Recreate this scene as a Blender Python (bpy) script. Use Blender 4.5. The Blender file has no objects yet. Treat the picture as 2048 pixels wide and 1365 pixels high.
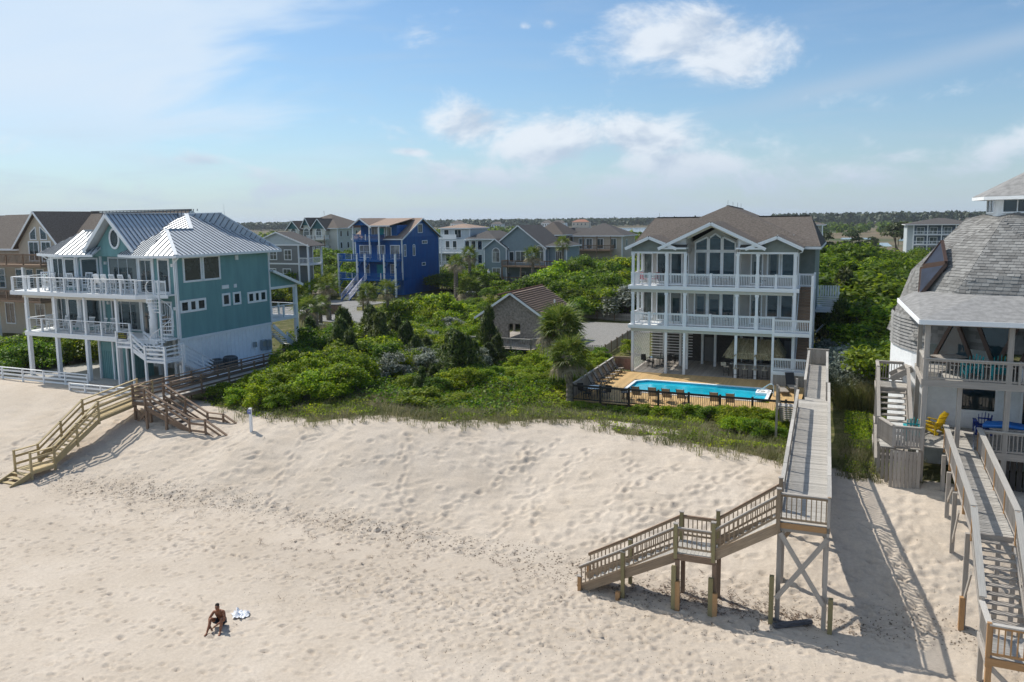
import bpy, math, random
import numpy as np
from mathutils import Vector, Matrix
random.seed(7); rng = np.random.default_rng(7)
sc = bpy.context.scene; COL = sc.collection
rad = math.radians
# ------------------------------------------------------------------ camera
# world frame: x runs along the shore, y inland, z up; origin at the foot of the beach tower
cam = bpy.data.cameras.new('camera'); camo = bpy.data.objects.new('camera', cam); COL.objects.link(camo)
cam.sensor_width = 36.0; cam.lens = 27.25; cam.shift_y = -0.0232; cam.clip_end = 20000; cam.clip_start = 0.2
camo.location = (1.835, -26.79, 14.0)
camo.rotation_mode = 'QUATERNION'
camo.rotation_quaternion = (Matrix.Rotation(rad(23.5), 3, 'Z') @ Matrix.Rotation(rad(90 - 7.17), 3, 'X') @ Matrix.Rotation(-0.012, 3, 'Z')).to_quaternion()
sc.camera = camo
# ------------------------------------------------------------------ sky, sun, exposure
SUN_EL = rad(50); SUN_DIR = Vector((-0.930 * math.cos(SUN_EL), 0.366 * math.cos(SUN_EL), math.sin(SUN_EL)))
world = bpy.data.worlds.new('World'); sc.world = world; world.use_nodes = True
def build_sky():
    nt = world.node_tree; N = nt.nodes; L = nt.links; N.clear()
    def node(t, **k):
        n = N.new(t)
        for a, b in k.items(): setattr(n, a, b)
        return n
    def plug(n, i, v):
        if v is None: return
        if hasattr(v, 'is_linked') or isinstance(v, bpy.types.NodeSocket): L.new(v, n.inputs[i])
        else: n.inputs[i].default_value = v
    def m(op, a, b=None, c=None, clamp=False):
        n = node('ShaderNodeMath', operation=op, use_clamp=clamp); plug(n, 0, a); plug(n, 1, b); plug(n, 2, c); return n.outputs[0]
    def sstep(v, lo, hi):
        n = node('ShaderNodeMapRange', interpolation_type='SMOOTHSTEP'); plug(n, 0, v); plug(n, 1, lo); plug(n, 2, hi); return n.outputs[0]
    sky = node('ShaderNodeTexSky', sky_type='NISHITA', sun_disc=False, sun_elevation=SUN_EL, sun_rotation=math.atan2(SUN_DIR.x, SUN_DIR.y),
               altitude=0, air_density=1.0, dust_density=0.6, ozone_density=1.6)
    tc = node('ShaderNodeTexCoord'); sep = node('ShaderNodeSeparateXYZ'); L.new(tc.outputs['Generated'], sep.inputs[0])
    dx, dy, dz = sep.outputs
    # azimuth measured from the direction straight inland, to the right positive; elevation; both in degrees
    az = m('MULTIPLY', m('ARCTAN2', dx, dy), 57.2958); el = m('MULTIPLY', m('ARCSINE', dz), 57.2958)
    def noise(vec, scale, detail=8, rough=0.55, dist=0.0):
        n = node('ShaderNodeTexNoise'); plug(n, 'Vector', vec); n.inputs['Scale'].default_value = scale; n.inputs['Detail'].default_value = detail
        n.inputs['Roughness'].default_value = rough; n.inputs['Distortion'].default_value = dist; return n.outputs['Fac']
    def vec(a, b, c=0.0):
        n = node('ShaderNodeCombineXYZ'); plug(n, 0, a); plug(n, 1, b); plug(n, 2, c); return n.outputs[0]
    P = vec(az, m('MULTIPLY', el, 1.7)); P2 = vec(m('ADD', az, -1.2), m('ADD', m('MULTIPLY', el, 1.7), 1.5))
    n1 = noise(P, 0.15, 8, 0.64, 0.3); n1b = noise(P2, 0.15, 3, 0.55, 0.3)
    # cumulus banks: azimuth, elevation, half width, half height (degrees), weight
    banks = [(-13.0, 11.9, 5.4, 1.9, 1.0), (-8.2, 11.0, 4.6, 1.9, 1.0), (-14.6, 13.6, 2.8, 1.3, .8), (-10.5, 12.6, 3.4, 1.5, .95), (-20.6, 13.5, .8, .5, .8), (-22.2, 13.4, .6, .35, .6),
             (-20.8, 5.4, 5.2, 2.0, 1.1), (-26.0, 6.6, 4.2, 1.7, 1.0), (-18.6, 4.6, 3.2, .9, .7),
             (-13.4, 5.6, 4.6, 1.9, 1.0), (-11.5, 3.8, 5.6, 1.2, 1.05), (-8.0, 5.4, 5.0, 1.3, .6), (-4.0, 3.9, 5.0, 1.3, .45), (9.0, 4.2, 3.6, 1.5, .95), (3.0, 3.5, 4.5, 1.0, .5),
             (-30.5, 4.9, 1.8, .35, .7), (-45.5, 4.2, 3.0, .5, .7), (-36.0, 2.4, 7.0, .9, .55), (-29.0, 2.4, 6.0, .9, .6), (-52.0, 2.3, 8.0, 1.0, .5), (-58.0, 4.8, 3.0, .6, .6),
             (-16.0, 2.6, 9.0, 1.1, .75), (-2.0, 2.6, 10.0, 1.2, .72), (-25.0, 3.3, 9.0, 1.2, .7), (-42.0, 3.2, 8.0, .8, .5), (4.0, 7.6, 6.0, .8, .45), (30.0, 8.0, 9.0, 3.5, .8), (52.0, 5.0, 8.0, 2.5, .8), (90.0, 8.0, 14.0, 4.0, .9), (140.0, 6.0, 14.0, 3.0, .9), (-150.0, 8.0, 16.0, 4.0, .9), (-95.0, 5.0, 10.0, 2.0, .7)]
    def vm(op, v, w=None, z=None):
        n = node('ShaderNodeVectorMath', operation=op); plug(n, 0, v); plug(n, 1, w); plug(n, 2, z); return n.outputs['Value'] if op == 'DOT_PRODUCT' else n.outputs[0]
    AE = vec(az, el); tot = None
    for a0, e0, wa, we, wt in banks:
        q = vm('MULTIPLY_ADD', AE, (1 / wa, 1 / we, 0), (-a0 / wa, -e0 / we, 0)); g = m('MULTIPLY', m('POWER', 0.4066, vm('DOT_PRODUCT', q, q)), wt)
        tot = g if tot is None else m('MAXIMUM', tot, g)
    dens = m('ADD', m('MULTIPLY', tot, 0.62), m('MULTIPLY', m('SUBTRACT', n1, 0.5), 1.55))
    cum = m('MULTIPLY', sstep(dens, 0.13, 0.60), 0.9)
    shade = m('MULTIPLY', sstep(m('SUBTRACT', n1, n1b), -0.20, 0.08), sstep(el, 1.0, 6.0))
    shade = m('ADD', m('MULTIPLY', shade, 0.8), 0.2)
    # high thin veil, thick towards the left, plus streaks
    U = m('DIVIDE', dx, m('ADD', dz, 0.12)); V = m('DIVIDE', dy, m('ADD', dz, 0.12))
    n2 = noise(vec(m('MULTIPLY', U, 0.55), m('MULTIPLY', V, 1.1)), 0.9, 5, 0.58, 0.5)
    leftness = sstep(m('ADD', az, m('MULTIPLY', m('SUBTRACT', n2, 0.5), 46.0)), -35.0, -47.0)
    vertical = m('MULTIPLY', sstep(el, 2.0, 9.0), 0.8)
    veil = m('MULTIPLY', m('MULTIPLY', leftness, vertical), m('ADD', m('MULTIPLY', n2, 1.0), 0.62))
    # a long soft streak rising to the right
    line = m('SUBTRACT', m('SUBTRACT', el, 6.1), m('MULTIPLY', m('POWER', m('MAXIMUM', m('ADD', az, 14.0), 0.0), 1.0), 0.185))
    n3 = noise(vec(m('MULTIPLY', az, 0.25), m('MULTIPLY', el, 1.6)), 0.35, 5, 0.6, 0.4)
    streak = m('MULTIPLY', m('EXPONENT', m('MULTIPLY', m('POWER', m('ABSOLUTE', m('DIVIDE', line, 0.8)), 2.0), -1.0)), m('MULTIPLY', sstep(az, -12.0, 0.0), 0.42))
    streak = m('MULTIPLY', streak, m('ADD', m('MULTIPLY', n3, 1.0), 0.4))
    thin = m('MULTIPLY', sstep(n3, 0.42, 0.85), m('MULTIPLY', sstep(el, 30.0, 3.0), 0.34))
    low = m('MULTIPLY', m('POWER', 0.80, m('MAXIMUM', el, 0.0)), 0.80)
    def mix(f, a, b):
        n = node('ShaderNodeMix', data_type='RGBA'); plug(n, 0, f); plug(n, 6, a); plug(n, 7, b); return n.outputs[2]
    tint = node('ShaderNodeMix', data_type='RGBA', blend_type='MULTIPLY'); tint.inputs[0].default_value = 1.0; L.new(sky.outputs[0], tint.inputs[6]); tint.inputs[7].default_value = (.70, .88, .99, 1)
    c0 = mix(m('MINIMUM', m('ADD', low, m('MAXIMUM', streak, thin)), .9), tint.outputs[2], (4.3, 5.2, 6.3, 1))
    c1 = mix(m('MINIMUM', veil, .92), c0, (5.9, 6.9, 8.0, 1))
    cc = mix(shade, (3.7, 4.6, 5.9, 1), (6.9, 7.4, 8.0, 1))
    c2 = mix(cum, c1, cc)
    bg = node('ShaderNodeBackground'); L.new(c2, bg.inputs[0]); bg.inputs[1].default_value = 0.105
    out = node('ShaderNodeOutputWorld'); L.new(bg.outputs[0], out.inputs[0])
build_sky()
world.cycles.sampling_method = 'MANUAL'; world.cycles.sample_map_resolution = 512
sc.cycles.max_bounces = 6; sc.cycles.diffuse_bounces = 4; sc.cycles.glossy_bounces = 3; sc.cycles.transmission_bounces = 3; sc.cycles.transparent_max_bounces = 6
sc.cycles.use_adaptive_sampling = True; sc.cycles.adaptive_threshold = 0.02; sc.cycles.caustics_reflective = False; sc.cycles.caustics_refractive = False
sl = bpy.data.lights.new('sun', 'SUN'); sl.energy = 3.9; sl.angle = rad(0.53); sl.color = (1.0, 0.95, 0.86)
so = bpy.data.objects.new('sun', sl); COL.objects.link(so); so.location = (-60, 20, 80)
so.rotation_mode = 'QUATERNION'; so.rotation_quaternion = SUN_DIR.to_track_quat('Z', 'Y')
vs = sc.view_settings; vs.view_transform = 'Standard'; vs.look = 'None'; vs.gamma = 1.0; vs.exposure = 0.2; vs.use_curve_mapping = False
# ------------------------------------------------------------------ materials
MATS = {}
def mat(name, color, rough=0.7, var=0.12, scale=6.0, bump=0.0, bscale=30.0, metal=0.0, spec=0.4, rand=0.0, stretch=(1, 1, 1), color2=None, coat=0.0):
    """procedural principled material: two-tone noise, optional per-object variation and fine bump"""
    if name in MATS: return MATS[name]
    M = bpy.data.materials.new(name); M.use_nodes = True; nt = M.node_tree; N, L = nt.nodes, nt.links
    b = N['Principled BSDF']; b.inputs['Roughness'].default_value = rough; b.inputs['Metallic'].default_value = metal
    b.inputs['Specular IOR Level'].default_value = spec; b.inputs['Coat Weight'].default_value = coat
    tc = N.new('ShaderNodeTexCoord'); mp = N.new('ShaderNodeMapping'); mp.inputs['Scale'].default_value = stretch
    L.new(tc.outputs['Object'], mp.inputs[0])
    nz = N.new('ShaderNodeTexNoise'); nz.inputs['Scale'].default_value = scale; nz.inputs['Detail'].default_value = 6; L.new(mp.outputs[0], nz.inputs['Vector'])
    c = np.array(color[:3]); lo = c * (1 - var); hi = np.minimum(c * (1 + var), 1.0)
    if color2 is not None: lo = np.array(color2[:3])
    rp = N.new('ShaderNodeValToRGB'); rp.color_ramp.elements[0].position = 0.32; rp.color_ramp.elements[1].position = 0.68
    rp.color_ramp.elements[0].color = (*lo, 1); rp.color_ramp.elements[1].color = (*hi, 1); L.new(nz.outputs['Fac'], rp.inputs[0])
    last = rp.outputs[0]
    if rand > 0:
        oi = N.new('ShaderNodeObjectInfo'); hs = N.new('ShaderNodeHueSaturation'); mr = N.new('ShaderNodeMapRange')
        mr.inputs[3].default_value = 1 - rand; mr.inputs[4].default_value = 1 + rand; L.new(oi.outputs['Random'], mr.inputs[0]); L.new(mr.outputs[0], hs.inputs['Value'])
        L.new(last, hs.inputs['Color']); last = hs.outputs[0]
    L.new(last, b.inputs['Base Color'])
    if bump > 0:
        n2 = N.new('ShaderNodeTexNoise'); n2.inputs['Scale'].default_value = bscale; n2.inputs['Detail'].default_value = 5; L.new(mp.outputs[0], n2.inputs['Vector'])
        bm = N.new('ShaderNodeBump'); bm.inputs['Strength'].default_value = bump; bm.inputs['Distance'].default_value = 0.03; L.new(n2.outputs['Fac'], bm.inputs['Height']); L.new(bm.outputs[0], b.inputs['Normal'])
    MATS[name] = M; return M
# ------------------------------------------------------------------ builders
def _props(o, label=None, cat=None, group=None, kind=None):
    if label: o['label'] = label
    if cat: o['category'] = cat
    if group: o['group'] = group
    if kind: o['kind'] = kind
    return o
def thing(name, label, cat, loc=(0, 0, 0), rz=0.0, group=None):
    o = bpy.data.objects.new(name, None); COL.objects.link(o); o.location = loc; o.rotation_euler = (0, 0, rz); o.empty_display_size = 0.2
    return _props(o, label, cat, group)
_cubes = {}
def cube_mesh(m):
    k = m.name
    if k not in _cubes:
        me = bpy.data.meshes.new('block_' + k)
        v = [(x, y, z) for x in (-.5, .5) for y in (-.5, .5) for z in (-.5, .5)]
        f = [(0, 1, 3, 2), (4, 6, 7, 5), (0, 4, 5, 1), (2, 3, 7, 6), (0, 2, 6, 4), (1, 5, 7, 3)]
        me.from_pydata(v, [], f); me.materials.append(m); _cubes[k] = me
    return _cubes[k]
def _add(name, me, parent, mw=None):
    o = bpy.data.objects.new(name, me); COL.objects.link(o)
    if parent is not None: o.parent = parent
    if mw is not None: o.matrix_basis = mw
    return o
def bar_matrix(a, b, w, h, up=None):
    a, b = Vector(a), Vector(b); d = b - a; Ln = d.length; X = d / Ln
    if abs(X.z) > 0.98: Y = Vector((0, 1, 0))
    else: Y = Vector((0, 0, 1)).cross(X).normalized()
    Z = X.cross(Y).normalized(); c = (a + b) / 2
    return Matrix(((X.x * Ln, Y.x * w, Z.x * h, c.x), (X.y * Ln, Y.y * w, Z.y * h, c.y), (X.z * Ln, Y.z * w, Z.z * h, c.z), (0, 0, 0, 1)))
def bar(name, parent, a, b, w, h, m):
    """one straight timber: a scaled block, sharing mesh data with every other timber of its material"""
    return _add(name, cube_mesh(m), parent, bar_matrix(a, b, w, h))
def box(name, parent, p0, p1, m):
    c = [(a + b) / 2 for a, b in zip(p0, p1)]; s = [max(abs(b - a), 1e-4) for a, b in zip(p0, p1)]
    return _add(name, cube_mesh(m), parent, Matrix(((s[0], 0, 0, c[0]), (0, s[1], 0, c[1]), (0, 0, s[2], c[2]), (0, 0, 0, 1))))
class MB:
    """collects faces of ONE part and links them as one mesh object"""
    def __init__(s): s.v = []; s.f = []
    def quad(s, *p):
        i = len(s.v); s.v += [tuple(q) for q in p]; s.f.append(tuple(range(i, i + len(p)))); return s
    def box(s, p0, p1):
        (x0, y0, z0), (x1, y1, z1) = p0, p1; i = len(s.v)
        s.v += [(x, y, z) for x in (x0, x1) for y in (y0, y1) for z in (z0, z1)]
        s.f += [tuple(i + k for k in q) for q in ((0, 1, 3, 2), (4, 6, 7, 5), (0, 4, 5, 1), (2, 3, 7, 6), (0, 2, 6, 4), (1, 5, 7, 3))]; return s
    def bar(s, a, b, w, h):
        M = bar_matrix(a, b, w, h); i = len(s.v)
        s.v += [tuple(M @ Vector((x, y, z))) for x in (-.5, .5) for y in (-.5, .5) for z in (-.5, .5)]
        s.f += [tuple(i + k for k in q) for q in ((0, 1, 3, 2), (4, 6, 7, 5), (0, 4, 5, 1), (2, 3, 7, 6), (0, 2, 6, 4), (1, 5, 7, 3))]; return s
    def prism(s, poly, off):
        """planar polygon extruded by the vector off"""
        n = len(poly); i = len(s.v); o = Vector(off)
        s.v += [tuple(p) for p in poly] + [tuple(Vector(p) + o) for p in poly]
        s.f.append(tuple(range(i, i + n))); s.f.append(tuple(range(i + 2 * n - 1, i + n - 1, -1)))
        for k in range(n): j = (k + 1) % n; s.f.append((i + k, i + n + k, i + n + j, i + j))
        return s
    def tube(s, pts, r, seg=8, r1=None, cap=True):
        pts = [Vector(p) for p in pts]; n = len(pts); i0 = len(s.v)
        for k, p in enumerate(pts):
            d = (pts[min(k + 1, n - 1)] - pts[max(k - 1, 0)]).normalized()
            a = d.cross(Vector((0, 0, 1)) if abs(d.z) < 0.95 else Vector((1, 0, 0))).normalized(); b = d.cross(a)
            rr = r[k] if isinstance(r, (list, tuple)) else (r if r1 is None else r + (r1 - r) * k / (n - 1))
            for j in range(seg):
                t = 2 * math.pi * j / seg; s.v.append(tuple(p + a * (rr * math.cos(t)) + b * (rr * math.sin(t))))
        for k in range(n - 1):
            for j in range(seg):
                j2 = (j + 1) % seg; s.f.append((i0 + k * seg + j, i0 + k * seg + j2, i0 + (k + 1) * seg + j2, i0 + (k + 1) * seg + j))
        if cap: s.f.append(tuple(i0 + j for j in range(seg))[::-1]); s.f.append(tuple(i0 + (n - 1) * seg + j for j in range(seg)))
        return s
    def lathe(s, prof, c=(0, 0, 0), seg=16):
        i0 = len(s.v); n = len(prof)
        for r, z in prof:
            for j in range(seg): t = 2 * math.pi * j / seg; s.v.append((c[0] + r * math.cos(t), c[1] + r * math.sin(t), c[2] + z))
        for k in range(n - 1):
            for j in range(seg): j2 = (j + 1) % seg; s.f.append((i0 + k * seg + j, i0 + k * seg + j2, i0 + (k + 1) * seg + j2, i0 + (k + 1) * seg + j))
        s.f.append(tuple(i0 + j for j in range(seg))[::-1]); s.f.append(tuple(i0 + (n - 1) * seg + j for j in range(seg)))
        return s
    def mesh(s, name, m, smooth=False):
        me = bpy.data.meshes.new(name); me.from_pydata(s.v, [], s.f); me.materials.append(m)
        if smooth: me.polygons.foreach_set('use_smooth', [True] * len(me.polygons))
        me.update(); return me
    def obj(s, name, m, parent=None, smooth=False):
        return _add(name, s.mesh(name, m, smooth), parent)
def np_mesh(name, v, f, m, smooth=False, counts=None):
    """fast mesh from numpy: v (n,3), f (k,3) or (k,4)"""
    me = bpy.data.meshes.new(name); k = f.shape[1]
    me.vertices.add(len(v)); me.vertices.foreach_set('co', np.ascontiguousarray(v, np.float32).ravel())
    me.loops.add(f.size); me.loops.foreach_set('vertex_index', np.ascontiguousarray(f, np.int32).ravel())
    me.polygons.add(len(f)); me.polygons.foreach_set('loop_start', np.arange(0, f.size, k, dtype=np.int32)); me.polygons.foreach_set('loop_total', np.full(len(f), k, np.int32))
    if smooth: me.polygons.foreach_set('use_smooth', np.ones(len(f), bool))
    me.materials.append(m); me.update(); me.validate(); return me
def copy_tree(o, parent=None):
    c = o.copy(); COL.objects.link(c); c.parent = parent
    for ch in list(o.children): copy_tree(ch, c)
    return c
# ------------------------------------------------------------------ ground
def sm(t): t = np.clip(t, 0, 1); return t * t * (3 - 2 * t)
def vnoise(x, y, seed=0):
    """value noise on arrays"""
    xi = np.floor(x).astype(np.int64); yi = np.floor(y).astype(np.int64); fx = x - xi; fy = y - yi
    def h(a, b):
        n = (a * 374761393 + b * 668265263 + seed * 144269) & 0x7fffffff; n = ((n ^ (n >> 13)) * 1274126177) & 0x7fffffff
        return ((n ^ (n >> 16)) & 0xffff) / 65535.0
    fx = fx * fx * (3 - 2 * fx); fy = fy * fy * (3 - 2 * fy)
    return (h(xi, yi) * (1 - fx) + h(xi + 1, yi) * fx) * (1 - fy) + (h(xi, yi + 1) * (1 - fx) + h(xi + 1, yi + 1) * fx) * fy
def base_h(x, y):
    x = np.asarray(x, float); y = np.asarray(y, float)
    toe = np.interp(x, [-80, -41, -37, -27, -14, -7, 0, 6, 30], [.2, 0.2, .8, 1.4, 1.8, 1.3, 0.9, 1.3, 1.5])
    cy = np.interp(x, [-80, -42, -36, -32, -29, -23, -18, -12, -6, 0, 6, 30], [11, 10.5, 10, 9.6, 8.2, 9.4, 10.5, 13.2, 11.5, 10, 10, 11])
    cz = np.interp(x, [-80, -42, -36, -32, -29, -23, -18, -12, -6, 0, 6, 30], [2.3, 2.3, 2.2, 2.15, 2.35, 2.6, 2.6, 2.5, 2.5, 2.45, 2.35, 2.3])
    t = np.clip((y - toe) / (cy - toe), 0, 1); prof = 0.45 * t + 0.55 * sm(t)
    inl = np.interp(x, [-80, -41, -34, -10, 5, 30], [1.9, 1.9, 1.6, 1.35, 1.5, 2.0])
    back = sm((y - cy) / np.interp(x, [-80, -42, -30, -12, 0, 30], [16, 16, 14, 9, 11, 12]))
    z = cz * prof * (1 - back) + inl * back
    z = z + 1.1 * np.exp(-(((x + 20) / 4.5) ** 2 + ((y - 22) / 5.0) ** 2)) + 0.9 * np.exp(-(((x + 30) / 6) ** 2 + ((y - 17) / 5.0) ** 2))
    z = z + 2.6 * np.exp(-(((x + 40) / 11) ** 2 + ((y - 88) / 22.0) ** 2)) + 2.0 * np.exp(-(((x + 3) / 10) ** 2 + ((y - 85) / 25.0) ** 2))
    z = z * (1 - sm((y - 150) / 250)) + 0.15 * sm((y - 150) / 250)
    z = z + np.minimum(0, (y + 4)) * 0.02 * (y > -60) + np.where(y <= -60, -1.1, 0)
    w = sm((y + 40) / 6) * sm((70 - y) / 30)
    z = z + w * ((vnoise(x / 3.1, y / 3.1, 1) - .5) * .22 * sm((y - 0) / 6) + (vnoise(x / 7.3, y / 7.3, 2) - .5) * .28 * sm(y / 6))
    # street and lots are level
    lot = sm((np.abs(x + 25) - 0) * 0 + (y - 38) / 6) * sm((72 - y) / 8) * sm((x + 52) / 6) * sm((-14 - x) / 3)
    z = z * (1 - lot) + 1.45 * lot
    lot2 = sm((y - 36) / 6) * sm((82 - y) / 8) * sm((-46 - x) / 5) * sm((x + 105) / 10)
    z = z * (1 - lot2) + 1.45 * lot2
    lot3 = sm((y - 21.5) / 1.0) * sm((40 - y) / 2) * sm((x + 16.3) / .8) * sm((0.6 - x) / 1.0)
    return z * (1 - lot3) + 1.25 * lot3
def hz(x, y): return float(base_h(np.array([x]), np.array([y]))[0])
# ------------------------------------------------------------------ ground sheet with dunes and footprints
def axis(lo, hi, step, far, g=1.13):
    a = list(np.arange(lo, hi + 1e-6, step)); s = step
    while a[-1] < far: s = min(s * g, 400); a.append(a[-1] + s)
    b = []; s = step; p = lo
    while p > -far: s = min(s * g, 400); p -= s; b.append(p)
    return np.array(b[::-1] + a)
def ground_mat():
    M = bpy.data.materials.new('sand_and_soil'); M.use_nodes = True; nt = M.node_tree; N, L = nt.nodes, nt.links; b = N['Principled BSDF']
    b.inputs['Roughness'].default_value = 0.95; b.inputs['Specular IOR Level'].default_value = 0.12
    tc = N.new('ShaderNodeTexCoord')
    def noise(s, d=6, r=.55, v=None):
        n = N.new('ShaderNodeTexNoise'); n.inputs['Scale'].default_value = s; n.inputs['Detail'].default_value = d; n.inputs['Roughness'].default_value = r; L.new(v or tc.outputs['Object'], n.inputs['Vector']); return n.outputs['Fac']
    def ramp(f, *st):
        r = N.new('ShaderNodeValToRGB'); e = r.color_ramp.elements
        while len(e) < len(st): e.new(0.5)
        for q, (p, c) in zip(e, st): q.position = p; q.color = (*c, 1)
        L.new(f, r.inputs[0]); return r.outputs[0]
    def mix(f, a, c, mode='MIX'):
        n = N.new('ShaderNodeMix'); n.data_type = 'RGBA'; n.blend_type = mode
        for i, v in ((0, f), (6, a), (7, c)):
            if isinstance(v, bpy.types.NodeSocket): L.new(v, n.inputs[i])
            else: n.inputs[i].default_value = v
        return n.outputs[2]
    def attr(nm): a = N.new('ShaderNodeAttribute'); a.attribute_name = nm; return a.outputs['Fac']
    def math_(op, a, c=None):
        n = N.new('ShaderNodeMath'); n.operation = op
        for i, v in ((0, a), (1, c)):
            if v is None: continue
            if isinstance(v, bpy.types.NodeSocket): L.new(v, n.inputs[i])
            else: n.inputs[i].default_value = v
        return n.outputs[0]
    sand = ramp(noise(.35, 8, .6), (.3, (.53, .45, .365)), (.7, (.615, .535, .45)))
    grain = ramp(noise(9, 6, .7), (.25, (.80, .79, .78)), (.75, (1.05, 1.05, 1.05)))
    sand = mix(1.0, sand, grain, 'MULTIPLY')
    sand = mix(math_('MULTIPLY', attr('damp'), .75), sand, (.40, .335, .27, 1))
    # dark flecks of dry weed and shell in the wrack
    fl = N.new('ShaderNodeTexVoronoi'); fl.inputs['Scale'].default_value = 7.5; L.new(tc.outputs['Object'], fl.inputs['Vector'])
    fleck = math_('LESS_THAN', fl.outputs['Distance'], math_('MULTIPLY', attr('wrack'), .34))
    fleck = math_('MULTIPLY', fleck, math_('GREATER_THAN', noise(2.6, 3), .47))
    sand = mix(math_('MULTIPLY', fleck, .8), sand, (.10, .075, .055, 1))
    veg = ramp(noise(.9, 8, .65), (.3, (.055, .06, .022)), (.5, (.10, .105, .035)), (.68, (.20, .165, .10)))
    veg2 = ramp(noise(5, 6, .7), (.3, (.62, .62, .6)), (.7, (1.25, 1.25, 1.2))); veg = mix(1.0, veg, veg2, 'MULTIPLY')
    vm = math_('ADD', attr('veg'), math_('MULTIPLY', math_('SUBTRACT', noise(1.3, 6, .6), .5), .9))
    mr = N.new('ShaderNodeMapRange'); mr.interpolation_type = 'SMOOTHSTEP'; mr.inputs[1].default_value = .35; mr.inputs[2].default_value = .6; L.new(vm, mr.inputs[0])
    c = mix(mr.outputs[0], sand, veg)
    lawn = ramp(noise(1.2, 7, .6), (.3, (.13, .15, .03)), (.7, (.23, .20, .07))); c = mix(attr('lawn'), c, lawn)
    marsh = ramp(noise(.012, 9, .6), (.38, (.05, .085, .03)), (.47, (.135, .115, .07)), (.62, (.19, .145, .095))); c = mix(attr('marsh'), c, marsh)
    L.new(c, b.inputs['Base Color'])
    h = math_('ADD', math_('MULTIPLY', noise(2.4, 5, .6), .5), math_('MULTIPLY', noise(11, 5, .7), math_('ADD', .22, math_('MULTIPLY', attr('wrack'), .5))))
    bm = N.new('ShaderNodeBump'); bm.inputs['Strength'].default_value = .6; bm.inputs['Distance'].default_value = .12; L.new(h, bm.inputs['Height']); L.new(bm.outputs[0], b.inputs['Normal'])
    return M
def build_ground():
    gx = axis(-45, 16.5, .092, 6000); gy = axis(-13, 13.0, .078, 9000)
    X, Y = np.meshgrid(gx, gy); Z = base_h(X, Y)
    near = (X > -50) & (X < 20) & (Y > -14) & (Y < 14)
    beach = near & (Y < 13)
    slope = sm((Y - .5) / 2.5) * sm((13.5 - Y) / 2)
    # wind-rounded dimples on the dune face
    d1 = vnoise(X / .62, Y / .40, 5); d2 = vnoise(X / .33 + 9, Y / .24, 6)
    Z = np.where(beach, Z - .052 * slope * sm((d1 - .40) / .4) * (.35 + .9 * vnoise(X / 5.1, Y / 3.3, 14)) - .022 * slope * d2, Z)
    patch = sm((vnoise(X / 4.5, Y / 2.6, 11) - .36) / .25)
    Z = np.where(beach, Z - .028 * (1 - slope) * patch * vnoise(X / .3, Y / .2, 8) - .035 * (1 - slope) * vnoise(X / 1.6, Y / .9, 12), Z)
    def pit(cx, cy, ang, ln, wd, dp):
        r = ln * 1.6
        i0, i1 = np.searchsorted(gx, (cx - r, cx + r)); j0, j1 = np.searchsorted(gy, (cy - r, cy + r))
        if i1 - i0 < 2 or j1 - j0 < 2: return
        x = X[j0:j1, i0:i1] - cx; y = Y[j0:j1, i0:i1] - cy; c, s = math.cos(ang), math.sin(ang)
        u = (x * c + y * s) / ln; v = (-x * s + y * c) / wd; q = u * u + v * v
        Z[j0:j1, i0:i1] += dp * (-np.exp(-q * 1.6) + .45 * np.exp(-(np.sqrt(q) - 1.35) ** 2 * 5))
    R = random.Random(3)
    # tracks: straight walks along the beach and up the dune
    for _ in range(40):
        x, y = R.uniform(-44, 16), R.uniform(-13, 3); a = R.choice([0, math.pi]) + R.gauss(0, .35); n = R.randint(12, 46)
        for k in range(n):
            sd = .12 if k % 2 else -.12
            pit(x - sd * math.sin(a), y + sd * math.cos(a), a + R.gauss(0, .2), R.uniform(.14, .2), R.uniform(.07, .10), R.uniform(.045, .085)); x += .62 * math.cos(a); y += .62 * math.sin(a); a += R.gauss(0, .05)
    for x0, y0, x1, y1 in ((-2.2, 9.6, -7.4, 3.0), (-3.0, 9.2, -8.6, 2.2), (-1.0, 8.6, -4.2, 4.2), (-5.5, 9.6, -9.5, 3.0), (-8.0, 10.2, -6.4, 3.2), (-10, 10.5, -12.5, 2), (-13.5, 10.0, -9.8, 2.6), (-12, 11, -16, 2.5), (4.6, 8.5, 4.2, 1.0), (3.6, 7.5, 4.9, 0), (-20, 8.5, -16, 2), (-26, 7.5, -24, 1), (-41.5, 9.8, -44, 0)):
        n = int(math.hypot(x1 - x0, y1 - y0) / .5)
        for k in range(n):
            t = k / n; pit(x0 + (x1 - x0) * t + R.gauss(0, .16), y0 + (y1 - y0) * t + R.gauss(0, .13), math.atan2(y1 - y0, x1 - x0) + R.gauss(0, .3), R.uniform(.2, .3), R.uniform(.14, .2), R.uniform(.05, .09))
    for _ in range(1500): pit(R.uniform(-45, 16), R.uniform(-13, 3), R.uniform(-.7, .7), R.uniform(.10, .24), R.uniform(.05, .11), R.uniform(.03, .08))
    for _ in range(520): pit(R.uniform(-45, 16), R.uniform(1, 10.5), R.uniform(-.6, .6), R.uniform(.2, .42), R.uniform(.12, .2), R.uniform(.03, .08))
    for _ in range(1500):   # churned patches
        cx, cy = R.choice([(-9.5, -1.5), (-6, -2.5), (-17, 1.4), (-33, 0.5), (-30, 1), (-12, -3), (-3, -4), (3.6, 4), (2.8, 1.5), (-25, -2), (-14, -2.5), (-10, -5), (-5, -.5), (-20, 1.2)])
        pit(cx + R.gauss(0, 2.6), cy + R.gauss(0, .9), R.uniform(-.5, .5), R.uniform(.1, .22), R.uniform(.05, .11), R.uniform(.05, .10))
    ny, nx = X.shape; v = np.stack([X, Y, Z], -1).reshape(-1, 3)
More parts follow.
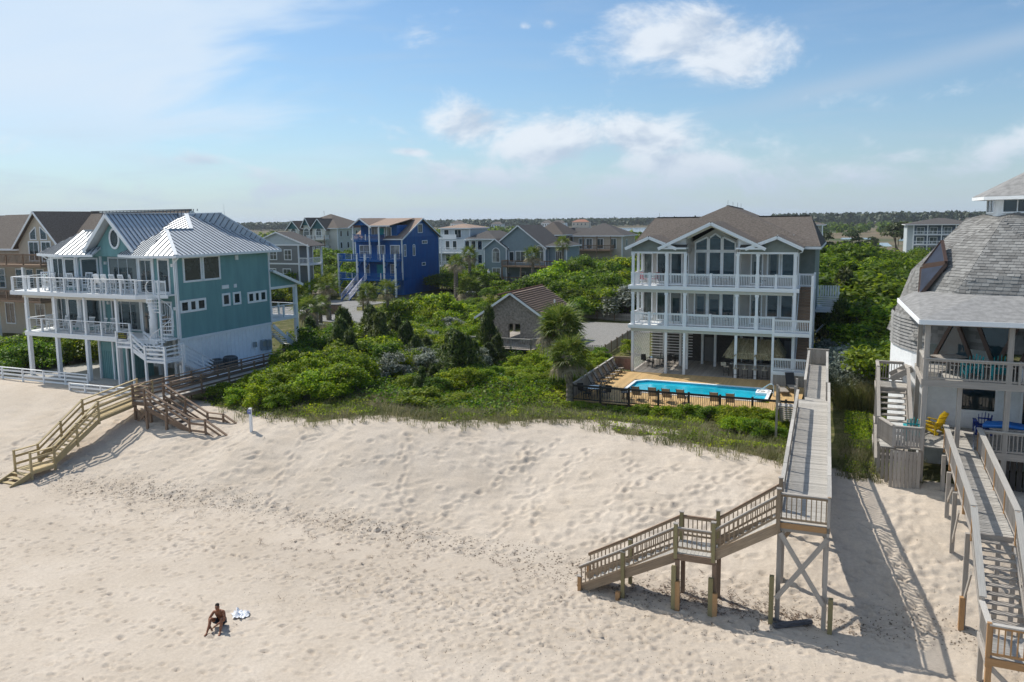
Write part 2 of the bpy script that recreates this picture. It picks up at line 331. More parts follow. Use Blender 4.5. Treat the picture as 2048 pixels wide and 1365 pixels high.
    idx = np.arange(ny * nx).reshape(ny, nx); f = np.stack([idx[:-1, :-1], idx[:-1, 1:], idx[1:, 1:], idx[1:, :-1]], -1).reshape(-1, 4)
    me = np_mesh('ground', v, f, ground_mat(), smooth=True)
    cy = np.interp(X, [-80, -42, -36, -30, -29, -23, -18, -12, -6, 0, 6, 30], [13.5, 12.5, 10.5, 9.0, 8.6, 9.8, 10.6, 13.6, 12.2, 10.4, 10.8, 11.6])
    edge = (Y - cy) + (vnoise(X / 2.2, Y / 2.2, 21) - .5) * 2.2
    vegm = sm((edge + .4) / 1.8)
    vegm = np.where((X < -41.5) & (Y < 34), sm((Y - 24) / 4) * .9, vegm)
    vegm = vegm * (1 - .8 * np.exp(-(((X + 8.5) / 3.2) ** 2 + ((Y - 15.3) / 1.7) ** 2)))
    vegm = vegm * (1 - .75 * np.exp(-(((X - 3.5) / 1.3) ** 2 + ((Y - 12) / 2.4) ** 2)))
    lawn = np.zeros_like(X)
    def blob(x, y, rx, ry): return np.clip(1.6 - 1.6 * (((X - x) / rx) ** 2 + ((Y - y) / ry) ** 2), 0, 1)
    lawn = np.maximum.reduce([blob(-61, 69, 5, 6.5), blob(-76, 79, 4, 5), blob(3.3, 16, 2.4, 6) * .75, blob(-17.3, 37.5, 2.2, 5.5), blob(-24, 65, 6, 3)])
    wr = np.clip(np.exp(-((Y - np.interp(X, [-46, -27, -14, 0, 17], [.3, 1.5, 1.6, 1.0, 1.2])) / 1.1) ** 2) * .8 + .45 * patch * (Y < 3), 0, 1) * (Y < 5)
    damp = np.clip(np.exp(-((Y + 1.5) / 3.5) ** 2) * .35 * vnoise(X / 5, Y / 1.8, 31) * 1.6, 0, 1)
    for nm, a in (('veg', vegm), ('marsh', sm((Y - 170) / 120)), ('lawn', lawn), ('wrack', wr), ('damp', damp)):
        me.attributes.new(nm, 'FLOAT', 'POINT').data.foreach_set('value', a.astype(np.float32).ravel())
    _props(_add('ground', me, None), kind='structure', label='pale beach sand rising into dunes and soil inland')
build_ground()
M_ASPHALT = mat('asphalt', (.26, .255, .245), .95, .12, 1.2, .35, 60, spec=.15)
M_GRAVEL = mat('gravel', (.265, .255, .24), .95, .28, 14, .8, 40, spec=.1)
M_CONC = mat('concrete', (.42, .40, .37), .9, .12, 3, .2, 50, spec=.15)
def flat(name, pts, z, m, t=.12):
    return _props(MB().prism([(x, y, z) for x, y in pts][::-1], (0, 0, -t)).obj(name, m), kind='structure')
flat('road', [(-125, 47), (-66, 56), (-61, 53.4), (-51, 52), (-46, 48), (-40, 47), (-36, 50), (-38, 60), (-44, 66), (-47, 82), (-53, 82), (-54.5, 69.5), (-57, 67.6), (-61.6, 64.2), (-64.6, 68.5), (-63.6, 74.5), (-63.8, 84), (-74, 84), (-74, 66), (-125, 62)], 1.52, M_ASPHALT)
flat('parking_lot', [(-30, 63), (-15.2, 63), (-15.2, 58), (-19.2, 56), (-19.2, 44.5), (-24, 44), (-25, 51.5), (-30, 51.5)], 1.53, M_GRAVEL)
M_WATER = mat('lagoon_water', (.16, .24, .32), .12, .15, .02, .12, .6, spec=.6)
def water(pts): flat('lagoon', pts, .28, M_WATER, .2)
water([(-264, 444), (-240, 508), (-116, 513), (-249, 1123), (-472, 1023), (-518, 952)]); water([(-226, 400), (-221, 467), (-297, 634), (-317, 578)])
water([(8.9, 333), (19.5, 335), (19.5, 407), (11.4, 407)]); water([(-3, 471), (14, 471), (15, 505), (-3, 505)]); water([(26, 441), (60, 441), (66, 481), (29, 481)])
M_SEA = mat('sea_water', (.06, .14, .17), .18, .2, .05, .35, .5, spec=.6)
_props(MB().prism([(-6000, -19, -.26), (-6000, -7000, -.26), (6000, -7000, -.26), (6000, -19, -.26)], (0, 0, -.1)).obj('sea', M_SEA), kind='structure', label='blue green sea behind the beach')
# ------------------------------------------------------------------ timber walks and stairs
W_GREY = mat('weathered_grey_wood', (.37, .335, .30), .85, .22, 9, .25, 40, spec=.2, rand=.14, stretch=(1, 3, 3))
W_GREY2 = mat('silver_grey_wood', (.43, .405, .37), .85, .2, 9, .25, 40, spec=.2, rand=.14, stretch=(1, 3, 3))
W_BROWN = mat('aged_brown_wood', (.24, .165, .115), .8, .25, 9, .25, 40, spec=.25, rand=.16, stretch=(1, 3, 3))
W_TAN = mat('tan_stair_wood', (.30, .225, .155), .8, .22, 9, .25, 40, spec=.25, rand=.16, stretch=(1, 3, 3))
W_NEW = mat('new_yellow_pine', (.46, .36, .195), .7, .16, 8, .15, 40, spec=.3, rand=.12, stretch=(1, 3, 3))
W_ORANGE = mat('fresh_orange_timber', (.43, .25, .12), .75, .2, 8, .2, 40, spec=.25, rand=.1, stretch=(1, 3, 3))
W_OLIVE = mat('treated_olive_pile', (.27, .23, .12), .8, .2, 8, .2, 40, spec=.2, rand=.1, stretch=(1, 3, 3))
W_DECK = mat('golden_deck_boards', (.56, .375, .175), .7, .14, 7, .15, 40, spec=.25, rand=.10, stretch=(1, 3, 3))
def lerp(a, b, t): return tuple(p + (q - p) * t for p, q in zip(a, b))
def planks(par, x0, x1, y0, y1, z, m, w=.14, gap=.008, t=.04, along='x', slope=0.0, name='plank', zj=.004):
    n = max(1, int(round(((y1 - y0) if along == 'x' else (x1 - x0)) / w))); ww = ((y1 - y0) if along == 'x' else (x1 - x0)) / n
    for k in range(n):
        dz = random.uniform(-zj, zj)
        if along == 'x':
            ya = y0 + k * ww; zz = z + slope * (ya - y0) + dz; bar(name, par, (x0 + random.uniform(-.012, .012), ya + ww / 2, zz - t / 2), (x1 + random.uniform(-.012, .012), ya + ww / 2, zz - t / 2), ww - gap, t, m)
        else:
            xa = x0 + k * ww; bar(name, par, (xa + ww / 2, y0, z + dz - t / 2), (xa + ww / 2, y1, z + dz - t / 2), ww - gap, t, m)
def railing(par, a, b, m, h=1.0, bal=.13, bw=.035, low=.1, cap=(.14, .04), ends=(True, True), pw=.1, psp=None, pm=None, ptop=.03, pbot=.0, boards=0, sub=True, capm=None, bh=.13):
    """a, b: points at floor level; sloped when they differ in height. boards>0: horizontal boards instead of balusters"""
    a, b = Vector(a), Vector(b); Ln = (Vector((b.x, b.y, 0)) - Vector((a.x, a.y, 0))).length
    up = Vector((0, 0, 1)); pm = pm or m; capm = capm or m
    ts = []
    if ends[0]: ts.append(0.0)
    if ends[1]: ts.append(1.0)
    if psp:
        k = max(1, int(round(Ln / psp))); ts += [i / k for i in range(1, k)]
    for t in ts:
        p = a.lerp(b, t); bar('post', par, p - up * pbot, p + up * (h + ptop), pw, pw, pm)
    bar('hand_rail', par, a + up * (h - cap[1] / 2 + .004), b + up * (h - cap[1] / 2 + .004), cap[0], cap[1], capm)
    if boards:
        for i in range(boards):
            zz = h * (i + .55) / (boards + .35); bar('rail_board', par, a + up * zz, b + up * zz, .035, bh, m)
    else:
        if sub: bar('upper_rail', par, a + up * (h - cap[1] - .045), b + up * (h - cap[1] - .045), .04, .08, m)
        bar('bottom_rail', par, a + up * low, b + up * low, .04, .07, m)
        n = max(1, int(Ln / bal))
        for i in range(n):
            p = a.lerp(b, (i + .5) / n); bar('baluster', par, p + up * low, p + up * (h - cap[1] - .02), bw, bw, m)
def flight(par, top, d, n, run, rise, width, m, side, tm=None, t=.045, open_=True, sm_=None, s_h=.28):
    """stairs going down from point top in the horizontal direction d; side = horizontal unit vector across, from the inner edge at top"""
    top = Vector(top); d = Vector((d[0], d[1], 0)); s = Vector((side[0], side[1], 0)); up = Vector((0, 0, 1))
    for i in range(n - 1):
        c = top + d * (run * (i + .5)) - up * (rise * (i + 1)); bar('tread', par, c - up * t / 2, c + s * width - up * t / 2, run * .96 if abs(d.x) + abs(d.y) else run, t, tm or m)
        if not open_: bar('riser', par, c - d * run * .5 + up * rise * .5, c - d * run * .5 + s * width + up * rise * .5, .02, rise * .92, tm or m)
    e = top + d * (run * n) - up * (rise * n)
    for q in (0.02, width - .02): bar('stringer', par, top + s * q - up * (rise * .9 + .06), e + s * q - up * (rise * .35 - .1), .05, s_h, sm_ or m)
    return e
# ---- boardwalk of the middle house
bw = thing('beach_boardwalk', 'long grey timber boardwalk from the three-storey house to a tower with beach stairs', 'boardwalk', (0, 0, 0), 0.0245)
planks(bw, 0.0, 1.55, 0.06, 19.2, 3.7, W_GREY2)
planks(bw, 0.32, 1.45, 19.2, 30.6, 3.69, W_GREY2)
for x in (.06, .78, 1.49): bar('joist', bw, (x, .12, 3.55), (x, 19.2, 3.55), .05, .2, W_TAN)
for x in (.38, 1.39): bar('joist', bw, (x, 19.2, 3.54), (x, 30.6, 3.54), .05, .2, W_TAN)
bar('edge_beam', bw, (-.05, .03, 3.575), (1.62, .03, 3.575), .05, .19, W_ORANGE)
bar('edge_beam', bw, (-.02, .09, 3.42), (1.60, .09, 3.42), .05, .14, W_GREY)
# side rails with caps that step a little from bay to bay
def stepped_rail(par, x, y0, y1, z, m, bay=2.35):
    n = max(1, round((y1 - y0) / bay)); L_ = (y1 - y0) / n
    for k in range(n):
        a = (x, y0 + k * L_, z); b = (x, y0 + (k + 1) * L_, z)
        railing(par, a, b, m, 1.0 + (.012 if k % 2 else 0), bal=.12, ends=(True, k == n - 1), pw=.09, pbot=.35, capm=W_GREY2, ptop=-.02)
stepped_rail(bw, .01, 1.25, 17.1, 3.7, W_GREY); stepped_rail(bw, 1.56, .05, 19.4, 3.7, W_GREY)
stepped_rail(bw, .30, 20.0, 30.4, 3.69, W_GREY); stepped_rail(bw, 1.47, 19.6, 30.4, 3.69, W_GREY)
railing(bw, (.0, .07, 3.7), (1.56, .07, 3.7), W_TAN, 1.0, bal=.155, pw=.1, pbot=.15, capm=W_GREY)
for x in (.3, .6, .9, 1.2, 1.45): bar('fence_board', bw, (x, 30.7, 3.7), (x, 30.7, 4.75), .03, .29, W_GREY)
bar('hand_rail', bw, (.15, 30.7, 4.77), (1.6, 30.7, 4.77), .12, .05, W_GREY)
# the little stair gate down to the pool deck
for x, y in ((-.12, 17.2), (-.12, 19.3), (-1.05, 17.2), (-1.05, 20.9)): bar('post', bw, (x, y, 1.5), (x, y, 4.85 if y < 20 else 2.7), .12, .12, W_GREY)
planks(bw, -1.05, 0, 17.2, 17.9, 3.69, W_GREY2); flight(bw, (-1.02, 17.9, 3.69), (0, 1), 12, .26, .18, .92, W_GREY, (1, 0))
railing(bw, (-1.05, 17.9, 3.69), (-1.05, 20.9, 1.6), W_GREY, .95, boards=2, ends=(False, False)); railing(bw, (-1.05, 17.2, 3.69), (-1.05, 17.9, 3.69), W_GREY, .95, boards=2, ends=(False, False))
# piles
for y in (.12, 2.6, 5.4, 8.3, 11.4, 14.5, 17.3, 20.4, 23.4, 26.5, 29.6):
    for x in ((.03, 1.53) if y < 19 else (.4, 1.37)):
        g = hz(x - .0245 * y, y)
        if g < 3.5: bar('pile', bw, (x, y + .1, g - .6), (x, y + .1, 3.5), .15, .15, W_GREY)
for a, b in (((.06, .0, 3.30), (1.50, .0, .95)), ((1.56, -.02, 3.30), (-.02, -.02, .95))): bar('cross_brace', bw, a, b, .045, .16, W_GREY)
bar('cross_brace', bw, (.05, .3, 1.9), (.05, 2.5, 3.4), .045, .14, W_TAN); bar('cross_brace', bw, (1.5, .3, 2.2), (1.5, 2.5, 3.45), .045, .14, W_TAN); bar('cross_brace', bw, (.1, 2.65, 2.1), (.95, 2.65, 3.4), .045, .14, W_TAN); bar('cross_brace', bw, (1.5, 2.65, 2.3), (.9, 2.65, 3.4), .045, .14, W_TAN)
for x, z, m_ in ((-.17, 1.72, W_OLIVE), (1.73, 1.22, W_OLIVE)): bar('sister_pile', bw, (x, .02, -.5), (x, .02, z), .17, .15, m_)
# stairs to the beach, running along the tower's left
SW = 1.15
e = flight(bw, (0, .02, 3.68), (-1, 0), 9, .238, .178, SW, W_TAN, (0, 1), tm=W_GREY2, open_=False, s_h=.34)
planks(bw, -3.5, -2.12, 0, 1.2, 2.08, W_GREY2, along='y')
bar('edge_beam', bw, (-3.56, -.03, 1.92), (-2.06, -.03, 1.92), .05, .24, W_BROWN); bar('edge_beam', bw, (-3.56, 1.22, 1.92), (-2.06, 1.22, 1.92), .05, .24, W_BROWN)
e = flight(bw, (-3.5, .02, 2.07), (-1, 0), 12, .302, .174, SW, W_TAN, (0, 1), tm=W_GREY2, open_=False, s_h=.34)
for y in (-.01, 1.2):
    for x, zb, zt, m_ in ((-.02, 3.4, 4.85, W_TAN), (-2.15, 1.9, 3.36, W_OLIVE), (-3.47, 1.85, 3.14, W_OLIVE), (-5.40, -.4, 1.78, W_OLIVE), (-7.07, -.5, .56, W_ORANGE)):
        bar('post', bw, (x, y, zb), (x, y, zt), .13, .13, m_)
        bar('post_cap', bw, (x, y, zt), (x, y, zt + .03), .17, .17, W_GREY)
    for a, b in (((-.02, y, 3.72), (-2.15, y, 2.15)), ((-2.15, y, 2.1), (-3.47, y, 2.1)), ((-3.47, y, 2.1), (-5.4, y, .95)), ((-5.4, y, .95), (-7.07, y, .02))):
        railing(bw, a, b, W_TAN, .95 if a[2] != b[2] else .92, bal=.15, ends=(False, False), low=.17, cap=(.09, .04), capm=W_GREY if y < 1 else W_BROWN, bw=.035)
for x in (-3.4, -2.1):
    for y in (-.05, 1.18): bar('pile', bw, (x, y + .06, -.5), (x, y + .06, 1.85), .13, .15, W_BROWN)
for x, zt, m_ in ((-3.50, 1.60, W_OLIVE), (-2.20, 1.36, W_OLIVE), (-3.36, 1.05, W_ORANGE), (-2.04, .82, W_ORANGE), (-5.55, .26, W_ORANGE)): bar('sister_pile', bw, (x, -.14, -.5), (x, -.14, zt), .14, .16, m_)
sg = _props(box('warning_sign', None, (-2.98, -.075, 1.89), (-2.56, -.062, 1.985), mat('sign_white', (.78, .8, .84), .5, .03)), 'small white strip sign with one dark line screwed to the stair landing beam', 'sign')
bm_ = MB()
for k in range(16):
    if k % 5 != 3: x = -2.95 + k * .0235; bm_.box((x, -.079, 1.925), (x + .016, -.077, 1.952))
tx = bm_.obj('lettering', mat('sign_ink', (.05, .05, .07), .6, .02)); tx.parent = sg; tx.matrix_parent_inverse = sg.matrix_basis.inverted()
# ---- boardwalk and stairs of the domed house
rw = thing('side_boardwalk', 'grey timber ramp and open stairs leading down from the domed house at the right edge', 'boardwalk', (0, 0, 0))
rx0, rx1 = 5.95, 7.15
planks(rw, rx0, rx1, 1.95, 10.3, 3.5, W_GREY2, slope=(4.05 - 3.5) / 8.35)
zr = lambda y: 3.5 + (y - 1.95) * (4.05 - 3.5) / 8.35
for x in (rx0 + .05, rx1 - .05): bar('joist', rw, (x, 1.95, 3.36), (x, 10.3, 3.91), .05, .22, W_GREY)
for x in (rx0 - .02, rx1 + .02):
    railing(rw, (x, 1.7, zr(1.7)), (x, 10.25, zr(10.25)), W_GREY, 1.02, bal=.125, ends=(True, True), pw=.09, psp=2.1, pm=W_ORANGE, ptop=-.03, cap=(.2, .045), capm=W_GREY2, pbot=.2)
    railing(rw, (x, -1.0, 1.62), (x, 1.7, zr(1.7)), W_GREY, 1.0, bal=.125, ends=(True, False), pw=.09, ptop=-.03, cap=(.2, .045), capm=W_GREY2, pbot=.2)
bar('edge_beam', rw, (rx0, 1.9, 3.4), (rx1, 1.9, 3.4), .05, .2, W_GREY)
flight(rw, (rx0, 1.9, 3.5), (0, -1), 11, .262, .178, 1.2, W_GREY, (1, 0), tm=W_GREY, s_h=.26)
planks(rw, 5.9, 8.9, -2.5, -1.0, 1.5, W_GREY2, along='x', w=.14)
bar('edge_beam', rw, (5.86, -2.53, 1.38), (8.9, -2.53, 1.38), .05, .22, W_ORANGE); bar('edge_beam', rw, (5.86, -2.5, 1.38), (5.86, -1.0, 1.38), .05, .22, W_GREY)
railing(rw, (5.9, -2.48, 1.5), (8.9, -2.48, 1.5), W_ORANGE, 1.0, bal=.15, cap=(.16, .045), capm=W_GREY2, pbot=.3, pw=.11); railing(rw, (5.9, -1.02, 1.5), (5.9, -2.48, 1.5), W_GREY, 1.0, bal=.125, ends=(False, False), cap=(.16, .045), capm=W_GREY2)
for x, y, z1, m_ in ((5.86, 9.6, 3.9, W_GREY), (5.86, 7.7, 3.75, W_GREY), (5.86, 5.65, 3.6, W_GREY), (5.86, 2.05, 3.4, W_GREY), (7.22, 7.7, 3.75, W_GREY), (7.22, 4.8, 3.6, W_GREY), (7.22, 2.05, 3.4, W_GREY), (5.95, -2.4, 1.4, W_ORANGE), (7.3, -2.4, 1.4, W_BROWN), (8.6, -2.4, 1.4, W_BROWN), (5.95, -1.1, 1.5, W_GREY), (7.2, .4, 2.6, W_GREY), (6.5, .6, 2.5, W_GREY)):
    bar('pile', rw, (x, y, hz(x, y) - .5), (x, y, z1), .15, .15, m_)
bar('sister_pile', rw, (5.8, 1.9, -.4), (5.8, 1.9, 1.2), .17, .16, W_ORANGE)
for a, b in (((5.86, 7.6, 2.6), (5.86, 6.4, 3.5)), ((5.86, 5.6, 1.7), (5.86, 4.4, 3.3)), ((5.86, 2.0, 1.1), (5.86, .9, 2.5)), ((5.95, -2.42, 1.2), (7.3, -2.42, -.1)), ((5.95, -2.46, .1), (7.3, -2.46, 1.2))): bar('cross_brace', rw, a, b, .05, .14, W_GREY)
# ---- walk of the teal house with yellow pine stairs and brown stairs
gw = thing('timber_walkover', 'brown timber walk beside the teal house splitting into new yellow and old brown beach stairs', 'boardwalk', (0, 0, 0))
planks(gw, -39.1, -37.6, 7.45, 22.0, 3.0, W_GREY2)
for x in (-39.05, -37.65): bar('joist', gw, (x, 7.5, 2.85), (x, 22, 2.85), .05, .2, W_BROWN)
railing(gw, (-37.6, 9.1, 3.0), (-37.6, 21.8, 3.0), W_BROWN, 1.0, boards=3, psp=2.4, pbot=.3); railing(gw, (-39.1, 7.5, 3.0), (-39.1, 21.8, 3.0), W_BROWN, 1.0, boards=3, psp=2.4, pbot=.3)
railing(gw, (-39.1, 7.45, 3.0), (-37.6, 7.45, 3.0), W_BROWN, 1.02, boards=3, pbot=.4)
for x in (-39.0, -37.7):
    for y in (7.5, 9.0, 12, 15.5, 19): bar('pile', gw, (x, y, hz(x, y) - .6), (x, y, 2.9), .14, .14, W_BROWN)
bar('edge_beam', gw, (-39.15, 7.42, 2.86), (-37.55, 7.42, 2.86), .05, .22, W_BROWN)
for a, b in (((-39.0, 7.44, 2.6), (-37.7, 7.44, 1.5)), ((-37.7, 7.40, 2.6), (-39.0, 7.40, 1.5))): bar('cross_brace', gw, a, b, .04, .14, W_BROWN)
flight(gw, (-37.6, 7.0, 3.0), (1, 0), 8, .46, .185, 1.4, W_BROWN, (0, 1), tm=W_GREY)
planks(gw, -33.95, -32.7, 6.95, 8.4, 1.5, W_GREY, along='y')
bar('edge_beam', gw, (-33.95, 6.93, 1.4), (-32.7, 6.93, 1.4), .05, .2, W_BROWN)
flight(gw, (-32.7, 7.0, 1.5), (1, 0), 5, .36, .17, 1.4, W_BROWN, (0, 1), tm=W_GREY)
for y in (6.95, 8.4):
    railing(gw, (-37.5, y, 3.0), (-33.95, y, 1.5), W_BROWN, 1.0, boards=2, ends=(True, True), psp=1.8, pbot=.3, cap=(.15, .05))
    railing(gw, (-33.95, y, 1.5), (-32.7, y, 1.5), W_BROWN, 1.0, boards=2, ends=(False, True), pbot=.5, cap=(.15, .05))
    railing(gw, (-32.7, y, 1.5), (-30.9, y, .65), W_BROWN, 1.0, boards=2, ends=(False, True), pbot=.5, cap=(.15, .05))
    for x in (-37.4, -35.8, -34.0): bar('pile', gw, (x, y, .8), (x, y, 2.6 if x < -35 else 1.5), .13, .13, W_BROWN)
planks(gw, -40.45, -39.15, 5.0, 9.0, 2.5, W_NEW, slope=.125)
flight(gw, (-40.45, 5.0, 2.5), (0, -1), 11, .275, .178, 1.3, W_NEW, (1, 0))
planks(gw, -40.45, -39.15, .6, 2.0, .56, W_NEW)
flight(gw, (-40.45, .6, .56), (0, -1), 4, .30, .17, 1.3, W_NEW, (1, 0))
for x in (-40.47, -39.12):
    railing(gw, (x, 5.0, 2.5), (x, 9.0, 3.0), W_NEW, 1.0, boards=2, pbot=.4, cap=(.15, .05)); railing(gw, (x, 2.0, .56), (x, 5.0, 2.5), W_NEW, 1.0, boards=2, ends=(False, False), psp=1.5, pbot=.4, cap=(.15, .05))
    railing(gw, (x, .6, .56), (x, 2.0, .56), W_NEW, 1.0, boards=2, pbot=.5, cap=(.15, .05))
bar('edge_beam', gw, (-40.5, 5, 2.36), (-40.5, 9, 2.86), .05, .2, W_NEW); bar('edge_beam', gw, (-39.1, 5, 2.36), (-39.1, 7.4, 2.66), .05, .2, W_NEW); bar('edge_beam', gw, (-39.1, .6, .45), (-39.1, 2.0, .45), .05, .2, W_NEW)
# ------------------------------------------------------------------ house-building helpers
WHITE = mat('white_paint', (.84, .85, .86), .55, .05, 3, .05, 20, spec=.35)
WHITE2 = mat('white_trim_boards', (.82, .83, .84), .6, .06, 5, .08, 30, spec=.3, rand=.04)
CREAMT = mat('cream_soffit', (.66, .62, .54), .7, .05)
TEAL = mat('teal_lap_siding', (.17, .33, .335), .62, .10, 2.2, .05, 30, spec=.3, stretch=(1, 1, .16))
SAGE = mat('sage_grey_siding', (.235, .26, .235), .65, .07, 2.5, .05, 30, spec=.3)
BLUE = mat('cobalt_blue_siding', (.006, .10, .335), .5, .16, 1.6, .05, 30, spec=.4, stretch=(1, 1, .16))
SHINGLE = mat('brown_asphalt_shingle', (.135, .116, .102), .95, .28, 7, .6, 24, spec=.12)
SHINGLE_D = mat('charcoal_asphalt_shingle', (.105, .098, .095), .95, .28, 7, .6, 24, spec=.12)
SHINGLE_T = mat('tan_asphalt_shingle', (.33, .245, .195), .95, .22, 7, .5, 24, spec=.12)
CEDAR = mat('grey_cedar_shingle', (.30, .26, .225), .9, .35, 5, .5, 16, spec=.15)
DOMESH = mat('pale_grey_dome_shingle', (.27, .265, .26), .9, .2, 4, .3, 30, spec=.15, rand=.05)
METAL = mat('standing_seam_metal', (.56, .59, .62), .5, .07, 1.5, .03, 8, metal=.15, spec=.4)
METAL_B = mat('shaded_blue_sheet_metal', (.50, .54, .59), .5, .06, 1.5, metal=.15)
METAL_D = mat('roof_seam_metal', (.12, .13, .145), .7, .08, 1.5, metal=.0, spec=.2)
ALU = mat('brushed_aluminium', (.6, .62, .64), .35, .08, 8, metal=.8)
DARKMET = mat('black_painted_metal', (.02, .02, .022), .45, .1, 8, spec=.4)
def glass_mat(name, c, rough=.04):
    M = mat(name, c, rough, .35, 1.3, .05, 1.2, spec=.6, rand=.35, coat=.25); return M
GLASS = glass_mat('dark_window_glass', (.018, .032, .036)); GLASS_B = glass_mat('blue_window_glass', (.02, .045, .06)); GLASS_P = glass_mat('pale_window_glass', (.10, .12, .115), .08)
GREEN_D = mat('dark_green_enamel', (.03, .09, .06), .5, .1)
WR = random.Random(23); CURTAIN = mat('pale_curtain_behind_glass', (.16, .175, .17), .12, .2, 9, spec=.6, coat=.25, stretch=(8, 8, 1))
class Face:
    """a vertical wall plane: o = (x, y) of its left end seen from outside, d = direction to the right, outward normal n"""
    def __init__(s, par, o, e):
        s.par = par; s.o = Vector((o[0], o[1], 0)); v = Vector((e[0] - o[0], e[1] - o[1], 0)); s.W = v.length; s.d = v / s.W; s.n = Vector((s.d.y, -s.d.x, 0))
    def p(s, u, z, w=0.0): return s.o + s.d * u + s.n * w + Vector((0, 0, z))
    def box(s, mb, u0, u1, z0, z1, w0, w1):
        P = [s.p(u, z, w) for u in (u0, u1) for w in (w0, w1) for z in (z0, z1)]; i = len(mb.v); mb.v += [tuple(q) for q in P]
        mb.f += [tuple(i + k for k in q) for q in ((0, 1, 3, 2), (4, 6, 7, 5), (0, 4, 5, 1), (2, 3, 7, 6), (0, 2, 6, 4), (1, 5, 7, 3))]
    def siding(s, z0, z1, m, course=.17, prof=None, proud=.018, name='siding'):
        mb = MB(); n = max(1, int(round((z1 - z0) / course))); h = (z1 - z0) / n; prof = prof or (lambda z: (0, s.W))
        for k in range(n):
            a, b = z0 + k * h, z0 + (k + 1) * h; (a0, a1), (b0, b1) = prof(a + 1e-4), prof(b - 1e-4)
            if a1 - a0 < .02: continue
            mb.quad(s.p(a0, a, proud), s.p(a1, a, proud), s.p(b1, b, .004), s.p(b0, b, .004)); mb.quad(s.p(a0, a, 0), s.p(a1, a, 0), s.p(a1, a, proud), s.p(a0, a, proud))
        return mb.obj(name, m, s.par)
    def battens(s, z0, z1, m, sp=.4, name='batten'):
        n = max(1, int(round(s.W / sp)))
        for k in range(n + 1): u = min(max(k * s.W / n, .03), s.W - .03); bar(name, s.par, s.p(u, z0, .012), s.p(u, z1, .012), .045, .045, m)
    def trim(s, u0, z0, u1, z1, w=.12, t=.05, m=None, name='trim_board', off=0):
        return bar(name, s.par, s.p(u0, z0, t / 2 + off), s.p(u1, z1, t / 2 + off), t, w, m or WHITE2) if abs(u1 - u0) > 1e-6 else bar(name, s.par, s.p(u0, z0, t / 2 + off), s.p(u1, z1, t / 2 + off), *((w, t) if abs(s.n.x) > .5 else (t, w)), m or WHITE2)
    def window(s, u0, u1, z0, z1, cols=1, rows=1, fw=.11, g=None, m=None, arch=False, name='window', off=0.0, mw=.05, peak=None):
        """frame with real depth, glazing bars and one pane per light; arch: half-round head; peak: (left rise, right rise)"""
        m = m or WHITE; g = g or GLASS; mb = MB(); t = .07 + off; zt = z1
        s.box(mb, u0 - fw, u0, z0 - fw, z1, off, t); s.box(mb, u1, u1 + fw, z0 - fw, z1, off, t); s.box(mb, u0, u1, z0 - fw, z0, off, t)
        top = []
        if arch:
            r = (u1 - u0) / 2; cu = (u0 + u1) / 2
            A = [(cu - r * math.cos(math.pi * k / 12), z1 + r * math.sin(math.pi * k / 12)) for k in range(13)]; top = A
            B = [(cu - (r + fw) * math.cos(math.pi * k / 12), z1 + (r + fw) * math.sin(math.pi * k / 12)) for k in range(13)]
            for k in range(12): mb.prism([s.p(*A[k], off), s.p(*A[k + 1], off), s.p(*B[k + 1], off), s.p(*B[k], off)], s.n * (t - off))
            s.box(mb, u0, u1, z1 - .03, z1 + .03, off, t - .01)
        elif peak:
            l, r_ = peak; zc = max(l, r_)
            top = [(u0, z1 + l), (u1, z1 + r_)] if abs(l - r_) > 1e-3 else [(u0, z1), ((u0 + u1) / 2, z1 + l), (u1, z1)]
            for (a, b) in zip(top[:-1], top[1:]): mb.prism([s.p(*a, off), s.p(*b, off), s.p(b[0], b[1] + fw * 1.3, off), s.p(a[0], a[1] + fw * 1.3, off)], s.n * (t - off))
            if top[0][1] > z1: s.box(mb, u0 - fw, u0, z1, top[0][1] + .1, off, t)
            if top[-1][1] > z1: s.box(mb, u1, u1 + fw, z1, top[-1][1] + .1, off, t)
        else: s.box(mb, u0 - fw, u1 + fw, z1, z1 + fw, off, t)
        for k in range(1, cols): u = u0 + (u1 - u0) * k / cols; s.box(mb, u - mw / 2, u + mw / 2, z0, z1, off, t - .015)
        for k in range(1, rows): z = z0 + (z1 - z0) * k / rows; s.box(mb, u0, u1, z - mw / 2, z + mw / 2, off, t - .02)
        fr = mb.obj(name, m, s.par)
        for i in range(cols):
            for j in range(rows):
                a, b = u0 + (u1 - u0) * i / cols, u0 + (u1 - u0) * (i + 1) / cols; c, d = z0 + (z1 - z0) * j / rows, z0 + (z1 - z0) * (j + 1) / rows
                pm = MB(); s.box(pm, a + (.02 if i else 0), b - .02 * (i < cols - 1), c + .01, d - .01, off + .006, off + .028); pm.obj('pane', g, fr)
        if g in (GLASS, GLASS_B) and z1 - z0 > 1.2 and WR.random() < .45:
            cm_ = MB(); q = (u1 - u0) * WR.uniform(.10, .2); s.box(cm_, u0 + .01, u0 + q, z0 + .02, z1 - .02, off + .028, off + .031); s.box(cm_, u1 - q, u1 - .01, z0 + .02, z1 - .02, off + .028, off + .031)
            if WR.random() < .4: s.box(cm_, u0 + q, u1 - q, z1 - (z1 - z0) * WR.uniform(.15, .4), z1 - .02, off + .028, off + .031)
            cm_.obj('curtain', CURTAIN, fr)
        if top: MB().prism([s.p(a, b, off + .006) for a, b in top] + ([] if arch else ([s.p(u1, z1, off + .006), s.p(u0, z1, off + .006)] if not (peak and abs(peak[0] - peak[1]) < 1e-3) else [])), s.n * .02).obj('pane', g, fr)
        return fr
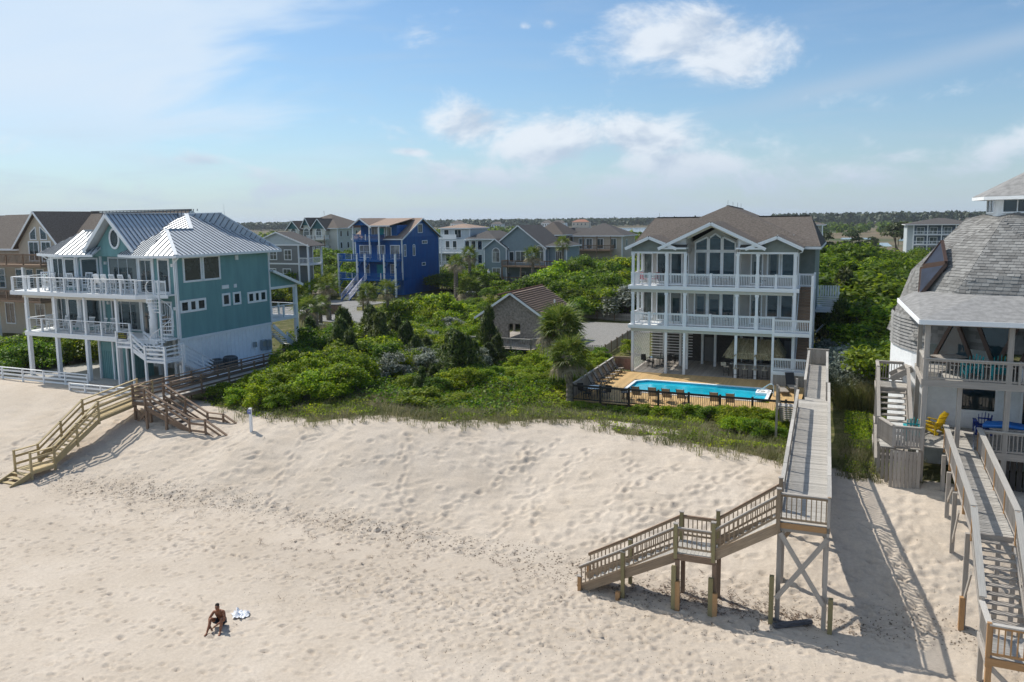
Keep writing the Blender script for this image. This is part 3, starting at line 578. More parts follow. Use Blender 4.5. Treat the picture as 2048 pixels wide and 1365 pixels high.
    def door(s, u0, u1, z0, z1, g=None, m=None, name='door', off=0.0, fill=None):
        fr = s.window(u0, u1, z0 + .12, z1, 1, 1, .10, g, m, name=name, off=off)
        mb = MB(); s.box(mb, u1 - .09, u1 - .05, z0 + 1.0, z0 + 1.12, off + .03, off + .1); mb.obj('handle', ALU, fr); return fr
def plan_walls(par, pts, z0, z1, m, name='wall'):
    """closed storey body from a plan outline"""
    return MB().prism([(x, y, z0) for x, y in pts][::-1], (0, 0, z1 - z0)).obj(name, m, par)
def roof_plane(par, pts, m, t=.12, name='roof'):
    a, b, c = (Vector(p) for p in pts[:3]); n = (b - a).cross(c - a).normalized()
    if n.z < 0: n = -n
    return MB().prism([tuple(p) for p in pts], tuple(-n * t)).obj(name, m, par)
def fascia(par, pts, m=None, h=.2, t=.05, name='fascia', dz=-.1):
    for a, b in zip(pts[:-1], pts[1:]): bar(name, par, Vector(a) + Vector((0, 0, dz)), Vector(b) + Vector((0, 0, dz)), t, h, m or WHITE2)
def rehome(o):
    """move the Empty of a thing built in world coordinates to the thing's own base"""
    xs = [c.matrix_basis @ Vector(q) for c in o.children for q in c.bound_box]
    if not xs: return
    L_ = Vector(((min(p.x for p in xs) + max(p.x for p in xs)) / 2, (min(p.y for p in xs) + max(p.y for p in xs)) / 2, max(min(p.z for p in xs), -.2)))
    for c in o.children: c.matrix_basis = Matrix.Translation(-L_) @ c.matrix_basis
    o.location = L_
def seams(par, poly, sp=.42, w=.04, h=.05, m=None, eave=None):
    """standing seams on a planar roof polygon, running up the slope from its eave (the edge between the first two points)"""
    P = [Vector(p) for p in poly]; n = (P[1] - P[0]).cross(P[2] - P[0]).normalized(); n = -n if n.z < 0 else n; e = (P[1] - P[0]) if eave is None else Vector(eave) - n * n.dot(Vector(eave)); e = e.normalized(); g = n.cross(e).normalized(); g = -g if g.z < 0 else g; Q = [((p - P[0]).dot(e), (p - P[0]).dot(g)) for p in P]
    lo, hi = min(q[0] for q in Q), max(q[0] for q in Q); k = int((hi - lo) / sp)
    for i in range(k + 1):
        u = lo + (hi - lo) * (i + .5) / (k + 1); ts = []
        for (a, b), (c, d) in zip(Q, Q[1:] + Q[:1]):
            if (a - u) * (c - u) < 0: ts.append(b + (d - b) * (u - a) / (c - a))
        if len(ts) >= 2 and max(ts) - min(ts) > .12: bar('roof_seam', par, P[0] + e * u + g * min(ts) + n * .02, P[0] + e * u + g * (max(ts) - .03) + n * .02, w, h, m or METAL_D)
def metal_roof(par, poly, m=None, sp=.42, eave=None): roof_plane(par, poly, m or METAL); seams(par, poly, sp, eave=eave)
def cable_rail(par, a, b, h=1.0, m=None, psp=1.6, ends=(True, True), cables=5):
    m = m or WHITE2; a, b = Vector(a), Vector(b); Ln = (b - a).length; n = max(1, round(Ln / psp)); up = Vector((0, 0, 1))
    for k in range(n + 1):
        if (k == 0 and not ends[0]) or (k == n and not ends[1]): continue
        p = a.lerp(b, k / n); bar('rail_post', par, p, p + up * h, .13, .13, m)
    bar('hand_rail', par, a + up * (h + .02), b + up * (h + .02), .18, .05, m)
    for k in range(cables): z = h * (k + .7) / (cables + .5); bar('cable', par, a + up * z, b + up * z, .012, .012, ALU)
# ------------------------------------------------------------------ teal beach house
gh = thing('teal_beach_house', 'teal three-level beach house with white decks and silver standing-seam metal roof', 'house')
GP = [(-57.0, 15.6), (-55.4, 14.6), (-52.6, 14.6), (-51.4, 15.8), (-47.2, 15.8), (-46.2, 14.8), (-44.6, 14.6), (-42.14, 14.3), (-42.14, 24.05), (-57.0, 24.05)]
plan_walls(gh, GP, 5.75, 11.7, TEAL)
faces = [Face(gh, GP[i], GP[i + 1]) for i in range(8)]
for i, f in enumerate(faces):
    f.siding(5.75, 11.7, TEAL, .165); 
    for u in (.06, f.W - .06): bar('corner_board', gh, f.p(u, 5.75, .03), f.p(u, 11.7, .03), .12, .12, WHITE2)
fs = faces[7]   # the long right-hand side wall
for a in (.75, 2.6): fs.window(a + .05, a + 1.55, 9.9, 11.5, 1, 1, .14)
for a, b in ((.35, 2.5), (7.2, 9.1)): fs.window(a, b, 7.75, 8.35, 3, 1, .16, mw=.3)
for a in (4.45, 5.6): fs.window(a, a + .55, 7.8, 8.5, 1, 1, .15)
fs.trim(0, 5.68, fs.W, 5.68, .2); fs.trim(9.7, 5.7, 9.7, 11.7, .12)
bv = MB()
for a, b in ((4.35, 5.05), (5.6, 5.9)): fs.box(bv, a, b, 9.0, 9.28, .02, .07)
fs.box(bv, 5.9, 6.2, 11.15, 11.5, .02, .1); bv.obj('wall_vent', WHITE2, gh)
# front openings, both storeys
for z in (5.95, 9.05):
    faces[0].window(.25, 1.6, z + .1, z + 2.2, 1, 1, .12); faces[1].window(.25, 1.3, z, z + 2.35, 2, 1, .12, name='sliding_door'); faces[1].window(1.6, 2.55, z + .3, z + 2.3, 1, 1, .12)
    faces[2].window(.35, 1.35, z + .3, z + 2.3, 1, 1, .12); faces[3].window(.9, 3.8, z + .05, z + 2.35, 3, 1, .13)
    faces[4].window(.2, 1.15, z + .2, z + 2.3, 1, 1, .1); faces[5].window(.12, 1.42, z, z + 2.3, 2, 1, .12, name='sliding_door'); faces[6].window(.7, 1.75, z + .1, z + 2.35, 1, 1, .14)
    for x, fc in ((.45, 3), (2.2, 6)): mb = MB(); faces[fc].box(mb, x, x + .18, z + 1.9, z + 2.12, .02, .16); mb.obj('wall_lamp', WHITE, gh)
# ground level: board-and-batten skirt, posts, teal shower stalls
sk = Face(gh, (-42.2, 14.3), (-42.2, 24.0)); plan_walls(gh, [(-42.35, 14.3), (-42.2, 14.3), (-42.2, 24.0), (-42.35, 24.0)], 2.2, 5.66, WHITE, 'skirt_wall'); sk.battens(2.2, 5.6, WHITE2, .42)
plan_walls(gh, [(-56.5, 19.2), (-42.4, 19.2), (-42.4, 19.4), (-56.5, 19.4)], 2.2, 5.7, WHITE2, 'back_wall'); Face(gh, (-56.5, 19.2), (-42.4, 19.2)).battens(2.3, 5.5, WHITE2, .45)
for x in (-52.2, -48.9, -46.9, -45.2): box('post', gh, (x - .13, 16.6, 2.2), (x + .13, 16.86, 5.6), WHITE2)
plan_walls(gh, [(-50.2, 14.2), (-47.3, 14.2), (-47.3, 16.4), (-50.2, 16.4)], 2.35, 5.2, TEAL, 'shower_stall')
sf = Face(gh, (-50.2, 14.2), (-47.3, 14.2)); sf.siding(4.6, 5.15, TEAL, .12, name='stall_siding'); sf.battens(2.35, 4.5, TEAL, .2, 'stall_board'); Face(gh, (-47.3, 14.2), (-47.3, 16.4)).battens(2.35, 5.1, TEAL, .25, 'stall_board')
for x in (-50.2, -48.75, -47.3): bar('stall_post', gh, (x, 14.12, 2.3), (x, 14.12, 5.35), .14, .14, WHITE2)
bar('stall_rail', gh, (-50.3, 14.12, 5.3), (-47.2, 14.12, 5.3), .12, .1, WHITE2)
box('ground_slab', gh, (-57.6, 12.6, 1.9), (-42.3, 24, 2.36), M_CONC)
for x in (-56.7, -53.5, -50.25, -46.95):
    bar('post', gh, (x, 13.2, 2.2), (x, 13.2, 5.55), .26, .26, WHITE2); bar('post', gh, (x, 13.2, 5.85), (x, 13.2, 8.6), .2, .2, WHITE2)
MB().lathe([(.27, 5.85), (.27, 8.6)], (-43.7, 13.5, 0), 20).obj('round_column', WHITE, gh, True)
nm = MB()
nm.box((-43.83, 13.205, 7.62), (-43.79, 13.225, 7.84)); nm.box((-43.86, 13.205, 7.60), (-43.76, 13.225, 7.63))
for k in range(12):
    t0, t1 = 2 * math.pi * k / 12, 2 * math.pi * (k + 1) / 12; nm.bar((-43.81 + .055 * math.cos(t0), 13.21, 7.40 + .1 * math.sin(t0)), (-43.81 + .055 * math.cos(t1), 13.21, 7.40 + .1 * math.sin(t1)), .02, .03)
nm.obj('house_number', DARKMET, gh)
MB().prism([(-56.95, 13.0, 5.85), (-43.2, 13.0, 5.85), (-42.3, 13.4, 5.85), (-42.3, 15, 5.85), (-57.1, 16, 5.85)][::-1], (0, 0, -.12)).obj('lower_deck', WHITE2, gh)
bar('deck_beam', gh, (-57.0, 13.15, 5.64), (-43.0, 13.15, 5.64), .2, .28, WHITE); bar('deck_beam', gh, (-56.95, 13.1, 5.64), (-56.95, 16, 5.64), .2, .28, WHITE)
MB().prism([(-57.75, 12.75, 9.0), (-44.4, 12.75, 9.0), (-43.5, 13.5, 9.0), (-42.3, 13.6, 9.0), (-42.3, 15, 9.0), (-57.75, 17, 9.0)][::-1], (0, 0, -.1)).obj('upper_deck', WHITE2, gh)
bar('deck_fascia', gh, (-57.8, 12.72, 8.86), (-44.35, 12.72, 8.86), .06, .3, WHITE); bar('deck_fascia', gh, (-57.78, 12.7, 8.86), (-57.78, 17, 8.86), .06, .3, WHITE); bar('deck_fascia', gh, (-44.38, 12.72, 8.86), (-43.45, 13.52, 8.86), .06, .3, WHITE); bar('deck_fascia', gh, (-43.5, 13.5, 8.88), (-42.25, 13.6, 8.88), .06, .25, WHITE)
bar('deck_beam', gh, (-57.0, 13.2, 8.6), (-43.4, 13.3, 8.6), .2, .26, CREAMT)
cable_rail(gh, (-57.65, 12.85, 9.0), (-44.45, 12.85, 9.0), 1.05, psp=1.4); cable_rail(gh, (-57.65, 12.85, 9.0), (-57.65, 16.8, 9.0), 1.05, psp=1.5, ends=(False, True)); cable_rail(gh, (-44.45, 12.85, 9.0), (-43.5, 13.55, 9.0), 1.0, psp=1.2, ends=(False, True))
cable_rail(gh, (-56.7, 13.15, 5.85), (-46.95, 13.15, 5.85), 1.0, psp=1.63, ends=(False, False)); cable_rail(gh, (-46.95, 13.15, 5.85), (-45.7, 13.15, 5.85), 1.0, psp=1.3, ends=(False, True)); cable_rail(gh, (-56.75, 13.2, 5.85), (-56.85, 15.9, 5.85), 1.0, psp=2.6)
railing(gh, (-43.4, 13.58, 9.0), (-42.45, 13.62, 9.0), WHITE2, 1.0, bal=.1, bw=.025, cap=(.06, .04), pw=.06)
# roof of metal sheets: two faceted hips, the cross gable, the tall main hip
Z0 = 11.78
A1, B1, T1 = (-45.2, 16.6, 13.605), (-45.2, 19.0, 13.605), (-47.6, 20.9, 14.805); RE = (-45.4, 22.4, 14.84)
metal_roof(gh, [(-41.55, 13.9, Z0), (-41.55, 25.0, Z0), T1, B1, A1]); metal_roof(gh, [(-43.8, 13.2, Z0), (-41.55, 13.9, Z0), A1]); metal_roof(gh, [(-48.1, 14.6, Z0), (-43.8, 13.2, Z0), A1]); EV = (4.3, -1.4, 0); metal_roof(gh, [(-48.1, 14.6, Z0), A1, B1], eave=EV); metal_roof(gh, [(-48.1, 14.6, Z0), B1, T1], eave=EV); metal_roof(gh, [(-48.1, 14.6, Z0), T1, (-48.7, 20.9, 14.0)], eave=EV)
bar('ridge_cap', gh, A1, B1, .3, .08, METAL); bar('ridge_cap', gh, B1, T1, .3, .08, METAL); bar('ridge_cap', gh, A1, (-41.6, 13.95, Z0 + .04), .24, .06, METAL); bar('ridge_cap', gh, T1, (-41.6, 24.95, Z0 + .03), .2, .06, METAL)
A2 = (-54.2, 16.8, 13.57)
metal_roof(gh, [(-57.6, 15.0, Z0), (-53.2, 13.4, Z0), A2]); metal_roof(gh, [(-53.2, 13.4, Z0), (-50.3, 14.2, Z0), A2]); metal_roof(gh, [(-50.3, 14.2, Z0), (-50.3, 16.8, 13.57), A2], eave=(2.9, .8, 0)); roof_plane(gh, [(-57.6, 15.0, Z0), A2, (-57.6, 21, 12.6)], METAL); roof_plane(gh, [A2, (-50.3, 16.8, 13.57), (-50.3, 21, 12.6), (-57.6, 21, 12.6)], METAL)
bar('ridge_cap', gh, A2, (-53.2, 13.45, Z0 + .03), .24, .06, METAL); bar('ridge_cap', gh, A2, (-50.3, 16.8, 13.6), .22, .06, METAL)
GX, GY = -48.75, 14.3
metal_roof(gh, [(-46.2, GY, 12.1), (-46.2, 20.5, 12.1), (GX, 22.4, 14.82), (GX, GY, 14.82)]); metal_roof(gh, [(-51.3, 22, 12.1), (-51.3, GY, 12.1), (GX, GY, 14.82), (GX, 22, 14.82)]); bar('ridge_cap', gh, (GX, GY, 14.84), (GX, 22, 14.84), .26, .06, METAL)
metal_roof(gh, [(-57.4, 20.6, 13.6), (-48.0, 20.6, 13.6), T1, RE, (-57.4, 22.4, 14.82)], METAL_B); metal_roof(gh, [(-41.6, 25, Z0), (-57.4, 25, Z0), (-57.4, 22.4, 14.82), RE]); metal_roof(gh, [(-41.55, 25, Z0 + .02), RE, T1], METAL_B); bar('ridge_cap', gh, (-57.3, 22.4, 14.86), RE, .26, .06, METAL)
gf = Face(gh, (-51.0, 15.0), (-46.5, 15.0)); MB().prism([gf.p(0, 11.6), gf.p(4.5, 11.6), gf.p(4.5, 12.0), gf.p(2.25, 14.5), gf.p(0, 12.0)], (0, .3, 0)).obj('gable_wall', TEAL, gh)
gf.siding(11.7, 14.45, TEAL, .165, lambda z: (max(0, (z - 12.05) / 1.09), 4.5 - max(0, (z - 12.05) / 1.09))); fascia(gh, [(-51.35, GY - .03, 12.05), (GX, GY - .03, 14.78), (-46.15, GY - .03, 12.05)], WHITE, .26)
ov = MB(); ov2 = MB(); cu, cz = 2.25, 12.95
for k in range(20):
    t0, t1 = 2 * math.pi * k / 20, 2 * math.pi * (k + 1) / 20; q = [(cu + a * math.cos(t), cz + b * math.sin(t)) for a, b, t in ((.55, .8, t0), (.55, .8, t1), (.4, .64, t1), (.4, .64, t0))]; ov.prism([gf.p(*w_, .02) for w_ in q], gf.n * .08)
ovo = ov.obj('oval_window', WHITE, gh); ov2.prism([gf.p(cu + .41 * math.cos(2 * math.pi * k / 20), cz + .65 * math.sin(2 * math.pi * k / 20), .02) for k in range(20)], gf.n * .03).obj('pane', GLASS, ovo)
fascia(gh, [(-48.1, 14.6, Z0), (-43.8, 13.2, Z0), (-41.55, 13.9, Z0), (-41.55, 25.0, Z0)], WHITE, .18); fascia(gh, [(-57.6, 21, Z0), (-57.6, 15.0, Z0), (-53.2, 13.4, Z0), (-50.3, 14.2, Z0)], WHITE, .18)
MB().prism([(-48.1, 14.65, Z0 - .17), (-43.8, 13.3, Z0 - .17), (-41.65, 13.95, Z0 - .17), (-41.65, 24.9, Z0 - .17), (-48, 24.9, Z0 - .17)], (0, 0, .05)).obj('soffit', CREAMT, gh)
for a, b, c, e_ in (((-41.65, 14.2, 11.6), (-42.05, 14.2, 11.3), (-42.05, 14.25, 11.2), (-42.05, 14.25, 6.0)), ((-57.3, 15.2, 11.6), (-57.1, 15.5, 11.3), (-57.1, 15.5, 11.2), (-57.1, 15.5, 9.1))): MB().tube([a, b, c, e_], .05, 6).obj('downspout', WHITE, gh)
# rear porch
roof_plane(gh, [(-50, 24.05, 10.15), (-41.7, 24.05, 10.15), (-41.7, 27.75, 8.75), (-50, 27.75, 8.75)], METAL, .16, 'porch_roof'); rp = Face(gh, (-42.14, 24.05), (-42.14, 27.25)); MB().prism([rp.p(0, 8.6), rp.p(3.2, 8.6), rp.p(3.2, 8.85), rp.p(0, 10.05)], (-.15, 0, 0)).obj('porch_gable', TEAL, gh); fascia(gh, [(-41.68, 24.05, 10.12), (-41.68, 27.75, 8.72)], WHITE, .2); bar('porch_beam', gh, (-42.16, 24.05, 8.58), (-42.16, 27.4, 8.58), .16, .2, WHITE)
for x, y in ((-42.2, 27.25), (-46, 27.25)): bar('post', gh, (x, y, 1.6), (x, y, 8.6), .28, .28, WHITE2)
box('porch_deck', gh, (-50, 24.05, 5.75), (-42.1, 27.3, 6.0), WHITE2); cable_rail(gh, (-42.2, 24.15, 6.0), (-42.2, 27.2, 6.0), 1.0, psp=1.5, ends=(True, False)); cable_rail(gh, (-42.3, 27.3, 6.0), (-49.5, 27.3, 6.0), 1.0, psp=1.8)
flight(gh, (-43.4, 24.3, 5.7), (0, 1), 17, .26, .22, 1.2, WHITE2, (1, 0)); railing(gh, (-42.2, 26.0, 3.7), (-42.2, 28.6, 1.6), WHITE2, .95, boards=2)
# entry stairs at the front right corner
box('stair_landing', gh, (-45.75, 12.0, 5.3), (-44.3, 13.0, 5.45), WHITE2)
railing(gh, (-45.75, 12.05, 5.45), (-44.3, 12.05, 5.45), WHITE2, 1.0, boards=2, pbot=3.1, pw=.14); railing(gh, (-45.75, 12.05, 5.45), (-45.75, 13.0, 5.45), WHITE2, 1.0, boards=2, ends=(False, False))
flight(gh, (-44.3, 12.05, 5.45), (1, 0), 5, .25, .18, 1.05, WHITE2, (0, 1)); railing(gh, (-44.3, 12.05, 5.4), (-43.05, 12.05, 4.55), WHITE2, 1.0, boards=2, ends=(False, True), pbot=2.2, pw=.14); railing(gh, (-44.3, 13.1, 5.4), (-43.05, 13.1, 4.55), WHITE2, 1.0, boards=2, ends=(False, False))
box('stair_landing', gh, (-43.05, 12.0, 4.4), (-41.2, 13.6, 4.55), WHITE2); railing(gh, (-43.05, 12.05, 4.55), (-41.2, 12.05, 4.55), WHITE2, 1.02, boards=3, pbot=2.2, pw=.15); railing(gh, (-41.2, 12.05, 4.55), (-41.2, 13.6, 4.55), WHITE2, 1.02, boards=3, ends=(False, True), pbot=2.2, pw=.15)
flight(gh, (-42.1, 13.7, 4.5), (0, 1), 11, .30, .19, .95, WHITE2, (1, 0)); railing(gh, (-41.1, 13.7, 4.5), (-41.1, 17.0, 2.5), WHITE2, 1.0, boards=3, psp=1.6, pbot=.3)
# spiral stair
sp = MB().tube([(-42.55, 13.1, 4.5), (-42.55, 13.1, 10.1)], .07, 10).obj('spiral_pole', WHITE, gh)
for k in range(17):
    a0 = rad(-150 + k * 24); z = 4.75 + k * .25; tr = MB(); c = Vector((-42.55, 13.1, z))
    q = [c, c + Vector((math.cos(a0), math.sin(a0), 0)) * .85, c + Vector((math.cos(a0 + .46), math.sin(a0 + .46), 0)) * .85]; tr.prism([tuple(v_) for v_ in q], (0, 0, .045)).obj('spiral_tread', WHITE, gh)
    for j in (0, .5):
        a = a0 + .46 * j; b0 = c + Vector((math.cos(a), math.sin(a), 0)) * .83; bar('baluster', gh, b0, b0 + Vector((0, 0, .95)), .022, .022, WHITE)
MB().tube([(-42.55 + .83 * math.cos(rad(-150 + k * 12)), 13.1 + .83 * math.sin(rad(-150 + k * 12)), 5.7 + k * .125) for k in range(36)], .028, 6).obj('spiral_handrail', WHITE, gh)
rehome(gh)
sgn = _props(box('rental_sign', None, (-45.5, 11.955, 5.95), (-44.62, 11.975, 6.42), mat('black_sign_board', (.012, .012, .014), .5, .05)), 'black sign with three lines of yellow lettering on the white stair rail', 'sign')
YEL = mat('yellow_lettering', (.62, .60, .05), .6, .05); R_ = random.Random(5)
for row, (a, b) in enumerate(((-45.40, -44.85), (-45.46, -44.68), (-45.40, -44.70))):
    lm = MB(); x = a
    while x < b:
        w_ = R_.choice([.035, .05, .06]); zb = 6.30 - row * .13; h_ = R_.choice([.055, .07, .09]); lm.box((x, 11.945, zb), (x + .014, 11.953, zb + h_)); lm.box((x, 11.945, zb + h_ * .6), (x + w_ * .8, 11.953, zb + h_ * .6 + .016)); lm.box((x, 11.945, zb), (x + w_ * .8, 11.953, zb + .014))
        x += w_ + .02 + (.04 if R_.random() < .12 else 0)
    t_ = lm.obj('lettering', YEL); t_.parent = sgn; t_.matrix_parent_inverse = sgn.matrix_basis.inverted()
# ------------------------------------------------------------------ three-storey middle house
ch = thing('porch_house', 'white three-storey house with full-width porches, sage gables and brown roof behind the pool', 'house')
PX = (-14.2, -11.46, -9.98, -5.98, -4.5, -1.8); PY = 34.9; F1, F2, F3, BM = 1.5, 5.4, 8.6, 11.2
BODY = [(-14.3, 38.4), (-13.0, 37.4), (-10.6, 37.4), (-10.0, 36.7), (-5.95, 36.7), (-5.4, 37.4), (-1.75, 37.4), (-1.75, 39.5), (-.62, 39.5), (-.62, 49.5), (-14.3, 49.5)]
GREIGE = mat('greige_panel', (.46, .44, .41), .6, .05, 2)
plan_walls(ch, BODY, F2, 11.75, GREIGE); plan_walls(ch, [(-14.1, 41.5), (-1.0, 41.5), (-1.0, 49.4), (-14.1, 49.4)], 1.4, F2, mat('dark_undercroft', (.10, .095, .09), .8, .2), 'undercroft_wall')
cf = [Face(ch, BODY[i], BODY[i + 1]) for i in range(9)]
cf[7].siding(F2, 11.7, SAGE, .19); cf[8].siding(F2, 11.7, SAGE, .19)
Face(ch, (-14.3, 49.5), (-14.3, 38.4)).siding(F2, 11.7, SAGE, .19)
for z in (F2, F3):
    cf[0].window(.3, 1.3, z + .35, z + 2.4, 1, 1, .12, GLASS_P); cf[1].door(.25, 1.1, z + .05, z + 2.45, GLASS); cf[1].window(1.4, 2.2, z + .05, z + 2.45, 1, 1, .12, GLASS_B, name='glass_door')
    for k in range(3): cf[3].window(.52 + k * 1.08, 1.36 + k * 1.08, z + .7, z + 2.6, 1, 1, .12, GLASS_B)
    cf[5].door(.2, .95, z + .05, z + 2.45, GLASS); cf[5].window(1.45, 2.2, z + .75, z + 2.5, 1, 1, .13, GLASS_B); cf[5].window(2.5, 3.3, z + .75, z + 2.5, 1, 1, .13, GLASS_B)
    cf[2].door(.15, .75, z + .05, z + 2.45, GLASS)
# glazed central gable
gz = Face(ch, (-10.0, 36.7), (-5.95, 36.7)); MB().prism([gz.p(0, 11.7), gz.p(4.05, 11.7), gz.p(4.05, 11.95), gz.p(2.02, 13.1), gz.p(0, 11.95)], (0, .3, 0)).obj('gable_wall', GREIGE, ch)
gz.window(.52, 1.36, 11.42, 11.72, 1, 1, .12, GLASS_B, peak=(.22, .62)); gz.window(1.6, 2.44, 11.42, 12.32, 1, 1, .12, GLASS_B, peak=(.3, .3)); gz.window(2.68, 3.52, 11.42, 11.72, 1, 1, .12, GLASS_B, peak=(.62, .22))
# porch floors
for z, y0 in ((F2, PY - .25), (F3, PY - .25)):
    box('porch_floor', ch, (-14.45, y0, z - .12), (-1.5, 37.6, z), WHITE2); box('deck_fascia', ch, (-14.5, y0 - .05, z - .28), (-1.45, y0, z + .01), WHITE)
    bar('porch_beam', ch, (-14.35, PY, z - .42), (-1.6, PY, z - .42), .22, .24, mat('cream_beam', (.60, .58, .50), .6, .05)); box('deck_fascia', ch, (-14.55, y0, z - .28), (-14.5, 38.5, z + .01), WHITE)
bar('porch_beam', ch, (-14.35, PY, BM + .06), (-9.9, PY, BM + .06), .2, .14, WHITE); bar('porch_beam', ch, (-6.05, PY, BM + .06), (-1.65, PY, BM + .06), .2, .14, WHITE)
box('porch_ceiling', ch, (-14.3, PY, BM + .2), (-10, 37.6, BM + .25), WHITE2); box('porch_ceiling', ch, (-5.95, PY, BM + .2), (-1.7, 37.6, BM + .25), WHITE2)
for i, x in enumerate(PX):
    if i < 4: bar('ground_post', ch, (x, PY, F1 - .1), (x, PY, F2 - .5), .2, .2, WHITE2)
    else: bar('ground_post', ch, (x, PY + .05, F1), (x, PY + .05, F2 - .5), .18, .18, WHITE2)
    for z in (F2, F3):
        top = (F3 - .54 if z == F2 else BM); bar('column', ch, (x, PY, z), (x, PY, top), .2, .2, WHITE); bar('column_base', ch, (x, PY, z), (x, PY, z + 1.06), .27, .27, WHITE); bar('column_cap', ch, (x, PY, top - .18), (x, PY, top), .27, .27, WHITE)
for z in (F2, F3):
    for a, b in zip(PX[:-1], PX[1:]):
        if z == F2 and b > -2: b = -3.15
        mid = (a + b) / 2
        if b - a > 2.3:
            for q, w in ((a, mid), (mid, b)): railing(ch, (q + .12, PY, z), (w - .12, PY, z), WHITE2, 1.0, bal=.115, bw=.04, low=.12, cap=(.1, .05), ends=(False, False))
            bar('rail_post', ch, (mid, PY, z), (mid, PY, z + 1.05), .2, .2, WHITE)
        else: railing(ch, (a + .12, PY, z), (b - .12, PY, z), WHITE2, 1.0, bal=.115, bw=.04, low=.12, cap=(.1, .05), ends=(False, False))
    railing(ch, (-14.25, PY + .2, z), (-14.25, 38.3, z), WHITE2, 1.0, bal=.14, bw=.04, low=.12, cap=(.1, .05), ends=(False, False))
    for y in (36.6, 38.0): bar('column', ch, (-14.2, y, z), (-14.2, y, F3 - .4 if z == F2 else BM + .2), .2, .2, WHITE)
# undercroft posts and slatted screen
for x, y in ((-11.0, 38.6), (-10.2, 37.2), (-9.4, 40.0), (-8.2, 39.2), (-6.0, 38.4), (-4.4, 38.4), (-12.6, 39.5), (-1.8, 38.4)): bar('ground_post', ch, (x, y, 1.4), (x, y, F2 - .2), .2, .2, WHITE2)
for k in range(30): z = 1.62 + k * .112; bar('screen_slat', ch, (-14.18, 35.1, z), (-14.18, 40.8, z), .02, .045, WHITE2)
for k in range(12): z = 1.9 + k * .25; bar('screen_slat', ch, (-14.1, 40.9, z), (-10.4, 40.9, z), .03, .07, WHITE2)
for x in (-13.0, -9.0, -5.2, -2.4): bar('undercroft_door', ch, (x, 41.45, 1.5), (x, 41.45, 3.6), .08, .9, mat('grey_door', (.22, .22, .22), .6, .05))
# stair tower at the right
for z0, zf, y0 in ((2.55, 2.55, 33.2), (5.45, 5.45, 33.2)):
    box('stair_landing', ch, (-3.15, 33.1, z0 - .25), (-.45, 34.75, z0), WHITE); railing(ch, (-3.05, 33.2, z0), (-.55, 33.2, z0), WHITE2, .98, bal=.115, bw=.04, low=.14, cap=(.1, .06), ends=(False, False))
    flight(ch, (-1.6, 36.9, z0 + (3.15 if z0 > 5 else 2.85)), (0, -1), 15, .19 if z0 > 5 else .185, .207 if z0 > 5 else .188, 1.0, WHITE2, (1, 0), tm=W_BROWN, open_=False)
for x, z1 in ((-3.1, 6.6), (-.5, 9.7)): bar('tower_post', ch, (x, 33.22, 1.4), (x, 33.22, z1), .16, .16, WHITE)
bar('tower_post', ch, (-1.75, 34.6, 1.4), (-1.75, 34.6, 8.4), .2, .2, WHITE); bar('tower_post', ch, (-.5, 37.4, 1.4), (-.5, 37.4, 9.7), .14, .14, WHITE); bar('stair_rail', ch, (-.5, 33.3, 6.5), (-.5, 37, 9.6), .08, .2, WHITE)
box('stair_landing', ch, (-1.75, 37.0, 8.35), (-.45, 38.6, 8.6), WHITE); railing(ch, (-1.6, 37.05, 8.6), (-.55, 37.05, 8.6), WHITE2, 1.0, bal=.115, bw=.04, cap=(.1, .05)); 
skirt = Face(ch, (-3.1, 33.15), (-.5, 33.15)); 
for k in range(13): bar('skirt_board', ch, (-3.0 + k * .2, 33.16, 1.35), (-3.0 + k * .2, 33.16, 2.3), .03, .19, W_GREY)
# side balcony at right rear
box('balcony_floor', ch, (-.6, 43.5, 5.9), (1.25, 47.5, 6.1), WHITE2)
for k in range(7): z = 6.2 + k * .17; bar('balcony_board', ch, (1.22, 43.5, z), (1.22, 47.5, z), .04, .12, WHITE); bar('balcony_board', ch, (-.5, 43.5, z), (1.2, 43.5, z), .04, .12, WHITE)
for k in range(9): x = -.45 + k * .2; bar('balcony_picket', ch, (x, 44.6, 7.2), (x, 44.6, 8.1), .04, .14, WHITE)
for y in (43.6, 47.3): bar('balcony_brace', ch, (1.1, y, 5.9), (-.5, y, 4.2), .1, .14, WHITE)
# roofs
def gable_front(xa, xc, xb, zb, za, y0, y1, siding_z, wall_y, over=.45, open_=False):
    fascia(ch, [(xa, y0, zb), (xc, y0, za), (xb, y0, zb)], WHITE, .24, .06); roof_plane(ch, [(xa, y0, zb + .05), (xc, y0, za + .05), (xc, y1, za + .05), (xa, y1, zb + .05)], SHINGLE, .1); roof_plane(ch, [(xc, y0, za + .05), (xb, y0, zb + .05), (xb, y1, zb + .05), (xc, y1, za + .05)], SHINGLE, .1)
    if not open_:
        f = Face(ch, (xa + over, wall_y), (xb - over, wall_y)); W_ = f.W; zl = zb + (za - zb) * over / (xc - xa)
        MB().prism([f.p(0, siding_z), f.p(W_, siding_z), f.p(W_, zl - .1), f.p(W_ / 2, za - .15), f.p(0, zl - .1)], (0, .2, 0)).obj('gable_wall', SAGE, ch)
        f.siding(siding_z, za - .2, SAGE, .16, lambda z: (max(0, (z - zl + .1) * (W_ / 2) / max(za - .05 - zl, .1)), W_ - max(0, (z - zl + .1) * (W_ / 2) / max(za - .05 - zl, .1))))
gable_front(-14.75, -12.82, -10.6, 11.66, 12.55, 34.35, 42, BM + .14, PY - .06); gable_front(-5.4, -3.12, -1.25, 11.66, 12.55, 34.35, 42, BM + .14, PY - .06)
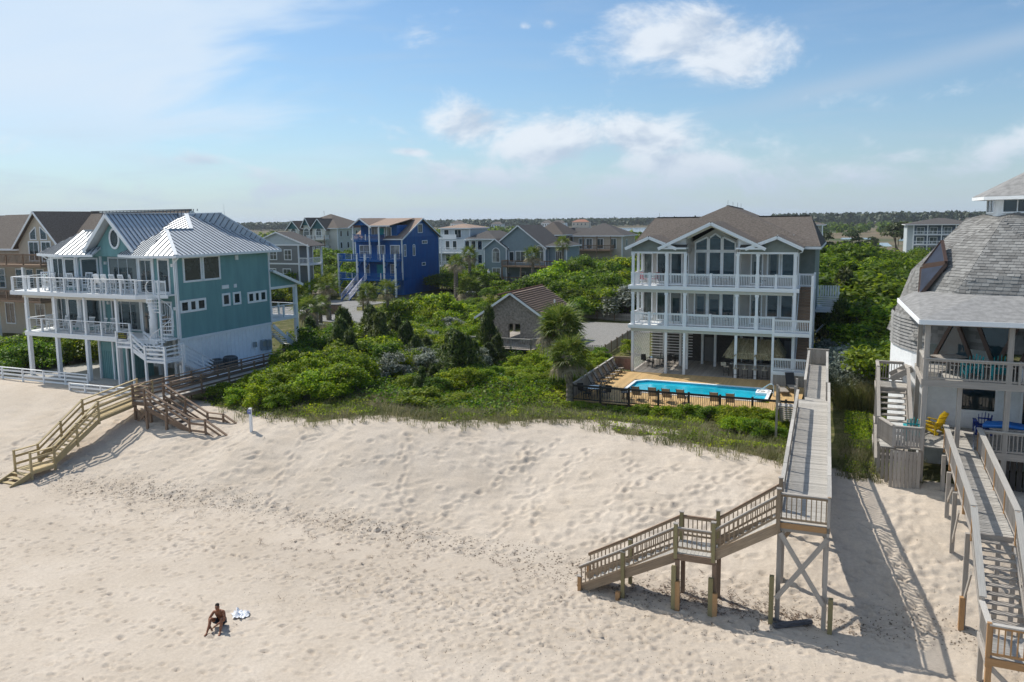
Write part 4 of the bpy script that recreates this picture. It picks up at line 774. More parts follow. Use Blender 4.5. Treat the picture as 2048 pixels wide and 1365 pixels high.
for x0, x1 in ((-11.9, -9.85), (-6.1, -4.05)):
    box('gable_return', ch, (x0, 34.3, 11.55), (x1, 35.3, 11.68), WHITE); roof_plane(ch, [(x0 + .3, 34.32, 11.70), (x1, 34.32, 11.70), (x1, 35.2, 12.0), (x0 + .3, 35.2, 12.0)], SHINGLE_D, .04); box('gable_wall', ch, (x0 + .3, 34.86, BM + .14), (x1, 35.05, 11.56), SAGE)
gable_front(-12.05, -7.98, -3.9, 11.66, 13.62, 34.25, 44, BM, PY, open_=True)
zrk = lambda x: 11.66 + 1.96 * (1 - abs(x + 7.98) / 4.08)
for s_ in (-1, 1):
    xa, xb = -7.98 + s_ * 4.0, -7.98 + s_ * 1.95; MB().prism([(xa, 34.9, zrk(xa) - .12), (xb, 34.9, zrk(xb) - .2), (xb, 34.9, 11.66), (xa, 34.9, 11.66)], (0, .12, 0)).obj('gable_wall', WHITE2, ch)
    fascia(ch, [(-7.98 + s_ * 4.0, 34.95, 11.5), (-7.98, 34.95, 13.42)], CREAMT, .16)
    MB().prism([(-7.98 + s_ * 4, 34.3, 11.56), (-7.98, 34.3, 13.5), (-7.98, 38, 13.5), (-7.98 + s_ * 4, 38, 11.56)], (0, 0, .04)).obj('gable_soffit', CREAMT, ch)
    box('gable_cheek', ch, (-7.98 + s_ * 1.95 - .06, 34.9, 11.2), (-7.98 + s_ * 1.95 + .06, 37.4, 12.4), GREIGE)
HP = [(-14.9, 37.0, 11.7), (-.1, 37.0, 11.7), (-.1, 50, 11.7), (-14.9, 50, 11.7)]; T0, T9 = (-8.0, 43.2, 15.0), (-7.4, 48.4, 14.75)
roof_plane(ch, [HP[0], HP[1], T0], SHINGLE); roof_plane(ch, [HP[1], HP[2], T9, T0], SHINGLE); roof_plane(ch, [HP[2], HP[3], T9], SHINGLE); roof_plane(ch, [HP[3], HP[0], T0, T9], SHINGLE)
for xa, xb, xr in ((-14.9, -9.5, -14.4), (-5.6, -.15, -1.2)): roof_plane(ch, [(xa, 37.0, 11.72), (xb, 37.0, 11.72), (xb, 43.4, 14.02), (xr, 43.4, 14.02)] if xa < -10 else [(xa, 37.0, 11.72), (xb, 37.0, 11.72), (xr, 43.4, 14.02), (xa, 43.4, 14.02)], SHINGLE); roof_plane(ch, [(xa, 50, 11.72), (xb, 50, 11.72), (xb if xa < -10 else xr, 43.4, 14.02), (xr if xa < -10 else xa, 43.4, 14.02)], SHINGLE)
roof_plane(ch, [(-.15, 37, 11.74), (-.15, 50, 11.74), (-1.2, 43.4, 14.04)], SHINGLE, .05); roof_plane(ch, [(-14.9, 37, 11.74), (-14.9, 50, 11.74), (-14.4, 43.4, 14.04)], SHINGLE, .05)
bar('ridge_cap', ch, (-14.2, 43.4, 14.05), (-9.8, 43.4, 14.05), .25, .06, SHINGLE_D); bar('ridge_cap', ch, (-5.4, 43.4, 14.05), (-1.3, 43.4, 14.05), .25, .06, SHINGLE_D); bar('ridge_cap', ch, T0, T9, .22, .06, SHINGLE_D)
fascia(ch, [(-1.6, 37.0, 11.68), (-.12, 37.0, 11.68), (-.12, 50, 11.68)], WHITE, .2)
for x, y, z in ((-8.0, 43.3, 15.0), (-7.8, 45, 14.9), (-7.6, 46.5, 14.85), (-7.5, 48.2, 14.8), (-14.0, 43.4, 14.0), (-1.6, 43.4, 14.0)): bar('lightning_rod', ch, (x, y, z), (x, y, z + .45), .02, .02, DARKMET)
for x, y in ((-2.2, 38.6), (-3.4, 38.4)): MB().lathe([(.06, 0), (.06, .35)], (x, y, 12.2), 8).obj('vent_pipe', WHITE2, ch)
MB().tube([(-1.25, 34.5, 11.6), (-1.35, 34.9, 11.35), (-1.6, 35.0, 11.25), (-1.62, 35.0, 8.7)], .05, 6).obj('downspout', WHITE, ch)
rehome(ch)
# ------------------------------------------------------------------ domed house
dh = thing('dome_house', 'grey shingled geodesic dome house with cupola, weathered decks and porch roof', 'house')
DC = Vector((10.6, 18.2, 8.0)); DR = 6.75
import bmesh
bmx = bmesh.new(); bmesh.ops.create_icosphere(bmx, subdivisions=2, radius=DR); bmx.transform(Matrix.Translation(DC) @ Matrix.Rotation(rad(14), 4, 'Z'))
bmx.faces.ensure_lookup_table(); up_faces = [[Vector(v.co) for v in f.verts] for f in bmx.faces if f.calc_center_median().z > DC.z - .4]; bmx.free()
core = MB(); shv = []; shf = []
for tri in up_faces:
    core.quad(*tri); a, b, c = tri; n = (b - a).cross(c - a).normalized()
    if n.dot((a + b + c) / 3 - DC) < 0: n = -n
    hv = Vector((0, 0, 1)) - n * n.z
    if hv.length < .12: continue
    vv = hv.normalized(); uu = vv.cross(n).normalized(); P2 = [((q - a).dot(uu), (q - a).dot(vv)) for q in tri]; v0, v1 = min(q[1] for q in P2), max(q[1] for q in P2); row = 0; y = v0
    while y < v1 - .03:
        xs = []
        for (p, q) in ((0, 1), (1, 2), (2, 0)):
            (x0, y0), (x1, y1) = P2[p], P2[q]; ym = min(y + .08, v1 - .01)
            if (y0 - ym) * (y1 - ym) < 0: xs.append(x0 + (x1 - x0) * (ym - y0) / (y1 - y0))
        if len(xs) == 2:
            x = min(xs) - (row % 2) * .15; xe = max(xs)
            while x < xe:
                xa, xb = max(x, min(xs)) + .006, min(x + .3, xe) - .006; x += .3
                if xb - xa < .03: continue
                th = .028 + random.uniform(-.006, .01); i = len(shv); yt = min(y + .175, v1)
                P3 = [a + uu * xa + vv * y + n * th, a + uu * xb + vv * y + n * th, a + uu * xb + vv * yt + n * .008, a + uu * xa + vv * yt + n * .008, a + uu * xa + vv * y, a + uu * xb + vv * y]
                shv += [tuple(q) for q in P3]; shf += [(i, i + 1, i + 2, i + 3), (i + 4, i + 5, i + 1, i)]
        y += .165; row += 1
core.obj('dome_shell', DOMESH, dh)
DSH = bpy.data.materials.new('dome_shingles'); DSH.use_nodes = True
def _dsh():
    nt = DSH.node_tree; N, L = nt.nodes, nt.links; b = N['Principled BSDF']; b.inputs['Roughness'].default_value = .9; b.inputs['Specular IOR Level'].default_value = .15
    g = N.new('ShaderNodeNewGeometry'); r = N.new('ShaderNodeValToRGB'); e = r.color_ramp.elements; e[0].color = (.17, .165, .16, 1); e[1].color = (.30, .295, .285, 1); L.new(g.outputs['Random Per Island'], r.inputs[0]); L.new(r.outputs[0], b.inputs['Base Color'])
_dsh()
me = bpy.data.meshes.new('shingle'); me.from_pydata(shv, [], shf); me.materials.append(DSH); o_ = _add('shingle', me, dh); o_['kind'] = 'stuff'
for k in range(12):
    t0, t1 = rad(98 + k * 10), rad(108 + k * 10); fb = Face(dh, (DC.x + 6.55 * math.cos(t0), DC.y + 6.55 * math.sin(t0)), (DC.x + 6.55 * math.cos(t1), DC.y + 6.55 * math.sin(t1))); mbw = MB(); fb.box(mbw, 0, fb.W, 1.5, 7.5, -.12, 0); mbw.obj('base_wall', WHITE2, dh); fb.siding(7.45, 9.1, DOMESH, .16, lambda z: (-.04, fb.W + .04), .07, 'shingle_band')
# cupola
CUP = [(DC.x + 2.6 * math.cos(rad(a)), DC.y + 2.6 * math.sin(rad(a))) for a in (207, 252, 297, 342, 27, 72, 117, 162)]
plan_walls(dh, CUP, 13.6, 14.85, WHITE2, 'cupola_wall'); CE = [(DC.x + 3.25 * math.cos(rad(a)), DC.y + 3.25 * math.sin(rad(a)), 14.85) for a in (207, 252, 297, 342, 27, 72, 117, 162)]; apx = (DC.x, DC.y, 16.6)
for i in range(8):
    roof_plane(dh, [CE[i], CE[(i + 1) % 8], apx], DOMESH, .1, 'cupola_roof'); fascia(dh, [CE[i], CE[(i + 1) % 8]], WHITE2, .16); f_ = Face(dh, CUP[i], CUP[(i + 1) % 8])
    if i in (0, 1, 2, 7): f_.window(.35, f_.W - .35, 14.1, 14.65, 2, 1, .08, GLASS_B)
MB().prism([(x, y, 14.72) for x, y, z in CE], (0, 0, .05)).obj('cupola_soffit', WHITE2, dh)
# two triangular skylights
BRZ = mat('bronze_frame', (.085, .052, .04), .5, .1); SKY_G = mat('skylight_glass', (.018, .024, .045), .3, .3, 2, spec=.35)
def skylight(pts):
    pts = [Vector(p) for p in pts]; c = sum(pts, Vector()) / 3; n = (pts[1] - pts[0]).cross(pts[2] - pts[0]).normalized()
    if n.dot(c - DC) < 0: n = -n
    fr = MB()
    for a, b in zip(pts, pts[1:] + pts[:1]): fr.bar(a + n * .1, b + n * .1, .14, .16)
    fo = fr.obj('skylight', BRZ, dh); MB().prism([tuple(p + n * .1) for p in pts], tuple(n * .05)).obj('pane', SKY_G, fo)
skylight([(6.05, 16.3, 12.66), (6.14, 15.05, 11.71), (5.31, 16.32, 11.47)]); skylight([(5.22, 16.28, 11.33), (6.15, 14.96, 11.62), (5.1, 15.2, 10.05)])
# dark triangulated window band at porch level
for k in range(7):
    x = 5.6 + k * 1.5; zb, zt = 7.35, 9.35; y = DC.y - math.sqrt(max(.3, 6.85 ** 2 - (x - DC.x) ** 2))
    y2 = DC.y - math.sqrt(max(.3, 6.85 ** 2 - (x + 1.5 - DC.x) ** 2))
    fr = MB(); 
    if k % 2: tri = [(x, y, zt), (x + 1.5, y2, zt), (x + .75, (y + y2) / 2, zb)]
    else: tri = [(x, y, zb), (x + 1.5, y2, zb), (x + .75, (y + y2) / 2, zt)]
    for a, b in zip(tri, tri[1:] + tri[:1]): fr.bar(a, b, .12, .16)
    fo = fr.obj('triangle_window', BRZ if k < 5 else WHITE2, dh); MB().prism(tri, (0, .04, 0)).obj('pane', GLASS_B, fo)
# porch roof
PRF = [(4.7, 9.75, 9.62), (16, 9.75, 9.62), (16, 12.6, 10.45), (7.2, 12.6, 10.45)]
roof_plane(dh, PRF, DOMESH, .12, 'porch_roof'); roof_plane(dh, [(4.7, 9.75, 9.62), (7.2, 12.6, 10.45), (5.0, 15.6, 10.35), (4.15, 15.6, 9.95)], DOMESH, .12, 'porch_roof'); fascia(dh, [(4.7, 9.73, 9.62), (16, 9.73, 9.62)], WHITE2, .2); fascia(dh, [(4.68, 9.75, 9.62), (4.13, 15.6, 9.95)], WHITE2, .2)
bar('porch_beam', dh, (4.9, 10.2, 9.42), (16, 10.2, 9.42), .12, .16, W_GREY)
PROW = (5.05, 8.1, 11.2, 14.3)
for x in PROW: bar('post', dh, (x, 10.2, 1.6), (x, 10.2, 9.4), .2, .2, W_GREY)
bar('post', dh, (5.0, 13.2, 1.8), (5.0, 13.2, 9.6), .18, .18, W_GREY)
# decks
planks(dh, 4.95, 15.5, 10.25, 14.0, 7.0, W_GREY2, along='x', w=.25); planks(dh, 5.0, 15.5, 10.2, 14.2, 4.05, W_GREY2, along='x', w=.25)
bar('deck_beam', dh, (4.9, 10.12, 6.88), (15.5, 10.12, 6.88), .06, .3, W_GREY); bar('deck_beam', dh, (7.3, 10.12, 3.93), (15.5, 10.12, 3.93), .06, .3, W_GREY); bar('deck_beam', dh, (4.93, 10.1, 6.88), (4.93, 14, 6.88), .06, .3, W_GREY)
railing(dh, (5.0, 10.12, 7.0), (15.4, 10.12, 7.0), W_GREY, .95, bal=.145, cap=(.16, .05), psp=3.1, ends=(True, False), capm=W_GREY2); railing(dh, (5.0, 10.12, 7.0), (5.0, 12.2, 7.0), W_GREY, .95, bal=.11, bw=.06, cap=(.16, .05), ends=(False, True), capm=W_GREY2)
railing(dh, (7.3, 10.12, 4.05), (15.4, 10.12, 4.05), W_GREY, .95, bal=.145, cap=(.16, .05), ends=(True, False), psp=3.1, capm=W_GREY2)
for x in (6.4, 9.6): bar('post', dh, (x, 10.5, 4.05), (x, 10.5, 6.8), .18, .18, W_GREY)
# lower storey wall with windows behind the lower deck
lw = Face(dh, (5.4, 14.3), (15.4, 14.3)); plan_walls(dh, [(5.4, 14.3), (15.4, 14.3), (15.4, 15), (5.4, 15)], 1.8, 7.0, WHITE2); lw.siding(4.1, 6.9, WHITE2, .2); lw.window(1.5, 2.9, 4.9, 6.2, 1, 1, .1, GREEN_D and GLASS); lw.door(4.0, 4.9, 4.1, 6.3); lw.window(5.6, 6.8, 4.2, 6.3, 1, 1, .1); lw.window(7.6, 9.2, 4.9, 6.2, 2, 1, .1)
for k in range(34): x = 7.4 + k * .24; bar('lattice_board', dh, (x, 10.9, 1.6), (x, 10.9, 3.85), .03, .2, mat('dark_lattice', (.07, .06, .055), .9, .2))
# left stair tower of the decks
for z, nm_ in ((5.75, 0), (2.95, 1)): planks(dh, 3.35, 4.75, 14.2, 15.8, z, W_GREY2, along='x'); bar('deck_beam', dh, (3.3, 14.2, z - .14), (3.3, 15.8, z - .14), .05, .24, W_GREY); bar('deck_beam', dh, (3.3, 14.17, z - .14), (4.75, 14.17, z - .14), .05, .24, W_GREY)
railing(dh, (3.35, 15.8, 5.75), (3.35, 14.2, 5.75), W_GREY, 1.0, bal=.12, cap=(.15, .05)); railing(dh, (3.35, 15.8, 5.75), (4.8, 15.8, 5.75), W_GREY, 1.0, bal=.12, cap=(.15, .05), ends=(False, True))
flight(dh, (3.4, 14.2, 5.75), (0, -1), 9, .37, .19, 1.2, W_GREY, (1, 0)); railing(dh, (3.35, 14.2, 5.75), (3.35, 10.9, 4.05), W_GREY, 1.0, bal=.12, cap=(.15, .05), ends=(False, True)); railing(dh, (4.65, 14.2, 5.75), (4.65, 10.9, 4.05), W_GREY, 1.0, bal=.12, cap=(.15, .05), ends=(False, True))
flight(dh, (4.85, 15.6, 7.0), (-1, 0), 3, .3, .3, 1.2, W_GREY, (0, -1))
planks(dh, 3.4, 5.0, 9.6, 10.9, 4.05, W_GREY2); railing(dh, (3.4, 10.9, 4.05), (3.9, 9.5, 4.05), W_GREY, .98, bal=.11, bw=.1, cap=(.16, .05)); railing(dh, (3.9, 9.5, 4.05), (5.0, 9.5, 4.05), W_GREY, .98, bal=.11, bw=.1, cap=(.16, .05))
for k in range(11): x = 3.42 + k * .15; bar('skirt_board', dh, (min(x, 5), 9.48 + max(0, (3.9 - x)) * 2.6, 1.7), (min(x, 5), 9.48 + max(0, (3.9 - x)) * 2.6, 3.95), .03, .14, W_GREY)
flight(dh, (3.4, 14.2, 2.95), (0, -1), 6, .36, .19, 1.2, W_GREY, (1, 0)); railing(dh, (3.35, 14.2, 2.95), (3.35, 12.0, 1.85), W_GREY, .95, bal=.13, cap=(.12, .05)); railing(dh, (3.35, 15.8, 2.95), (3.35, 14.2, 2.95), W_GREY, .95, bal=.13, cap=(.12, .05)); railing(dh, (4.65, 14.2, 2.95), (4.65, 12.0, 1.85), W_GREY, .95, bal=.13, cap=(.12, .05))
for x, y in ((3.4, 15.75), (3.4, 14.25), (4.7, 14.25), (4.7, 15.7)): bar('post', dh, (x, y, 1.6), (x, y, 5.7), .15, .15, W_GREY)
rehome(dh); rehome(rw); rehome(gw)
# ------------------------------------------------------------------ houses behind
M_CREAM = mat('cream_lap_siding', (.50, .43, .335), .65, .06, 2); M_GREYS = mat('mid_grey_siding', (.20, .205, .205), .65, .06, 2); M_PALEB = mat('pale_blue_siding', (.50, .55, .57), .65, .06, 2)
M_GB = mat('grey_blue_siding', (.23, .29, .32), .65, .06, 2); M_TANS = mat('sand_siding', (.50, .43, .345), .65, .06, 2); M_NAVY = mat('slate_blue_siding', (.10, .14, .19), .65, .06, 2); M_LTEAL = mat('deep_teal_gable', (.03, .12, .14), .6, .1, 2); M_OFFW = mat('ivory_siding', (.60, .58, .52), .65, .05, 2)
TURQ = mat('turquoise_paint', (.02, .33, .36), .5, .08); CURT = glass_mat('curtained_glass', (.30, .29, .26), .12)
def body(par, x0, x1, y0, y1, z0, z1, m, course=.22, sides='frl'):
    plan_walls(par, [(x0, y0), (x1, y0), (x1, y1), (x0, y1)], z0, z1, m); F = {}
    if 'f' in sides: F['f'] = Face(par, (x0, y0), (x1, y0))
    if 'r' in sides: F['r'] = Face(par, (x1, y0), (x1, y1))
    if 'l' in sides: F['l'] = Face(par, (x0, y1), (x0, y0))
    for k, f in F.items():
        if course: f.siding(z0, z1, m, course)
        for u in (.05, f.W - .05): bar('corner_board', par, f.p(u, z0, .02), f.p(u, z1, .02), .12, .12, WHITE2)
    return F
def gable_x(par, x0, x1, y0, y1, zE, zR, m, wm, o=.4, wall_l=False):
    """ridge along x, gable walls facing left and right"""
    ym = (y0 + y1) / 2; s = (zR - zE) / (ym - y0)
    roof_plane(par, [(x0 - o, y0 - o, zE - s * o), (x1 + o, y0 - o, zE - s * o), (x1 + o, ym, zR), (x0 - o, ym, zR)], m); roof_plane(par, [(x0 - o, y1 + o, zE - s * o), (x1 + o, y1 + o, zE - s * o), (x1 + o, ym, zR), (x0 - o, ym, zR)], m)
    MB().prism([(x1, y0, zE), (x1, y1, zE), (x1, ym, zR - .1)], (-.2, 0, 0)).obj('gable_wall', wm, par); MB().prism([(x0, y0, zE), (x0, y1, zE), (x0, ym, zR - .1)], (.2, 0, 0)).obj('gable_wall', wm, par)
    fascia(par, [(x1 + o, y0 - o, zE - s * o), (x1 + o, ym, zR), (x1 + o, y1 + o, zE - s * o)], WHITE, .2); fascia(par, [(x0 - o, y0 - o, zE - s * o), (x1 + o, y0 - o, zE - s * o)], WHITE, .18)
def gable_y(par, x0, x1, y0, y1, zE, zR, m, wm, o=.4, course=.2):
    """ridge along y, gable wall facing the front"""
    xm = (x0 + x1) / 2; s = (zR - zE) / (xm - x0)
    roof_plane(par, [(x0 - o, y0 - o, zE - s * o), (xm, y0 - o, zR), (xm, y1, zR), (x0 - o, y1, zE - s * o)], m); roof_plane(par, [(x1 + o, y0 - o, zE - s * o), (xm, y0 - o, zR), (xm, y1, zR), (x1 + o, y1, zE - s * o)], m)
    MB().prism([(x0, y0, zE), (x1, y0, zE), (xm, y0, zR - .1)], (0, .2, 0)).obj('gable_wall', wm, par); f = Face(par, (x0, y0), (x1, y0)); W_ = f.W
    if course: f.siding(zE, zR - .15, wm, course, lambda z: ((z - zE) / s, W_ - (z - zE) / s))
    fascia(par, [(x0 - o, y0 - o, zE - s * o), (xm, y0 - o, zR), (x1 + o, y0 - o, zE - s * o)], WHITE, .2); return f
def hip(par, x0, x1, y0, y1, zE, zR, m, o=.4, run=None):
    x0 -= o; x1 += o; y0 -= o; y1 += o; ym, xm = (y0 + y1) / 2, (x0 + x1) / 2
    if x1 - x0 >= y1 - y0: r = (y1 - y0) / 2; A, B = (x0 + r, ym, zR), (x1 - r, ym, zR)
    else: r = (x1 - x0) / 2; A, B = (xm, y0 + r, zR), (xm, y1 - r, zR)
    c = [(x0, y0, zE), (x1, y0, zE), (x1, y1, zE), (x0, y1, zE)]
    if x1 - x0 >= y1 - y0:
        for q in ([c[0], c[1], B, A], [c[1], c[2], B], [c[2], c[3], A, B], [c[3], c[0], A]): roof_plane(par, q if A != B else q[:3], m)
    else:
        for q in ([c[0], c[1], A], [c[1], c[2], B, A], [c[2], c[3], B], [c[3], c[0], A, B]): roof_plane(par, q, m)
    fascia(par, [c[3], c[0], c[1], c[2]], WHITE, .2)
def deck(par, x0, x1, y0, y1, z, m, rail=1.0, rm=None, boards=0, bal=.22, posts=True, z0=1.5, sides='flr', cap=(.12, .06), psp=2.6, pm=None, bw=.05):
    box('deck_floor', par, (x0, y0, z - .25), (x1, y1, z), m); rm = rm or m; pm = pm or rm
    kw = dict(boards=boards, bal=bal, cap=cap, pw=.12, bw=bw)
    if rail:
        if 'f' in sides: railing(par, (x0, y0, z), (x1, y0, z), rm, rail, psp=psp, pm=pm, **kw)
        if 'l' in sides: railing(par, (x0, y1, z), (x0, y0, z), rm, rail, ends=(True, False), pm=pm, **kw)
        if 'r' in sides: railing(par, (x1, y0, z), (x1, y1, z), rm, rail, ends=(False, True), pm=pm, **kw)
    if posts:
        n = max(1, round((x1 - x0) / 3.2))
        for k in range(n + 1): x = x0 + (x1 - x0) * k / n; bar('post', par, (x, y0 + .1, z0), (x, y0 + .1, z - .2), .22, .22, pm)
# cobalt blue house
bh = thing('blue_house', 'cobalt blue house on stilts with white posts and brown roof', 'house')
F = body(bh, -74, -65, 82.3, 94.7, 4.4, 11.4, BLUE, 0); plan_walls(bh, [(-70.5, 82.6), (-65, 82.6), (-65, 94.7), (-74, 94.7), (-74, 88), (-70.5, 88)], 1.45, 4.4, BLUE)
Face(bh, (-65, 82.3), (-65, 94.7)).battens(4.4, 11.4, BLUE, .42); F['f'].battens(4.4, 11.4, BLUE, .42); sf_ = Face(bh, (-65, 82.6), (-65, 94.7)); sf_.siding(1.5, 4.4, BLUE, .25)
gable_x(bh, -74, -65, 82.3, 94.7, 11.4, 14.5, SHINGLE_T, BLUE, .5); r_ = F['r']
r_.window(5.3, 6.6, 12.1, 13.4, 2, 1, .12, GLASS_P); r_.window(.6, 1.15, 8.3, 10.1, 1, 2, .1, CURT); r_.window(3.4, 4.1, 8.3, 9.7, 1, 1, .1, CURT, arch=True); r_.window(6.6, 8.2, 10.2, 10.6, 2, 1, .1, CURT); r_.window(6.4, 7.4, 6.5, 6.85, 1, 1, .12)
f = F['f']
f.window(.9, 3.0, 8.1, 10.0, 3, 2, .12, CURT); f.window(4.4, 5.7, 7.9, 10.0, 2, 1, .12, CURT, name='sliding_door'); f.window(6.9, 8.5, 7.9, 10.0, 2, 1, .12, CURT, name='sliding_door'); f.window(1.8, 2.6, 5.1, 6.9, 1, 2, .1, CURT); f.door(4.2, 5.4, 4.7, 6.8, TURQ, TURQ); f.window(6.8, 7.6, 5.1, 6.9, 1, 2, .1, CURT)
for z in (4.6, 7.72): deck(bh, -76.2, -65.05, 80.2, 82.3, z, BLUE, 1.0, BLUE, boards=4, posts=False, pm=WHITE, psp=2.8)
deck(bh, -73.3, -68.2, 80.5, 82.3, 10.95, BLUE, .95, BLUE, boards=4, posts=False, pm=WHITE, psp=2.5)
for x in (-76.1, -72.4, -70.9, -67.2, -65.1):
    bar('post', bh, (x, 80.3, 1.4), (x, 80.3, 8.8), .26, .26, WHITE2)
    bar('knee_brace', bh, (x + .1, 80.25, 3.4), (x + .8, 80.25, 4.3), .1, .14, BLUE); bar('knee_brace', bh, (x + .1, 80.25, 6.5), (x + .8, 80.25, 7.4), .1, .14, BLUE)
for x in (-73.2, -70.0, -68.2): bar('post', bh, (x, 80.55, 7.7), (x, 80.55, 13.3), .2, .2, WHITE2)
for x in (-69.9, -68.6, -67.4, -66.2): bar('post', bh, (x, 83.5, 1.4), (x, 83.5, 4.4), .24, .24, WHITE2)
gable_y(bh, -73.3, -69.9, 80.6, 88, 13.4, 14.55, SHINGLE_T, BLUE, .5, 0); roof_plane(bh, [(-69.8, 80.2, 13.35), (-65.9, 80.2, 13.35), (-65.9, 88, 14.5), (-71.6, 88, 14.5)], SHINGLE_T); fascia(bh, [(-69.8, 80.2, 13.35), (-65.9, 80.2, 13.35)], WHITE, .18); plan_walls(bh, [(-73.2, 82.8), (-66.1, 82.8), (-66.1, 87), (-73.2, 87)], 11.0, 13.35, BLUE, 'dormer_wall'); df_ = Face(bh, (-73.2, 82.8), (-66.1, 82.8)); df_.window(2.2, 3.3, 11.4, 12.9, 2, 1, .1, CURT); df_.door(3.7, 4.6, 11.0, 12.9, TURQ); df_.window(4.8, 5.9, 11.4, 12.9, 2, 1, .1, CURT); bar('post', bh, (-68.1, 82.7, 10.9), (-68.1, 82.7, 13.3), .16, .16, WHITE)
flight(bh, (-72.2, 80.2, 4.6), (0, -1), 16, .31, .19, 1.5, BLUE, (1, 0), tm=WHITE2)
for x in (-72.2, -70.7): railing(bh, (x, 80.1, 4.5), (x, 75.3, 1.6), mat('lavender_white_rail', (.55, .56, .72), .6, .05), 1.0, boards=4, cap=(.08, .05), psp=2.4, bh=.045)
rehome(bh)
# white two-deck house right of the blue one
wh = thing('white_deck_house', 'pale house with two white railed decks, rooftop room and stilts behind the blue house', 'house')
F = body(wh, -74.5, -62, 112, 124, 5, 10.3, M_PALEB, 0); body(wh, -74.5, -67.9, 113, 121, 10.3, 12.5, M_PALEB, 0); hip(wh, -74.5, -67.9, 113, 121, 12.5, 13.3, SHINGLE_T); hip(wh, -68, -61.8, 111.8, 124, 10.35, 11.9, SHINGLE_D)
for z in (5.0, 7.7): deck(wh, -74.9, -67.5, 110, 112, z, WHITE2, 1.0, WHITE2, bal=.25, posts=False)
for x in (-74.8, -72.9, -67.7): bar('post', wh, (x, 110.1, 1.5), (x, 110.1, 10.2), .25, .25, WHITE2); bar('knee_brace', wh, (x, 110.1, 3.8), (x + .8, 110.1, 4.8), .12, .12, WHITE2)
f = F['f']
for z in (5.2, 7.9):
    for u in (1.6, 3.2, 6.0, 7.4, 8.8): f.window(u, u + .9, z + .3, z + 2.0, 1, 1, .1)
for u in (2.0, 4.2, 7.5, 9.0): F['r'].window(u, u + .7, 8.2, 9.8, 1, 1, .1)
ff_ = Face(wh, (-74.5, 113), (-67.9, 113)); ff_.window(.8, 1.8, 10.8, 12.1, 1, 1, .1); ff_.window(3.2, 4.6, 10.6, 12.1, 2, 1, .1); box('wall_screen', wh, (-74.6, 111.9, 10.3), (-70.5, 112.1, 11.2), WHITE2)
for x in (-74, -70, -66, -62.5): bar('post', wh, (x, 114, 1.4), (x, 114, 5), .3, .3, WHITE2)
rehome(wh)
# grey-blue house with brown decks
g2 = thing('grey_blue_house', 'grey blue house on stilts with arched windows and dark wooden decks', 'house')
F = body(g2, -55.9, -48.6, 104.6, 114, 4.2, 9.05, M_GB, .25); gb = gable_y(g2, -59.0, -48.6, 104.6, 116, 9.05, 13.0, SHINGLE_D, M_GB, .4, .25)
F2_ = body(g2, -60.5, -56, 104, 112, 1.9, 8.95, M_GB, .25); gable_y(g2, -60.5, -56, 104, 110, 8.95, 10.6, SHINGLE_D, M_GB, .3, .25); body(g2, -48.6, -45, 106, 113, 4.2, 9.2, M_GB, .25); hip(g2, -48.7, -44.8, 105.6, 113, 9.2, 10.2, SHINGLE_D, .3)
F2_['f'].window(1.7, 3.1, 6.3, 8.1, 2, 1, .12, CURT, arch=True); F2_['f'].window(1.7, 3.2, 3.2, 5.1, 2, 2, .12, CURT); F['f'].window(.3, 1.1, 6.3, 8.1, 1, 1, .1); F['f'].window(1.6, 3.4, 6.2, 8.2, 2, 1, .12, GLASS_P, name='sliding_door'); F['f'].window(5.2, 7.0, 6.4, 8.3, 3, 1, .12, GLASS_P, arch=True); F['f'].door(2.4, 3.4, 2.5, 4.4); F['f'].window(4.8, 6.6, 2.5, 4.6, 2, 1, .1, GLASS_P); Face(g2, (-48.6, 106), (-45, 106)).window(1.6, 2.6, 6.1, 8.2, 3, 1, .06)
plan_walls(g2, [(-55.9, 105), (-48.6, 105), (-48.6, 114), (-55.9, 114)], 2.2, 4.2, M_GB)
deck(g2, -55.9, -44.8, 101.6, 104.6, 5.7, W_BROWN, 1.0, bal=.3, sides='flr'); deck(g2, -55.9, -47, 102.2, 104.6, 2.7, W_BROWN, 1.0, bal=.3, sides='f'); flight(g2, (-46.3, 102, 5.6), (-.55, -.8), 16, .3, .22, 1.2, W_BROWN, (1, 0))
for x, y in ((-60.3, 104.3), (-56.3, 104.3), (-53, 106), (-49, 106), (-60.2, 110)): bar('post', g2, (x, y, 1.3), (x, y, 2.4), .3, .3, W_GREY)
bar('brace', g2, (-58.8, 104.6, 1.4), (-57.6, 104.6, 1.95), .08, .1, W_ORANGE); rehome(g2)
# sand coloured hip roofed house
th = thing('sand_house', 'sand coloured house with charcoal hip roof and brown balcony beyond the shrubs', 'house')
F = body(th, -52, -41.3, 130, 140, 1.5, 10.5, M_TANS, 0); hip(th, -52, -41.3, 130, 140, 10.5, 13.0, SHINGLE_D, .6); deck(th, -52.3, -43, 127.6, 130, 7.6, W_BROWN, 1.0, bal=.3, z0=1.4)
for x in (-52.2, -49, -46, -43.1): bar('post', th, (x, 127.7, 7.6), (x, 127.7, 10.4), .2, .2, W_BROWN)
for u in (1.4, 3.0, 5.4, 8.2): F['f'].window(u, u + 1.2, 7.8, 9.8, 2, 1, .1, GLASS_P)
F['f'].window(1.5, 3, 4, 6, 2, 1, .1); F['r'].window(3, 4, 8, 9.6, 2, 1, .12, GLASS_P); rehome(th)
